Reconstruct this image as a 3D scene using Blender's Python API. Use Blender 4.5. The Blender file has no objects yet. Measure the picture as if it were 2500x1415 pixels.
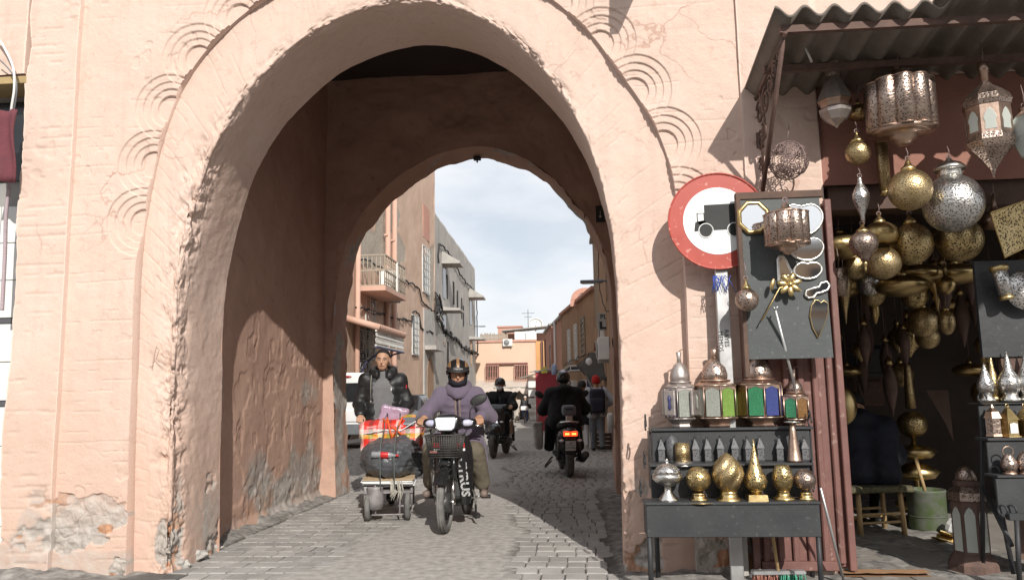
import bpy, bmesh, math, random
import numpy as np
from mathutils import Vector, Matrix, Euler
R = math.radians
scn = bpy.context.scene
COL = scn.collection

# ---------------------------------------------------------------- camera
FPX, YAW, PITCH, ROLL, CAMH = 1900.0, 4.5, 7.6, 1.0, 1.25
_y, _p, _r = R(YAW), R(PITCH), R(ROLL)
C0 = np.array([0, 0, CAMH])
_fw = np.array([-math.sin(_y)*math.cos(_p), math.cos(_y)*math.cos(_p), math.sin(_p)])
_rt = np.array([math.cos(_y), math.sin(_y), 0.0]); _up = np.cross(_rt, _fw)
CR = _rt*math.cos(_r) - _up*math.sin(_r); CU = _up*math.cos(_r) + _rt*math.sin(_r)
cam_d = bpy.data.cameras.new('camera'); cam = bpy.data.objects.new('camera', cam_d); COL.objects.link(cam)
cam_d.sensor_width = 36; cam_d.lens = FPX/2500*36; cam_d.clip_end = 3000; cam_d.clip_start = .05
cam.matrix_world = Matrix(((CR[0], CU[0], -_fw[0], 0), (CR[1], CU[1], -_fw[1], 0), (CR[2], CU[2], -_fw[2], CAMH), (0, 0, 0, 1)))
scn.camera = cam
def ray(x, y): return _fw + CR*(x-1250)/FPX - CU*(y-707.5)/FPX
def onY(x, y, Y): d = ray(x, y); return C0 + d*(Y/d[1])        # pixel -> point on a plane facing the street
def onZ(x, y, z=0.0): d = ray(x, y); return C0 + d*((z-CAMH)/d[2])   # pixel -> point on the ground
def onX(x, y, X): d = ray(x, y); return C0 + d*(X/d[0])

# ---------------------------------------------------------------- sun, sky, exposure
SUN_TRAVEL = Vector((-.30, 1.0, -.645)).normalized()
sun_d = bpy.data.lights.new('sun', 'SUN'); sun = bpy.data.objects.new('sun', sun_d); COL.objects.link(sun)
sun_d.energy = 4.6; sun_d.angle = R(.55); sun_d.color = (1.0, .955, .885)
sun.rotation_euler = SUN_TRAVEL.to_track_quat('-Z', 'Y').to_euler()
to_sun = -SUN_TRAVEL
SUN_EL = math.asin(to_sun.z); SUN_ROT = math.atan2(to_sun.x, to_sun.y)
world = bpy.data.worlds.new('World'); scn.world = world; world.use_nodes = True
wn, wl = world.node_tree.nodes, world.node_tree.links
wn.clear()
w_out = wn.new('ShaderNodeOutputWorld'); w_bg = wn.new('ShaderNodeBackground')
sky = wn.new('ShaderNodeTexSky'); sky.sky_type = 'NISHITA'; sky.sun_disc = False
sky.sun_elevation = SUN_EL; sky.sun_rotation = SUN_ROT; sky.air_density = 1.0; sky.dust_density = 1.2; sky.ozone_density = 1.5
w_tc = wn.new('ShaderNodeTexCoord'); w_mp = wn.new('ShaderNodeMapping'); w_mp.inputs['Scale'].default_value = (1.0, 1.0, 2.4)
w_no = wn.new('ShaderNodeTexNoise'); w_no.inputs['Scale'].default_value = 3.1; w_no.inputs['Detail'].default_value = 7; w_no.inputs['Roughness'].default_value = .52
w_mp.inputs['Location'].default_value = (.35, .1, .4)
w_ra = wn.new('ShaderNodeValToRGB'); w_ra.color_ramp.elements[0].position = .34; w_ra.color_ramp.elements[1].position = .52
w_ra.color_ramp.elements[0].color = (.58, .58, .58, 1); w_ra.color_ramp.elements[1].color = (.93, .93, .93, 1)
w_mx = wn.new('ShaderNodeMix'); w_mx.data_type = 'RGBA'
w_no2 = wn.new('ShaderNodeTexNoise'); w_no2.inputs['Scale'].default_value = 5.0; w_no2.inputs['Detail'].default_value = 5
w_cl = wn.new('ShaderNodeMix'); w_cl.data_type = 'RGBA'
w_cl.inputs['A'].default_value = (8.4, 9.0, 9.9, 1); w_cl.inputs['B'].default_value = (11.6, 11.5, 11.4, 1)   # shaded and lit cloud
wl.new(w_tc.outputs['Generated'], w_mp.inputs['Vector']); wl.new(w_mp.outputs[0], w_no.inputs['Vector']); wl.new(w_mp.outputs[0], w_no2.inputs['Vector'])
wl.new(w_no.outputs['Fac'], w_ra.inputs[0]); wl.new(w_ra.outputs[0], w_mx.inputs['Factor'])
wl.new(w_no2.outputs['Fac'], w_cl.inputs['Factor']); wl.new(sky.outputs[0], w_mx.inputs['A']); wl.new(w_cl.outputs['Result'], w_mx.inputs['B'])
wl.new(w_mx.outputs['Result'], w_bg.inputs['Color']); w_bg.inputs['Strength'].default_value = .092
wl.new(w_bg.outputs[0], w_out.inputs['Surface'])
vs = scn.view_settings; vs.view_transform = 'Standard'; vs.look = 'None'; vs.gamma = 1; vs.use_curve_mapping = False; vs.exposure = .07
scn.render.engine = 'CYCLES'; scn.cycles.max_bounces = 8; scn.cycles.diffuse_bounces = 5
# ---------------------------------------------------------------- helpers: noise
rng = random.Random(7); nr = np.random.default_rng(7)
def _hash(a, b, c, seed):
    h = (a.astype(np.int64)*374761393 + b.astype(np.int64)*668265263 + c.astype(np.int64)*1274126177 + seed*974711) & 0xffffffff
    h = ((h ^ (h >> 13))*1274126177) & 0xffffffff
    return ((h ^ (h >> 16)) & 0xffff)/32767.5 - 1.0
def vnoise(x, y, z=0.0, seed=0):
    x, y, z = np.broadcast_arrays(np.asarray(x, float), np.asarray(y, float), np.asarray(z, float))
    xi, yi, zi = np.floor(x), np.floor(y), np.floor(z)
    fx, fy, fz = x-xi, y-yi, z-zi
    fx, fy, fz = [t*t*t*(t*(t*6-15)+10) for t in (fx, fy, fz)]
    r = 0
    for dx in (0, 1):
        for dy in (0, 1):
            for dz in (0, 1):
                w = (fx if dx else 1-fx)*(fy if dy else 1-fy)*(fz if dz else 1-fz)
                r = r + w*_hash(xi+dx, yi+dy, zi+dz, seed)
    return r
def fbm(x, y, z=0.0, oct=4, seed=0, gain=.5):
    a, s, r = 1.0, 1.0, 0
    for i in range(oct):
        r = r + a*vnoise(np.asarray(x)*s, np.asarray(y)*s, np.asarray(z)*s, seed+i*17); a *= gain; s *= 2.03
    return r
def sstep(a, b, x):
    t = np.clip((np.asarray(x, float)-a)/(b-a), 0, 1); return t*t*(3-2*t)

# ---------------------------------------------------------------- helpers: materials
MATS = {}
def nd(nt, typ, **kw):
    n = nt.nodes.new(typ)
    for k, v in kw.items(): setattr(n, k, v)
    return n
def mat(name, col, col2=None, rough=.7, metal=0.0, scale=6.0, detail=4, bump=0.0, bscale=40.0, spec=.5, alpha=1.0, trans=0.0, emit=None, estr=1.0,
        streak=0.0, speck=None, speck_scale=30.0, rvar=.15, coat=0.0, sheen=0.0, wear=None, wear2=None, voro=0.0, vscale=60.0, hole=None, thresh=.5, coords='Object', ior=1.45, sss=0.0, rnd=0.0, damp=None, crack=None):
    """general procedural surface: two-tone noise colour, optional streaks, specks, wear attribute, hammered or pierced relief"""
    m = bpy.data.materials.new(name); m.use_nodes = True; nt = m.node_tree; nt.nodes.clear()
    out = nd(nt, 'ShaderNodeOutputMaterial'); b = nd(nt, 'ShaderNodeBsdfPrincipled'); nt.links.new(b.outputs[0], out.inputs[0])
    V = nd(nt, 'ShaderNodeNewGeometry').outputs['Position'] if coords == 'World' else nd(nt, 'ShaderNodeTexCoord').outputs[coords]
    c1 = (*col, 1); c2 = (*(col2 or tuple(v*.78 for v in col)), 1)
    no = nd(nt, 'ShaderNodeTexNoise'); no.inputs['Scale'].default_value = scale; no.inputs['Detail'].default_value = detail; no.inputs['Roughness'].default_value = .6
    nt.links.new(V, no.inputs['Vector'])
    ra = nd(nt, 'ShaderNodeValToRGB'); ra.color_ramp.elements[0].position = .32; ra.color_ramp.elements[1].position = .68
    ra.color_ramp.elements[0].color = c2; ra.color_ramp.elements[1].color = c1
    nt.links.new(no.outputs['Fac'], ra.inputs[0]); cur = ra.outputs[0]
    def mix(fac, colour, blend='MIX'):
        nonlocal cur
        mx = nd(nt, 'ShaderNodeMix', data_type='RGBA', blend_type=blend); nt.links.new(cur, mx.inputs['A'])
        if isinstance(colour, tuple): mx.inputs['B'].default_value = (*colour, 1)
        else: nt.links.new(colour, mx.inputs['B'])
        if isinstance(fac, float): mx.inputs['Factor'].default_value = fac
        else: nt.links.new(fac, mx.inputs['Factor'])
        cur = mx.outputs['Result']
    def ramp(src, a, bb):
        mr = nd(nt, 'ShaderNodeMapRange'); mr.inputs['From Min'].default_value = a; mr.inputs['From Max'].default_value = bb
        nt.links.new(src, mr.inputs['Value']); return mr.outputs[0]
    if streak:
        mp = nd(nt, 'ShaderNodeMapping'); mp.inputs['Scale'].default_value = (9, 9, .7); nt.links.new(V, mp.inputs['Vector'])
        ns = nd(nt, 'ShaderNodeTexNoise'); ns.inputs['Scale'].default_value = 1.4; ns.inputs['Detail'].default_value = 5; nt.links.new(mp.outputs[0], ns.inputs['Vector'])
        f = ramp(ns.outputs['Fac'], .5, .8); ml = nd(nt, 'ShaderNodeMath', operation='MULTIPLY'); nt.links.new(f, ml.inputs[0]); ml.inputs[1].default_value = streak
        mix(ml.outputs[0], tuple(v*.5 for v in col))
    if speck:
        ns = nd(nt, 'ShaderNodeTexNoise'); ns.inputs['Scale'].default_value = speck_scale; ns.inputs['Detail'].default_value = 3; nt.links.new(V, ns.inputs['Vector'])
        mix(ramp(ns.outputs['Fac'], .62, .74), speck)
    if crack:                                            # hairline cracks, only here and there
        nw = nd(nt, 'ShaderNodeTexNoise'); nw.inputs['Scale'].default_value = 2.2; nw.inputs['Detail'].default_value = 5; nt.links.new(V, nw.inputs['Vector'])
        va = nd(nt, 'ShaderNodeVectorMath', operation='MULTIPLY_ADD'); nt.links.new(nw.outputs['Color'], va.inputs[0]); va.inputs[1].default_value = (.9, .9, .9); nt.links.new(V, va.inputs[2])
        ve = nd(nt, 'ShaderNodeTexVoronoi', feature='DISTANCE_TO_EDGE'); ve.inputs['Scale'].default_value = 1.15; nt.links.new(va.outputs[0], ve.inputs['Vector'])
        nm = nd(nt, 'ShaderNodeTexNoise'); nm.inputs['Scale'].default_value = .9; nt.links.new(V, nm.inputs['Vector']); ml = nd(nt, 'ShaderNodeMath', operation='MULTIPLY'); nt.links.new(ramp(ve.outputs['Distance'], .012, .003), ml.inputs[0]); nt.links.new(ramp(nm.outputs['Fac'], .50, .62), ml.inputs[1]); mix(ml.outputs[0], crack)
    if damp:                                             # older, redder limewash low on the wall with an uneven edge
        sp = nd(nt, 'ShaderNodeSeparateXYZ'); nt.links.new(V, sp.inputs[0]); ng = nd(nt, 'ShaderNodeTexNoise'); ng.inputs['Scale'].default_value = 1.7; ng.inputs['Detail'].default_value = 6; nt.links.new(V, ng.inputs['Vector'])
        ad = nd(nt, 'ShaderNodeMath', operation='MULTIPLY_ADD'); nt.links.new(ng.outputs['Fac'], ad.inputs[0]); ad.inputs[1].default_value = 2.2; nt.links.new(sp.outputs['Z'], ad.inputs[2]); mix(ramp(ad.outputs[0], 2.9, 1.5), damp)
    for att, colr in (('wear', wear), ('wear2', wear2)):
        if colr:
            at = nd(nt, 'ShaderNodeAttribute', attribute_name=att)
            nw = nd(nt, 'ShaderNodeTexNoise'); nw.inputs['Scale'].default_value = 14; nw.inputs['Detail'].default_value = 5; nt.links.new(V, nw.inputs['Vector'])
            ad = nd(nt, 'ShaderNodeMath', operation='ADD'); nt.links.new(at.outputs['Fac'], ad.inputs[0])
            sb = nd(nt, 'ShaderNodeMath', operation='MULTIPLY_ADD'); nt.links.new(nw.outputs['Fac'], sb.inputs[0]); sb.inputs[1].default_value = .7; sb.inputs[2].default_value = -.35
            nt.links.new(sb.outputs[0], ad.inputs[1])
            nc = nd(nt, 'ShaderNodeValToRGB'); nc.color_ramp.elements[0].color = (*[v*.8 for v in colr], 1); nc.color_ramp.elements[1].color = (*[min(1, v*1.15) for v in colr], 1)
            nc.color_ramp.elements[0].position = .35; nc.color_ramp.elements[1].position = .65; nt.links.new(nw.outputs['Fac'], nc.inputs[0])
            mix(ramp(ad.outputs[0], .2, .85), nc.outputs[0])
    if rnd:
        oi = nd(nt, 'ShaderNodeObjectInfo'); mr = nd(nt, 'ShaderNodeMapRange'); mr.inputs['To Min'].default_value = 1-rnd; mr.inputs['To Max'].default_value = 1+rnd
        nt.links.new(oi.outputs['Random'], mr.inputs['Value']); vm = nd(nt, 'ShaderNodeVectorMath', operation='SCALE'); nt.links.new(cur, vm.inputs[0]); nt.links.new(mr.outputs[0], vm.inputs['Scale']); cur = vm.outputs[0]
    bumpsrc = None
    if hole is not None or voro:
        vo = nd(nt, 'ShaderNodeTexVoronoi'); vo.inputs['Scale'].default_value = vscale; nt.links.new(V, vo.inputs['Vector'])
        if hole is not None:
            f = ramp(vo.outputs['Distance'], thresh, thresh-.12)
            mix(f, hole)
            mm = nd(nt, 'ShaderNodeMath', operation='SUBTRACT'); mm.inputs[0].default_value = 1.0; nt.links.new(f, mm.inputs[1])
            mt = nd(nt, 'ShaderNodeMath', operation='MULTIPLY'); nt.links.new(mm.outputs[0], mt.inputs[0]); mt.inputs[1].default_value = metal; nt.links.new(mt.outputs[0], b.inputs['Metallic'])
        bp = nd(nt, 'ShaderNodeBump'); bp.inputs['Strength'].default_value = voro or .6; bp.inputs['Distance'].default_value = .004
        nt.links.new(vo.outputs['Distance'], bp.inputs['Height']); bumpsrc = bp
    if bump:
        nb = nd(nt, 'ShaderNodeTexNoise'); nb.inputs['Scale'].default_value = bscale; nb.inputs['Detail'].default_value = 6; nb.inputs['Roughness'].default_value = .62; nt.links.new(V, nb.inputs['Vector'])
        bp = nd(nt, 'ShaderNodeBump'); bp.inputs['Strength'].default_value = min(1, bump); bp.inputs['Distance'].default_value = .012
        nt.links.new(nb.outputs['Fac'], bp.inputs['Height'])
        if bumpsrc: nt.links.new(bumpsrc.outputs[0], bp.inputs['Normal'])
        bumpsrc = bp
    if bumpsrc: nt.links.new(bumpsrc.outputs[0], b.inputs['Normal'])
    nt.links.new(cur, b.inputs['Base Color'])
    mr = nd(nt, 'ShaderNodeMapRange'); mr.inputs['To Min'].default_value = max(.03, rough-rvar); mr.inputs['To Max'].default_value = min(1, rough+rvar); nt.links.new(no.outputs['Fac'], mr.inputs['Value'])
    nt.links.new(mr.outputs[0], b.inputs['Roughness'])
    if hole is None: b.inputs['Metallic'].default_value = metal
    b.inputs['Specular IOR Level'].default_value = spec; b.inputs['IOR'].default_value = ior
    if alpha < 1: b.inputs['Alpha'].default_value = alpha
    if trans: b.inputs['Transmission Weight'].default_value = trans
    if coat: b.inputs['Coat Weight'].default_value = coat; b.inputs['Coat Roughness'].default_value = .08
    if sheen: b.inputs['Sheen Weight'].default_value = sheen
    if sss: b.inputs['Subsurface Weight'].default_value = sss; b.inputs['Subsurface Scale'].default_value = .01; b.inputs['Subsurface Radius'].default_value = (1, .4, .25)
    if emit: b.inputs['Emission Color'].default_value = (*emit, 1); b.inputs['Emission Strength'].default_value = estr
    MATS[name] = m; return m

# ---------------------------------------------------------------- helpers: meshes and objects
def np_mesh(name, V, F, smooth=True, attrs=None):
    """verts (n,3) and faces (m,k) arrays -> mesh data"""
    V = np.asarray(V, np.float32); F = np.asarray(F, np.int32); k = F.shape[1]
    me = bpy.data.meshes.new(name); me.vertices.add(len(V)); me.vertices.foreach_set('co', V.ravel())
    me.loops.add(F.size); me.loops.foreach_set('vertex_index', F.ravel())
    me.polygons.add(len(F)); me.polygons.foreach_set('loop_start', np.arange(0, F.size, k, dtype=np.int32))
    if smooth: me.polygons.foreach_set('use_smooth', np.ones(len(F), bool))
    for a, vals in (attrs or {}).items():
        at = me.attributes.new(a, 'FLOAT', 'POINT'); at.data.foreach_set('value', np.asarray(vals, np.float32).ravel())
    me.update(); me.validate(); return me
def grid_faces(nu, nv, flip=False):
    i = np.arange(nu*nv).reshape(nu, nv)
    q = np.stack([i[:-1, :-1], i[1:, :-1], i[1:, 1:], i[:-1, 1:]], -1).reshape(-1, 4)
    return q[:, ::-1] if flip else q
def link(name, me, m=None, parent=None, loc=None, rot=None):
    o = bpy.data.objects.new(name, me); COL.objects.link(o)
    if me is not None and m is not None and len(me.materials) == 0:
        for mm in (m if isinstance(m, (list, tuple)) else [m]): me.materials.append(MATS[mm] if isinstance(mm, str) else mm)
    if parent is not None: o.parent = parent
    if loc is not None: o.location = loc
    if rot is not None: o.rotation_euler = rot
    return o
def tag(o, label=None, cat=None, group=None, kind=None):
    if label: o['label'] = label
    if cat: o['category'] = cat
    if group: o['group'] = group
    if kind: o['kind'] = kind
    return o
def thing(name, label, cat, loc=(0, 0, 0), rz=0.0, group=None):
    o = bpy.data.objects.new(name, None); COL.objects.link(o); o.location = loc; o.rotation_euler = (0, 0, rz); o.empty_display_size = .1
    return tag(o, label, cat, group)
def copy_tree(o, parent=None):
    c = o.copy(); COL.objects.link(c); c.parent = parent
    for ch in list(o.children): copy_tree(ch, c)
    return c
class MB:
    """collects shapes; build() links them as one mesh object. Faces carry a smooth flag and a material slot."""
    def __init__(s): s.v = []; s.f = []; s.sm = []; s.mi = []; s.slot = 0; s.M = None
    def add(s, V, F, smooth=False):
        n = len(s.v)
        for p in V:
            p = Vector(p)
            s.v.append(tuple(s.M @ p) if s.M is not None else tuple(p))
        for f in F: s.f.append([i+n for i in f]); s.sm.append(smooth); s.mi.append(s.slot)
        return s
    def box(s, c, d, rot=None, bev=0.0):
        hx, hy, hz = d[0]/2, d[1]/2, d[2]/2
        if bev > 0:
            b = min(bev, hx*.9, hy*.9, hz*.9)
            bm = bmesh.new(); bmesh.ops.create_cube(bm, size=1)
            for q in bm.verts: q.co = Vector((q.co.x*2*hx, q.co.y*2*hy, q.co.z*2*hz))
            bmesh.ops.bevel(bm, geom=list(bm.edges), offset=b, segments=2 if bev > .012 else 1, affect='EDGES', profile=.5)
            V = [q.co.copy() for q in bm.verts]; bm.verts.index_update(); F = [[q.index for q in f.verts] for f in bm.faces]; bm.free()
        else:
            V = [Vector((x, y, z)) for x in (-hx, hx) for y in (-hy, hy) for z in (-hz, hz)]
            F = [(0, 1, 3, 2), (4, 6, 7, 5), (0, 4, 5, 1), (2, 3, 7, 6), (0, 2, 6, 4), (1, 5, 7, 3)]
        if rot is not None: e = Euler(rot).to_matrix(); V = [e @ q for q in V]
        c = Vector(c); return s.add([q+c for q in V], F)
    def rings(s, rings, closed=True, cap0=True, cap1=True, smooth=True):
        n = len(rings[0]); V = [p for r in rings for p in r]; F = []
        for i in range(len(rings)-1):
            for j in range(n if closed else n-1):
                k = (j+1) % n; F.append((i*n+j, i*n+k, (i+1)*n+k, (i+1)*n+j))
        if cap0 and closed: F.append(tuple(range(n-1, -1, -1)))
        if cap1 and closed: F.append(tuple((len(rings)-1)*n+j for j in range(n)))
        return s.add(V, F, smooth)
    def lathe(s, prof, n=20, c=(0, 0, 0), rot=None, smooth=True, a0=0.0, twist=0.0, lobes=0, lamp=0.0, sx=1.0, sy=1.0):
        """profile of (radius, height); lobes add fluting"""
        rings = []; e = Euler(rot).to_matrix() if rot is not None else None; c = Vector(c)
        for i, (r, z) in enumerate(prof):
            ring = []
            for j in range(n):
                a = a0 + 2*math.pi*j/n + twist*z
                rr = max(r, 1e-4)*(1+lamp*abs(math.sin(lobes*(a-twist*z)/2+0)) - lamp/2 if lobes else 1)
                q = Vector((rr*math.cos(a)*sx, rr*math.sin(a)*sy, z)); ring.append((e @ q if e else q)+c)
            rings.append(ring)
        return s.rings(rings, smooth=smooth)
    def tube(s, pts, r, n=8, smooth=True, cap=True):
        pts = [Vector(p) for p in pts]; rings = []; N = len(pts)
        rr = r if isinstance(r, (list, tuple)) else [r]*N
        up = Vector((0, 0, 1)); prev = None
        for i, p in enumerate(pts):
            t = (pts[min(i+1, N-1)]-pts[max(i-1, 0)])
            if t.length < 1e-9: t = Vector((0, 0, 1))
            t.normalize()
            if prev is None:
                a = up if abs(t.z) < .9 else Vector((1, 0, 0)); x = a.cross(t).normalized()
            else:
                x = (prev - t*prev.dot(t)); x = x.normalized() if x.length > 1e-6 else Vector((1, 0, 0))
            prev = x; y = t.cross(x)
            rings.append([p + (x*math.cos(2*math.pi*j/n)+y*math.sin(2*math.pi*j/n))*rr[i] for j in range(n)])
        return s.rings(rings, cap0=cap, cap1=cap, smooth=smooth)
    def ball(s, c, r, n=14, m=9, rot=None, smooth=True):
        r = (r, r, r) if not hasattr(r, '__len__') else r
        e = Euler(rot).to_matrix() if rot is not None else None; c = Vector(c); rings = []
        for i in range(m+1):
            t = math.pi*i/m; rings.append([])
            for j in range(n):
                a = 2*math.pi*j/n; q = Vector((r[0]*max(math.sin(t), 1e-3)*math.cos(a), r[1]*max(math.sin(t), 1e-3)*math.sin(a), -r[2]*math.cos(t)))
                rings[-1].append((e @ q if e else q)+c)
        return s.rings(rings, smooth=smooth)
    def torus(s, c, R1, r, n=24, m=8, rot=None, a0=0.0, a1=2*math.pi, sz=1.0):
        e = Euler(rot).to_matrix() if rot is not None else Matrix.Identity(3); c = Vector(c); full = abs(a1-a0-2*math.pi) < 1e-6
        rings = []
        for i in range(n+1 if not full else n):
            a = a0+(a1-a0)*i/n
            rings.append([c+e @ Vector(((R1+r*math.cos(2*math.pi*j/m))*math.cos(a), (R1+r*math.cos(2*math.pi*j/m))*math.sin(a)*sz, r*math.sin(2*math.pi*j/m))) for j in range(m)])
        if full: rings.append(rings[0])
        return s.rings(rings, cap0=not full, cap1=not full)
    def prism(s, poly, d, origin=(0, 0, 0), ux=(1, 0, 0), uy=(0, 0, 1), smooth=False):
        """polygon in plane (ux,uy) at origin, extruded by vector d"""
        o, ux, uy, d = map(Vector, (origin, ux, uy, d)); n = len(poly)
        A = [o+ux*p[0]+uy*p[1] for p in poly]; B = [p+d for p in A]
        F = [tuple(range(n)), tuple(range(2*n-1, n-1, -1))]
        s.add(A+B, F, False)
        s.add(A+B, [(i, (i+1) % n, n+(i+1) % n, n+i) for i in range(n)], smooth); return s
    def quad(s, *P): return s.add(P, [tuple(range(len(P)))])
    def mesh(s, name):
        me = bpy.data.meshes.new(name); me.from_pydata(s.v, [], s.f)
        me.polygons.foreach_set('use_smooth', s.sm); me.polygons.foreach_set('material_index', s.mi)
        bm = bmesh.new(); bm.from_mesh(me); bmesh.ops.remove_doubles(bm, verts=bm.verts, dist=1e-6); bmesh.ops.recalc_face_normals(bm, faces=bm.faces); bm.to_mesh(me); bm.free()
        me.update(); return me
    def build(s, name, m, parent=None, loc=None, rot=None): return link(name, s.mesh(name), m, parent, loc, rot)
def catmull(P, n, closed=False):
    P = np.asarray(P, float); m = len(P); out = []
    seg = np.linspace(0, m-1, n)
    for t in seg:
        i = min(int(t), m-2); u = t-i
        p0, p1, p2, p3 = P[max(i-1, 0)], P[i], P[i+1], P[min(i+2, m-1)]
        out.append(.5*((2*p1)+(-p0+p2)*u+(2*p0-5*p1+4*p2-p3)*u*u+(-p0+3*p1-3*p2+p3)*u**3))
    return np.array(out)
def resample(P, n):
    P = np.asarray(P, float); d = np.r_[0, np.cumsum(np.linalg.norm(np.diff(P, axis=0), axis=1))]
    t = np.linspace(0, d[-1], n); return np.stack([np.interp(t, d, P[:, k]) for k in range(P.shape[1])], 1)
def text_mesh(body, size, depth=.001, align='CENTER', shear=0.0, bold=0.0):
    cu = bpy.data.curves.new('lettering', 'FONT'); cu.body = body; cu.size = size; cu.extrude = depth; cu.align_x = align; cu.align_y = 'CENTER'; cu.shear = shear; cu.offset = bold; cu.resolution_u = 2
    o = bpy.data.objects.new('lettering', cu); COL.objects.link(o)
    me = bpy.data.meshes.new_from_object(o.evaluated_get(bpy.context.evaluated_depsgraph_get()))
    bpy.data.objects.remove(o); bpy.data.curves.remove(cu); return me
def lettering(body, size, m, parent, loc, rot, **kw):
    return link('lettering', text_mesh(body, size, **kw), m, parent, loc, rot)

# ---------------------------------------------------------------- helpers: implicit surfaces (bodies, cloth, sacks)
def surface_net(f, lo, hi, h):
    lo, hi = np.array(lo, float), np.array(hi, float); n = np.maximum(np.ceil((hi-lo)/h).astype(int)+1, 3)
    ax = [lo[k]+h*np.arange(n[k]) for k in range(3)]
    X, Y, Z = np.meshgrid(*ax, indexing='ij'); D = f(X, Y, Z); S = D < 0
    acc = np.zeros((n[0]-1, n[1]-1, n[2]-1, 3)); cnt = np.zeros((n[0]-1, n[1]-1, n[2]-1))
    cn = [(a, b, c) for a in (0, 1) for b in (0, 1) for c in (0, 1)]
    sl = lambda o: tuple(slice(o[k], n[k]-1+o[k]) for k in range(3))
    for a in cn:
        for k in range(3):
            if a[k]: continue
            b = list(a); b[k] = 1; b = tuple(b)
            da, db = D[sl(a)], D[sl(b)]; cr = (da < 0) != (db < 0)
            t = np.where(cr, da/np.where(cr, da-db, 1), 0)
            for j in range(3): acc[..., j] += np.where(cr, a[j]+(t if j == k else 0), 0)
            cnt += cr
    act = cnt > 0; idx = -np.ones(act.shape, int); idx[act] = np.arange(act.sum())
    ii = np.stack(np.nonzero(act), 1); V = lo + h*(ii + acc[act]/cnt[act][:, None])
    F = []
    for k in range(3):
        a, b = [q for q in range(3) if q != k]
        o = [slice(1, n[q]-1) for q in range(3)]; o[k] = slice(0, n[k]-1)
        o2 = list(o); o2[k] = slice(1, n[k])
        s0, s1 = S[tuple(o)], S[tuple(o2)]; cr = np.stack(np.nonzero(s0 != s1), 1); inside = s0[s0 != s1]
        base = cr.copy(); base[:, a] += 1; base[:, b] += 1
        def cell(da, db): q = base.copy(); q[:, a] += da; q[:, b] += db; return idx[q[:, 0], q[:, 1], q[:, 2]]
        q = np.stack([cell(-1, -1), cell(0, -1), cell(0, 0), cell(-1, 0)], 1)
        fl = inside if k != 1 else ~inside
        q[~fl] = q[~fl][:, ::-1]; F.append(q)
    return V, np.concatenate(F)
def sd_cap(a, b, r1, r2):
    a, b = np.array(a, float), np.array(b, float); ab = b-a; L = max(ab @ ab, 1e-9)
    def f(X, Y, Z):
        px, py, pz = X-a[0], Y-a[1], Z-a[2]; t = np.clip((px*ab[0]+py*ab[1]+pz*ab[2])/L, 0, 1)
        return np.sqrt((px-t*ab[0])**2+(py-t*ab[1])**2+(pz-t*ab[2])**2)-(r1+(r2-r1)*t)
    return f
def sd_ell(c, r, rot=None):
    c = np.array(c, float); r = np.array(r, float); m = np.array(Euler(rot).to_matrix()).T if rot is not None else None
    def f(X, Y, Z):
        x, y, z = X-c[0], Y-c[1], Z-c[2]
        if m is not None: x, y, z = m[0, 0]*x+m[0, 1]*y+m[0, 2]*z, m[1, 0]*x+m[1, 1]*y+m[1, 2]*z, m[2, 0]*x+m[2, 1]*y+m[2, 2]*z
        k = np.sqrt((x/r[0])**2+(y/r[1])**2+(z/r[2])**2); return (k-1)*min(r)*.9+ (k-1)*(k < 1)*0
    return f
def sd_box(c, d, r=.02, rot=None):
    c = np.array(c, float); d = np.array(d, float)/2-r; m = np.array(Euler(rot).to_matrix()).T if rot is not None else None
    def f(X, Y, Z):
        x, y, z = X-c[0], Y-c[1], Z-c[2]
        if m is not None: x, y, z = m[0, 0]*x+m[0, 1]*y+m[0, 2]*z, m[1, 0]*x+m[1, 1]*y+m[1, 2]*z, m[2, 0]*x+m[2, 1]*y+m[2, 2]*z
        qx, qy, qz = np.abs(x)-d[0], np.abs(y)-d[1], np.abs(z)-d[2]
        return np.sqrt(np.maximum(qx, 0)**2+np.maximum(qy, 0)**2+np.maximum(qz, 0)**2)+np.minimum(np.maximum(np.maximum(qx, qy), qz), 0)-r
    return f
def smin(a, b, k):
    if k <= 0: return np.minimum(a, b)
    h = np.clip(.5+.5*(b-a)/k, 0, 1); return b+(a-b)*h-k*h*(1-h)
def union(fs, k=.02):
    def f(X, Y, Z):
        d = None
        for q in fs:
            kk = k
            if isinstance(q, tuple): q, kk = q
            e = q(X, Y, Z); d = e if d is None else smin(d, e, kk)
        return d
    return f
def net_object(name, f, lo, hi, h, m, parent, attrs=None, extra=None):
    V, F = surface_net(f, lo, hi, h)
    if extra is not None:
        for (v2, f2) in extra: F = np.concatenate([F, f2+len(V)]); V = np.concatenate([V, v2])
    me = np_mesh(name, V, F, True, {k: g(V) for k, g in attrs.items()} if attrs else None)
    return link(name, me, m, parent)
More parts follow.
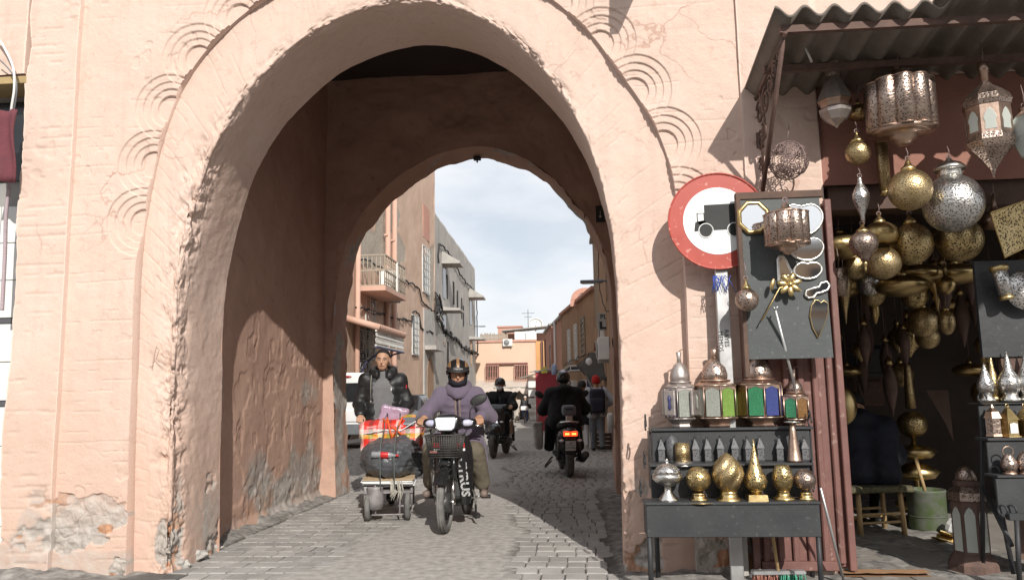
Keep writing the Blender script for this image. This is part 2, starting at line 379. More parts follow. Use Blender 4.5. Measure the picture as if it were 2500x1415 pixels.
# ================================================================ materials of the setting
CEM = (.40, .36, .325); BRK = (.43, .235, .145)
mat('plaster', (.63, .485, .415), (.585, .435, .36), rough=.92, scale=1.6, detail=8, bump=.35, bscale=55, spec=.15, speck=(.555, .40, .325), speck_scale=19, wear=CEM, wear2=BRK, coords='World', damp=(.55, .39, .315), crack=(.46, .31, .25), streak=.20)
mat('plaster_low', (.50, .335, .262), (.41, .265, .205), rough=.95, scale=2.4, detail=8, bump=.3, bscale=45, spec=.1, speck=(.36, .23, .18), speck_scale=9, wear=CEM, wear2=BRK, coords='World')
mat('plaster_shade', (.34, .175, .135), (.26, .13, .105), rough=.95, scale=1.5, detail=7, bump=.5, bscale=30, spec=.1, coords='World')
mat('ceiling_dark', (.055, .04, .037), (.035, .027, .026), rough=.95, scale=2, bump=.3, coords='World')  # even, very dark brown for the passage ceiling
mat('paver', (.365, .348, .328), (.275, .262, .247), rough=.85, scale=3.2, detail=7, bump=.35, bscale=60, spec=.3, rnd=.13, coords='World')
mat('road_dirt', (.15, .142, .133), (.085, .08, .075), rough=.95, scale=7, detail=6, bump=.4, bscale=50, spec=.15, coords='World', wear=(.37, .35, .325))
mat('ground', (.26, .245, .225), (.19, .18, .165), rough=.95, scale=1.5, bump=.3, coords='World')

YW = 5.66
def gz(Y): return -np.clip((np.asarray(Y, float)-20)*.024, 0, .6)
# ================================================================ ground, road, pavers
gx = np.r_[np.linspace(-600, -12, 8), np.linspace(-10, 10, 11), np.linspace(12, 600, 8)]; gy = np.r_[np.linspace(-300, -8, 6), np.linspace(-6, 60, 34), np.linspace(70, 1500, 8)]
GX, GY = np.meshgrid(gx, gy, indexing='ij')
tag(link('ground', np_mesh('ground', np.stack([GX, GY, gz(GY)-.08], -1).reshape(-1, 3), grid_faces(len(gx), len(gy))), 'ground'), kind='structure')
def openness(x, y):
    """how far the joints have washed out: open along both sides, packed level in the wheel track"""
    o = sstep(-.75, -.1, x+.22*fbm(x*1.3, y*.8, 3, 3)+.10*(y-6)) + sstep(-1.75, -2.5, x+.3*fbm(x*1.1, y*.9, 9, 3))*.75
    return np.clip(o, .03, 1)
rx = np.arange(-5.2, 3.2, .05); ry = np.r_[np.arange(3.5, 12, .05), np.arange(12, 62, .5)]
RX, RY = np.meshgrid(rx, ry, indexing='ij')
op = openness(RX, RY); dirt_lip = sstep(-2.95, -3.2, RX)*(RY > 5.9)*.05+sstep(-3.0, -3.6, RX+.2*fbm(RX*2, RY*2, 1))*(RY <= 5.9)*.05
side = sstep(.18, .33, RX)*(RY < 10.5)*(RY > 5)
RZ = gz(RY)+.002-.0155*op*(1-side)+.004*fbm(RX*9, RY*9, 0, 3)*(op > .3)+dirt_lip*(1+.5*fbm(RX*6, RY*6, 4, 4))+side*.03*(.6+.5*fbm(RX*7, RY*7, 2, 3))
RZ = np.where((RY > 22), gz(RY)+.004, RZ)
road = tag(link('road', np_mesh('road', np.stack([RX, RY, RZ], -1).reshape(-1, 3), grid_faces(len(rx), len(ry)), True, {'wear': np.clip(1.05-op*1.4, 0, 1)+(dirt_lip > .01)*.5+side*.5+(RY > 22)}), 'road_dirt'), kind='structure')
pav = []
row = 0; y = 4.9
while y < 22:
    d = .195*(1+.05*rng.uniform(-1, 1)); x = -4.0 + (row % 2)*.08+rng.uniform(-.02, .02)
    while x < .95:
        w = .15*(1+.14*rng.uniform(-1, 1))
        inside = (-3.08 < x+w/2 < .25) if 5.6 < y < 10.5 else (-2.9 < x+w/2 < .95 if y < 5.7 else -4.0 < x < 1.0)
        if inside and openness(x, y) > (.10 if y < 14 else -1): pav.append((x+w/2, y+d/2, w, d))
        x += w
    y += d; row += 1
def paver_verts(w, d, g, cs=None):
    a, b = w/2-g, d/2-g; e = .010; v = []
    for (k, z) in ((0, -.03), (0, -.007), (e, 0)):
        for sx, sy in ((-1, -1), (1, -1), (1, 1), (-1, 1)):
            v.append((sx*(a-k)+(rng.uniform(-.004, .004) if cs else 0), sy*(b-k)+(rng.uniform(-.004, .004) if cs else 0), z))
    f = [(8, 9, 10, 11)] + [(i*4+j, i*4+(j+1) % 4, i*4+4+(j+1) % 4, i*4+4+j) for i in (0, 1) for j in range(4)]
    return v, f
shapes = []
for i in range(12):
    v, f = paver_verts(.15, .195, .0035, True); me = bpy.data.meshes.new('paver'); me.from_pydata(v, [], f); me.materials.append(MATS['paver']); shapes.append(me)
pav.sort(key=lambda p: p[1]*1.0+abs(p[0]+1)*.0)
seen = [p for p in pav if p[1] > 5.35]; seen.sort(key=lambda p: p[1]); rest = []
ontop = [p for p in seen if openness(p[0], p[1]) > .12]
indiv = ontop[:300]; ids = set(id(p) for p in indiv); rest = [p for p in pav if id(p) not in ids]
for p in indiv:
    o = link('paver', rng.choice(shapes), None, road); o.location = (p[0], p[1], float(gz(p[1]))+rng.uniform(-.002, .003)); o.scale = (p[2]/.15, p[3]/.195, 1); o.rotation_euler = (rng.uniform(-.012, .012), rng.uniform(-.012, .012), rng.uniform(-.02, .02))
V, F = [], []
for p in rest:
    v, f = paver_verts(p[2], p[3], .003 if p[1] < 11 else .004, True); n = len(V); z0 = float(gz(p[1]))+rng.uniform(-.002, .002)
    V += [(p[0]+q[0], p[1]+q[1], z0+q[2]) for q in v]; F += [[i+n for i in q] for q in f]
tag(link('paver_field', np_mesh('paver_field', V, F, False), 'paver', road), kind='stuff')

# ================================================================ the gatehouse
gate = thing('gatehouse', 'salmon plastered gatehouse with a horseshoe arch and a vaulted passage through it', 'gate', (-1.24, YW, 0))
def gpart(name, V, F, m, attrs=None, smooth=True):
    V = np.asarray(V).reshape(-1, 3)-np.array([-1.24, YW, 0]); return link(name, np_mesh(name, V, F, smooth, attrs), m, gate)
IN = np.array([(-2.97, -.05), (-2.99, .7), (-3.0, 1.4), (-3.0, 2.1), (-2.92, 2.62), (-2.77, 3.15), (-2.56, 3.55), (-2.3, 3.85), (-2.0, 4.09), (-1.6, 4.26), (-1.2, 4.31), (-.82, 4.22), (-.45, 3.98), (-.13, 3.62), (.1, 3.2), (.24, 2.75), (.305, 2.3), (.325, 1.5), (.31, .7), (.30, -.05)])
OUT = np.array([(-3.25, -.05), (-3.275, .7), (-3.285, 1.5), (-3.29, 2.3), (-3.245, 2.82), (-3.14, 3.34), (-2.95, 3.8), (-2.66, 4.15), (-2.27, 4.43), (-1.75, 4.64), (-1.22, 4.7), (-.7, 4.6), (-.2, 4.32), (.16, 3.98), (.38, 3.65), (.55, 3.38), (.68, 3.10), (.76, 2.75), (.80, 2.2), (.80, 1.5), (.795, .7), (.79, -.05)])
NU = 1300
cin = resample(catmull(IN, 800), NU); cout = resample(catmull(OUT, 800), NU)
su = np.linspace(0, 1, NU)
tang = np.gradient(cin, axis=0); tang /= np.linalg.norm(tang, axis=1)[:, None]
nout = np.stack([-tang[:, 1], tang[:, 0]], 1)           # away from the opening
arcL = np.linalg.norm(np.diff(cin, axis=0), axis=1).sum()
# archivolt band, broken arris and intrados as one surface; s<0 on the face, s>0 into the passage
sf = np.r_[np.linspace(-1, -.4, 26)[:-1], np.linspace(-.4, 0, 44)[:-1]]; si = np.r_[np.linspace(0, .22, 34), np.linspace(.22, .79, 36)[1:]]
Ps, wear_, wear2_ = [], [], []
left = sstep(.47, .40, su); zc = cin[:, 1]
amp = .016 + .115*left*sstep(3.6, 3.0, zc)*(.30+.70*sstep(-.1, .5, vnoise(zc*1.5, 0, 5)+.5*sstep(2.2, 2.7, zc)+.3*sstep(1.2, .6, zc))) + .03*(1-left)*sstep(1.6, .6, zc) + .018*sstep(3.2, 3.6, zc)
al = su*arcL
for k, s in enumerate(np.r_[sf, si[1:]]):
    if s <= 0:
        t = -s; base = cin*(1-t)+cout*t; dist = t*.44; Yb = np.full(NU, YW)
    else:
        base = cin+np.stack([.04*(s/.79)*sstep(-1, 0, cin[:, 0]), 0*su], 1); dist = s; Yb = np.full(NU, YW+s)
    sd = dist*(-1 if s <= 0 else 1)
    crs = vnoise(al/.085+.4*fbm(al*2, sd*4, 3, 2, 4), sd*2.0, 11, 3)                               # brick courses in the broken edge
    lump = .5+.5*fbm(al/.16, sd/.10, 2, 4, 5); step = .5+.5*np.tanh(3*crs)
    wob = .03*fbm(al/.2, 0*al, 5, 3, 8)*left; fall = np.exp(-((sd+wob)/(.055+.135*left*sstep(3.6, 2.9, zc)))**2)
    er = amp*fall*(.06+1.0*np.clip(lump*1.5-.25, 0, 2)*(.30+.70*step)) + amp*.55*fall*(np.abs(fbm(al/.07, sd/.06, 7, 3, 9))-.15)*(.4+.6*step)
    er = np.maximum(er, 0)
    fine = .004*fbm(al/.25, sd/.2, 1, 4, 2)+.0014*fbm(al/.06, sd/.06, 4, 3, 6)
    lines = -.004*(np.abs(((al/.085+.25*fbm(al/.6, sd*3, 0, 2)) % 1)-.5) < .06)*(vnoise(al/.085//1*3.7, sd*5, 3) > .1)*(1 if s < 0 else .0)
    # flaking of the plaster near the ground
    z0 = base[:, 1]; low = sstep(1.0, .15, z0)
    fl = sstep(.05, .16, fbm(base[:, 0]*3+sd, z0*3.2, sd*3, 5, 21)+low*.55-.42)*low
    solid = er + fl*.028*(.6+.6*fbm(al/.05, sd/.05, 3, 3)) - (fine+lines)
    face = 1.0 if s <= -.12 else 0.0 if s > .05 else None
    if s <= 0: wy = np.clip(.55+.45*dist/.08, .55, 1); wn_ = 1-np.clip(dist/.08, 0, 1)*1.0
    else: wn_ = np.clip(.55+.45*dist/.08, .55, 1); wy = 1-np.clip(dist/.08, 0, 1)
    P = np.stack([base[:, 0]+nout[:, 0]*solid*wn_, Yb+solid*wy, base[:, 1]+nout[:, 1]*solid*wn_], 1)
    Ps.append(P)
    blot = sstep(.15, .4, fbm(al/.35, sd/.25, 6, 4, 33)-.02)
    wear_.append(np.clip(fl*1.1*(fbm(al/.3, sd/.3, 1, 3, 4) > -.2)+.9*sstep(.035, .075, er)*blot*(z0 > 1.2)*sstep(3.0, 2.6, z0)+low*.25*(.5+fbm(al/.5, sd/.5, 5, 3))+.35*(s > .5)*sstep(.9, .3, z0), 0, 1))
    wear2_.append(np.clip(sstep(.03, .07, er)*sstep(.8, .3, z0)*.9*(crs > .1)+fl*.7*(fbm(al/.2, sd/.2, 8, 3, 14) > .25), 0, 1))
Ps = np.stack(Ps, 1); nv = Ps.shape[1]
gpart('arch_surround', Ps, grid_faces(NU, nv, True), 'plaster', {'wear': np.stack(wear_, 1), 'wear2': np.stack(wear2_, 1)})

# spandrels with stepped scallops around the arch
co = resample(catmull(OUT, 800), 2300); NO = 2300
sarc = np.r_[0, np.cumsum(np.linalg.norm(np.diff(co, axis=0), axis=1))]
i0 = np.argmin(np.hypot(co[:1150, 0]+3.27, co[:1150, 1]-2.60)); i1 = 1150+np.argmin(np.hypot(co[1150:, 0]-.77, co[1150:, 1]-2.60))
nsc = int(round((sarc[i1]-sarc[i0])/.445)); scal = [np.array([np.interp(t, sarc, co[:, 0]), np.interp(t, sarc, co[:, 1])]) for t in np.linspace(sarc[i0], sarc[i1], nsc+1)]
RL, RRT, RT = -3.82, 1.255, 5.9
tgt = []
for p in co:
    if p[1] < 2.3: tgt.append((RL if p[0] < -1.2 else RRT, p[1])); continue
    d = p-np.array([-1.24, 2.3]); kx = ((RL if d[0] < 0 else RRT)+1.24)/d[0] if abs(d[0]) > 1e-6 else 1e9; kz = (RT-2.3)/max(d[1], 1e-6); k = min(kx, kz); tgt.append((-1.24+d[0]*k, 2.3+d[1]*k))
tgt = np.array(tgt); NVS = 230
vv = np.linspace(0, 1, NVS)**1.35
Q = co[:, None, :]*(1-vv[None, :, None])+tgt[:, None, :]*vv[None, :, None]
QX, QZ = Q[..., 0], Q[..., 1]
def facade_relief(X, Z, k=1.0):
    h = .006*fbm(X*1.5, Z*1.5, 0, 4, 40)+.0016*fbm(X*14, Z*14, 0, 3, 41)
    course = ((Z/.075+.3*fbm(X*1.2, Z*.8, 0, 2, 42)) % 1); h = h-.0045*k*(np.abs(course-.5) < .10)*sstep(.12, .4, vnoise(X*3.0, np.floor(Z/.075)*7.3, 0, 43)*.8+.5*fbm(X*9, Z*25, 0, 2, 47))
    pit = sstep(.55, .72, fbm(X*11, Z*11, 3, 2, 44)); h = h-.006*pit*sstep(0, .4, vnoise(X*1.3, Z*1.3, 2, 46))
    low = sstep(1.15, .1, Z); q = fbm(X*1.9, Z*2.3, 5, 5, 45)+low*.75
    fl = sstep(.42, .50, q)*low
    crack = sstep(.035, .0, np.abs(fbm(X*1.6, Z*1.6, 8, 4, 48)))*low*.9
    h = h-.026*fl*(.7+.5*fbm(X*14, Z*14, 2, 3, 49))-.012*crack
    w = np.clip(fl*.95*(fbm(X*2.5, Z*2.5, 1, 3, 50) > -.25)+.55*sstep(.1, .45, fbm(X*1.4, Z*1.7, 4, 4, 51)+low*.35-.3)*sstep(1.35, .6, Z), 0, 1)
    w2 = np.clip(fl*(fbm(X*5, Z*9, 1, 2, 52) > .25)*.9, 0, 1)
    return h, w, w2
hs, w_, w2_ = facade_relief(QX, QZ, .6)
ring = np.zeros_like(QX); nover = np.zeros_like(QX)
for c in scal:
    r = np.hypot(QX-c[0], QZ-c[1])
    for rk, dd in ((.268, .012), (.211, .013), (.158, .013), (.104, .020)):
        ring += dd*sstep(rk+.003, rk-.003, r)
hs = hs-np.minimum(ring, .062)
PY = YW-.098-hs; Pq = np.stack([QX, PY, QZ], -1)
edge = np.stack([co[:, 0], np.full(NO, YW+.012), co[:, 1]], 1)[:, None, :]
Pq = np.concatenate([edge, Pq[:, :1], Pq], 1)
pad = lambda a: np.concatenate([a[:, :1], a[:, :1], a], 1)
gpart('spandrel', Pq, grid_faces(NO, NVS+2), 'plaster', {'wear': pad(w_), 'wear2': pad(w2_)})
def wall_strip(name, x0, x1, z0, z1, yf, res, m, k=1.0, ret=.15, rag=0.0):
    nx, nz = max(3, int((x1-x0)/res)), int((z1-z0)/res); xs = np.linspace(x0, x1, nx); zs = np.linspace(z0, z1, nz)
    X, Z = np.meshgrid(xs, zs, indexing='ij'); h, a, b = facade_relief(X, Z, k); Xr = X.copy()
    if rag:
        rg = rag*fbm(Z[0]*3, 0*Z[0], 4, 4, 60); Xr = X+np.linspace(1, 0, nx)[:, None]**3*rg[None, :]
    P = np.stack([Xr, yf-h, Z], -1)
    e0 = P[:1].copy(); e0[..., 1] = yf+ret; e1 = P[-1:].copy(); e1[..., 1] = yf+ret
    P = np.concatenate([e0, P[:1], P, P[-1:], e1], 0); a = np.concatenate([a[:1], a[:1], a, a[-1:], a[-1:]], 0); b = np.concatenate([b[:1], b[:1], b, b[-1:], b[-1:]], 0)
    return gpart(name, P, grid_faces(nx+4, nz), m, {'wear': a, 'wear2': b})
wall_strip('pilaster', -4.215, -3.82, -.05, 5.9, YW-.145, .011, 'plaster', 1.4, rag=.02)
wall_strip('pilaster', 1.255, 1.79, -.05, 5.9, YW-.125, .012, 'plaster', .8)
# wall over the shop opening
wall_strip('upper_wall', -6.2, -4.265, 3.82, 5.9, YW-.125, .02, 'plaster', 1.2)
wall_strip('shop_lintel_wall', 1.79, 7.2, 2.68, 3.46, YW-.10, .05, 'plaster_shade', .8, .3)  # darker plaster puts the awning's shade into the wall colour
wall_strip('shop_upper_wall', 1.79, 7.2, 3.46, 5.9, YW-.11, .05, 'plaster', .8, .3)
# passage walls
def tun_wall(name, X0, sgn, y0, y1, m, res):
    ys = np.linspace(y0, y1, int((y1-y0)/res)); zs = np.linspace(-.05, 5.5, int(5.55/res)); Yg, Zg = np.meshgrid(ys, zs, indexing='ij')
    h = .016*fbm(Yg*1.1, Zg*1.0, 2, 3, 70)+.0016*fbm(Yg*9, Zg*9, 1, 3, 71)
    g = sstep(.30, .55, fbm(Yg*2.6, Zg*2.2, 9, 4, 72)); h -= .008*g*sstep(3.2, 2.0, Zg)
    sc = sstep(.36, .52, fbm(Yg*6, Zg*3.5, 4, 3, 75))*sstep(2.6, 1.8, Zg); h -= .006*sc
    low = sstep(.85, .05, Zg); fl = sstep(.22, .46, fbm(Yg*2.2, Zg*2.4, 5, 5, 73)+low*.45)*low; h -= .014*fl*(.6+.6*fbm(Yg*9, Zg*9, 2, 3, 76)); h += .05*sstep(.12, 0, Zg)
    w = np.clip(sstep(.0, .4, fbm(Yg*1.3, Zg*1.5, 4, 4, 74)*.7+sstep(1.0, .1, Zg)*.95-.5)*.7+fl*.3, 0, 1); w2 = np.clip(fl*(fbm(Yg*6, Zg*6, 4, 3, 77) > .25)*.5, 0, 1)
    P = np.stack([X0+sgn*h, Yg, Zg], -1); gpart(name, P, grid_faces(len(ys), len(zs), sgn < 0), m, {'wear': w, 'wear2': w2})
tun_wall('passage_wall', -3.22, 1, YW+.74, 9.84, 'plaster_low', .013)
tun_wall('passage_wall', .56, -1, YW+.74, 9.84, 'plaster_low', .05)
b = MB(); b.box((-1.36+1.24, 8.1-YW, 5.6), (4.2, 3.6, .25)); b.build('passage_ceiling', 'ceiling_dark', gate)
# inner face of the front wall around the opening and the rear arch
RA = np.array([(-3.03, -.05), (-3.07, 1.0), (-3.1, 2.1), (-3.04, 2.75), (-2.91, 3.3), (-2.52, 3.87), (-1.93, 4.30), (-1.27, 4.47), (-.73, 4.36), (-.25, 4.05), (.07, 3.66), (.30, 3.31), (.44, 2.88), (.49, 2.25), (.48, 1.2), (.46, -.05)])
def ring_wall(name, curve, Y, rect, m, res=70, n=420, flip=False, rough=.01):
    c = resample(catmull(curve, 500), n); x0, x1, zt = rect; cx = (curve[0, 0]+curve[-1, 0])/2; T = []
    for p in c:
        if p[1] < 2.3: T.append((x0 if p[0] < cx else x1, p[1])); continue
        d = p-np.array([cx, 2.3]); kx = ((x0 if d[0] < 0 else x1)-cx)/d[0] if abs(d[0]) > 1e-6 else 1e9; kz = (zt-2.3)/max(d[1], 1e-6); k = min(kx, kz); T.append((cx+d[0]*k, 2.3+d[1]*k))
    T = np.array(T); t = np.linspace(0, 1, res); Q = c[:, None]*(1-t[None, :, None])+T[:, None]*t[None, :, None]
    h = rough*fbm(Q[..., 0]*2, Q[..., 1]*2, Y, 5, 80)*np.minimum(1, t*6)[None]
    gpart(name, np.stack([Q[..., 0], Y+h, Q[..., 1]], -1), grid_faces(n, res, flip), m, {'wear': 0*h, 'wear2': 0*h})
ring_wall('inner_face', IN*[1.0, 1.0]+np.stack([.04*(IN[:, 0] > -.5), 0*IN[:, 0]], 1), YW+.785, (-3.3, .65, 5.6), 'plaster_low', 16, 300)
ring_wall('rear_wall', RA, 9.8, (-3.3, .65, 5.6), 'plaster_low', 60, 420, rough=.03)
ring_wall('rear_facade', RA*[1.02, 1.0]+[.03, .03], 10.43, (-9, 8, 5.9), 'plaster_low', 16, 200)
c2 = resample(catmull(RA, 500), 420); t2 = np.gradient(c2, axis=0); t2 /= np.linalg.norm(t2, axis=1)[:, None]; n2 = np.stack([-t2[:, 1], t2[:, 0]], 1); a2 = np.linspace(0, 10.5, 420)
rows = []
for s in np.linspace(0, .62, 40):
    e = .025*np.exp(-((s)/.06)**2)*(.3+fbm(a2/.14, s/.1, 3, 4, 90)*.8)+.022*np.exp(-((s-.62)/.09)**2)*(.3+fbm(a2/.2, s/.1, 3, 4, 91)*.8)+.02*fbm(a2*1.5, s*2, 1, 4, 92)
    rows.append(np.stack([c2[:, 0]+n2[:, 0]*e, np.full(420, 9.8+s), c2[:, 1]+n2[:, 1]*e], 1))
Pr = np.stack(rows, 1); lowr = sstep(.8, .2, Pr[..., 2])
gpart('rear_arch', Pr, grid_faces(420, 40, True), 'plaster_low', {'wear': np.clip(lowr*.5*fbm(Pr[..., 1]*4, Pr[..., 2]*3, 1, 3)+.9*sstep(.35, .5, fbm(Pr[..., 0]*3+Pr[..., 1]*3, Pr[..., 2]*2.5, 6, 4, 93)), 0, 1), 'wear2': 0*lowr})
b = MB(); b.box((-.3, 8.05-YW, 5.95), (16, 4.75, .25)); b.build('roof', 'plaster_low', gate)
# ================================================================ the street beyond the gate
mat('pink_wall', (.57, .42, .33), (.48, .335, .25), rough=.93, scale=.9, detail=8, bump=.3, bscale=25, spec=.1, streak=.25, wear=(.40, .35, .29), coords='World')
mat('ochre_wall', (.47, .34, .22), (.42, .27, .19), rough=.93, scale=.8, detail=8, bump=.3, bscale=25, spec=.1, streak=.45, coords='World')
mat('grey_render', (.43, .41, .375), (.33, .315, .29), rough=.95, scale=.7, detail=9, bump=.3, bscale=18, spec=.1, streak=.5, coords='World')
mat('cream_wall', (.64, .48, .37), (.60, .43, .32), rough=.93, scale=.6, detail=7, bump=.15, bscale=10, spec=.1, coords='World')
mat('rose_wall', (.52, .30, .235), (.46, .25, .195), rough=.93, scale=.7, detail=7, spec=.1, streak=.2, coords='World')
mat('orange_wall', (.62, .34, .15), (.55, .29, .12), rough=.93, scale=1, coords='World')
mat('brown_wall', (.36, .245, .165), (.28, .185, .125), rough=.95, scale=.8, detail=8, bump=.3, bscale=20, spec=.1, streak=.3, coords='World')
mat('rubble', (.34, .27, .21), (.22, .17, .13), rough=.95, scale=5, detail=6, bump=1, bscale=12, spec=.1, voro=.9, vscale=7, coords='World')
mat('white_paint', (.74, .73, .70), (.66, .65, .62), rough=.5, scale=5, spec=.4)
mat('white_grille', (.60, .60, .58), (.5, .5, .48), rough=.6, scale=8)
mat('dark_void', (.02, .018, .017), rough=.9)
mat('dark_glass', (.02, .022, .025), rough=.12, spec=.6)
mat('concrete', (.42, .40, .37), (.33, .31, .29), rough=.93, scale=3, bump=.3, coords='World')
mat('cable', (.035, .033, .033), rough=.7)
mat('pink_pipe', (.56, .36, .28), (.5, .31, .24), rough=.8, scale=3)
mat('grey_plastic', (.45, .45, .44), rough=.5)
mat('maroon_metal', (.23, .095, .08), (.18, .075, .065), rough=.6, scale=5, streak=.2)
mat('lamp_grey', (.16, .17, .19), rough=.45)
mat('sheet_white', (.72, .72, .71), (.64, .64, .63), rough=.6)
mat('wood_fence', (.36, .31, .25), (.27, .23, .18), rough=.9, scale=10)

def house(name, label, x, y, rz, cat='building'): return thing(name, label, cat, (x, y, float(gz(y))-.1), rz)
def lwin(root, u, z, w, h, wallmat, frame='white_grille', bars=(4, 6), proud=.06, shutter=None, face=1, recess=.12):
    """window on a wall whose face is the local plane x=0 (street side +x): reveal, pane, frame and grille"""
    g = MB(); g.box((-recess*.5+.004, u, z), (recess, w, h)); o = g.build('window', shutter or 'dark_glass', root)
    f = MB()
    for s in (-1, 1): f.box((.02, u+s*(w/2+.02), z), (.05, .05, h+.09)); f.box((.02, u, z+s*(h/2+.02)), (.049, w, .05))
    f.build('frame', frame, o)
    if bars:
        r = MB()
        for i in range(1, bars[0]): r.box((proud, u-w/2+w*i/bars[0], z), (.018, .018, h))
        for i in range(0, bars[1]+1): r.box((proud+.004, u, z-h/2+h*i/bars[1]), (.018, w, .018))
        for i in range(bars[0]):
            for j in range(bars[1]):
                r.torus((proud, u-w/2+w*(i+.5)/bars[0], z-h/2+h*(j+.5)/bars[1]), min(w/bars[0], h/bars[1])*.36, .008, 8, 4, (0, math.pi/2, 0))
        r.build('grille', frame, o)
    return o
def relief_wall(root, name, y0, y1, z0, z1, m, patches=0.0, top=None, x=0.0, res=.06):
    ys = np.linspace(y0, y1, max(4, int((y1-y0)/res))); zs = np.linspace(0, 1, max(4, int((z1-z0)/res))); A, B = np.meshgrid(ys, zs, indexing='ij')
    zt = np.interp(A, [y0, y1], top if top else (z1, z1)); Z = z0+B*(zt-z0); wx = root.location
    P0, Q0 = A+wx[1], Z
    h = .02*fbm(P0*.8, Q0*.8, wx[0], 4, 120)+.004*fbm(P0*6, Q0*6, 1, 3, 121); w = np.zeros_like(h)
    if patches: w = sstep(.10, .16, fbm(P0*.35, Q0*.3, 3, 5, 122)+patches*sstep(5.0, 8.0, Z)-.25)*sstep(4.5, 6.0, Z); h = h-.025*w
    P = np.stack([x+h, A, Z], -1); P = np.concatenate([P, np.stack([np.full((len(ys), 1), -.35), A[:, -1:], Z[:, -1:]], -1)], 1); w = np.concatenate([w, w[:, -1:]*0], 1)
    return link(name, np_mesh(name, P.reshape(-1, 3), grid_faces(len(ys), len(zs)+1), True, {'wear': w}), m, root)

def hit(px, py, A, B):
    d = ray(px, py); n = np.array([B[1]-A[1], A[0]-B[0], 0.0]); k = (n @ (np.array([A[0], A[1], 0])-C0))/(n @ d); return C0+d*k
# --- tall pink house on the left of the street
K = 1.6
LB, LA = (-7.25, 16.0), (-6.95, 38.6)
LH = house('pink_house', 'tall pink plastered house with peeling upper wall, caged balcony and iron window grilles', LB[0], LB[1], -math.atan2(LA[0]-LB[0], LA[1]-LB[1]))
LL = math.hypot(LA[0]-LB[0], LA[1]-LB[1])
def lhit(px, py, off=0.0):
    P = hit(px, py, (LA[0]+off, LA[1]), (LB[0]+off, LB[1])); return P
ly = lambda px: math.hypot(lhit(px, 700)[0]-LB[0], lhit(px, 700)[1]-LB[1])
lz = lambda px, py: lhit(px, py)[2]+.1
relief_wall(LH, 'wall', 0, LL, 0, 15.5, 'pink_wall', .35, res=.09)
b = MB(); b.box((-3, LL, 7.7), (6, .1, 15.4)); b.box((-3.2, LL/2, 15.3), (5.8, LL, .2)); b.build('side_wall', 'pink_wall', LH)
b = MB(); b.box((.03, ly(1022), .65), (.08, 7.5, 1.3)); b.build('dado', 'concrete', LH)
for (px, py, w, h) in ((1039, 660, .95, 1.35), (1013, 818, .75, 1.05), (904, 790, .75, 1.5), (889, 880, .9, 1.25)):
    lwin(LH, ly(px), lz(px, py), w*K, h*K, 'pink_wall', proud=.09)
# blind panel high on the wall
b = MB(); b.box((.01, ly(1040), lz(1040, 545)), (.05, 1.5, 1.6)); b.build('recessed_panel', 'rose_wall', LH)
# rain pipes
for px in (955, 938):
    yy = ly(px); b = MB(); b.tube([(.13, yy, 15), (.13, yy, 2.6), (.17, yy+.05, 2.4)], .10, 10)
    for z in (3.2, 5.2, 7.4, 9.6): b.box((.09, yy, z), (.16, .27, .07))
    b.build('rain_pipe', 'pink_pipe', LH)
b = MB(); yy = ly(866); b.tube([(.11, yy, 6.5), (.11, yy, .2)], .085, 8); b.build('rain_pipe', 'pink_pipe', LH)
# balcony cage
yb0, yb1 = ly(872), ly(928); zb0, zb1 = lz(900, 712), lz(900, 640)
bal = MB(); bal.box((.48, (yb0+yb1)/2, zb0-.08), (1.0, yb1-yb0+.15, .16)); bo = bal.build('balcony', 'pink_pipe', LH)
r = MB()
for i in range(13):
    y = yb0+(yb1-yb0)*i/12; r.tube([(.93, y, zb0), (.93, y, zb1)], .02, 5)
for i in range(7):
    x = .06+.87*i/6; r.tube([(x, yb1, zb0), (x, yb1, zb1)], .02, 5); r.tube([(x, yb0, zb0), (x, yb0, zb1)], .02, 5)
for z in (zb0+.02, (zb0+zb1)/2, zb1): r.box((.93, (yb0+yb1)/2, z), (.05, yb1-yb0, .05)); r.box((.5, yb1, z), (.86, .05, .05)); r.box((.5, yb0, z), (.86, .05, .05))
for i in range(12):
    for z in (zb0+.2, zb1-.2): r.torus((.93, yb0+(yb1-yb0)*(i+.5)/12, z), .08, .013, 8, 4, (0, math.pi/2, 0))
r.build('railing', 'wood_fence', bo)
b = MB(); b.box((.96, (yb0*.45+yb1*.55), (zb0+zb1)/2), (.05, .10, zb1-zb0)); b.build('post', 'white_paint', bo)
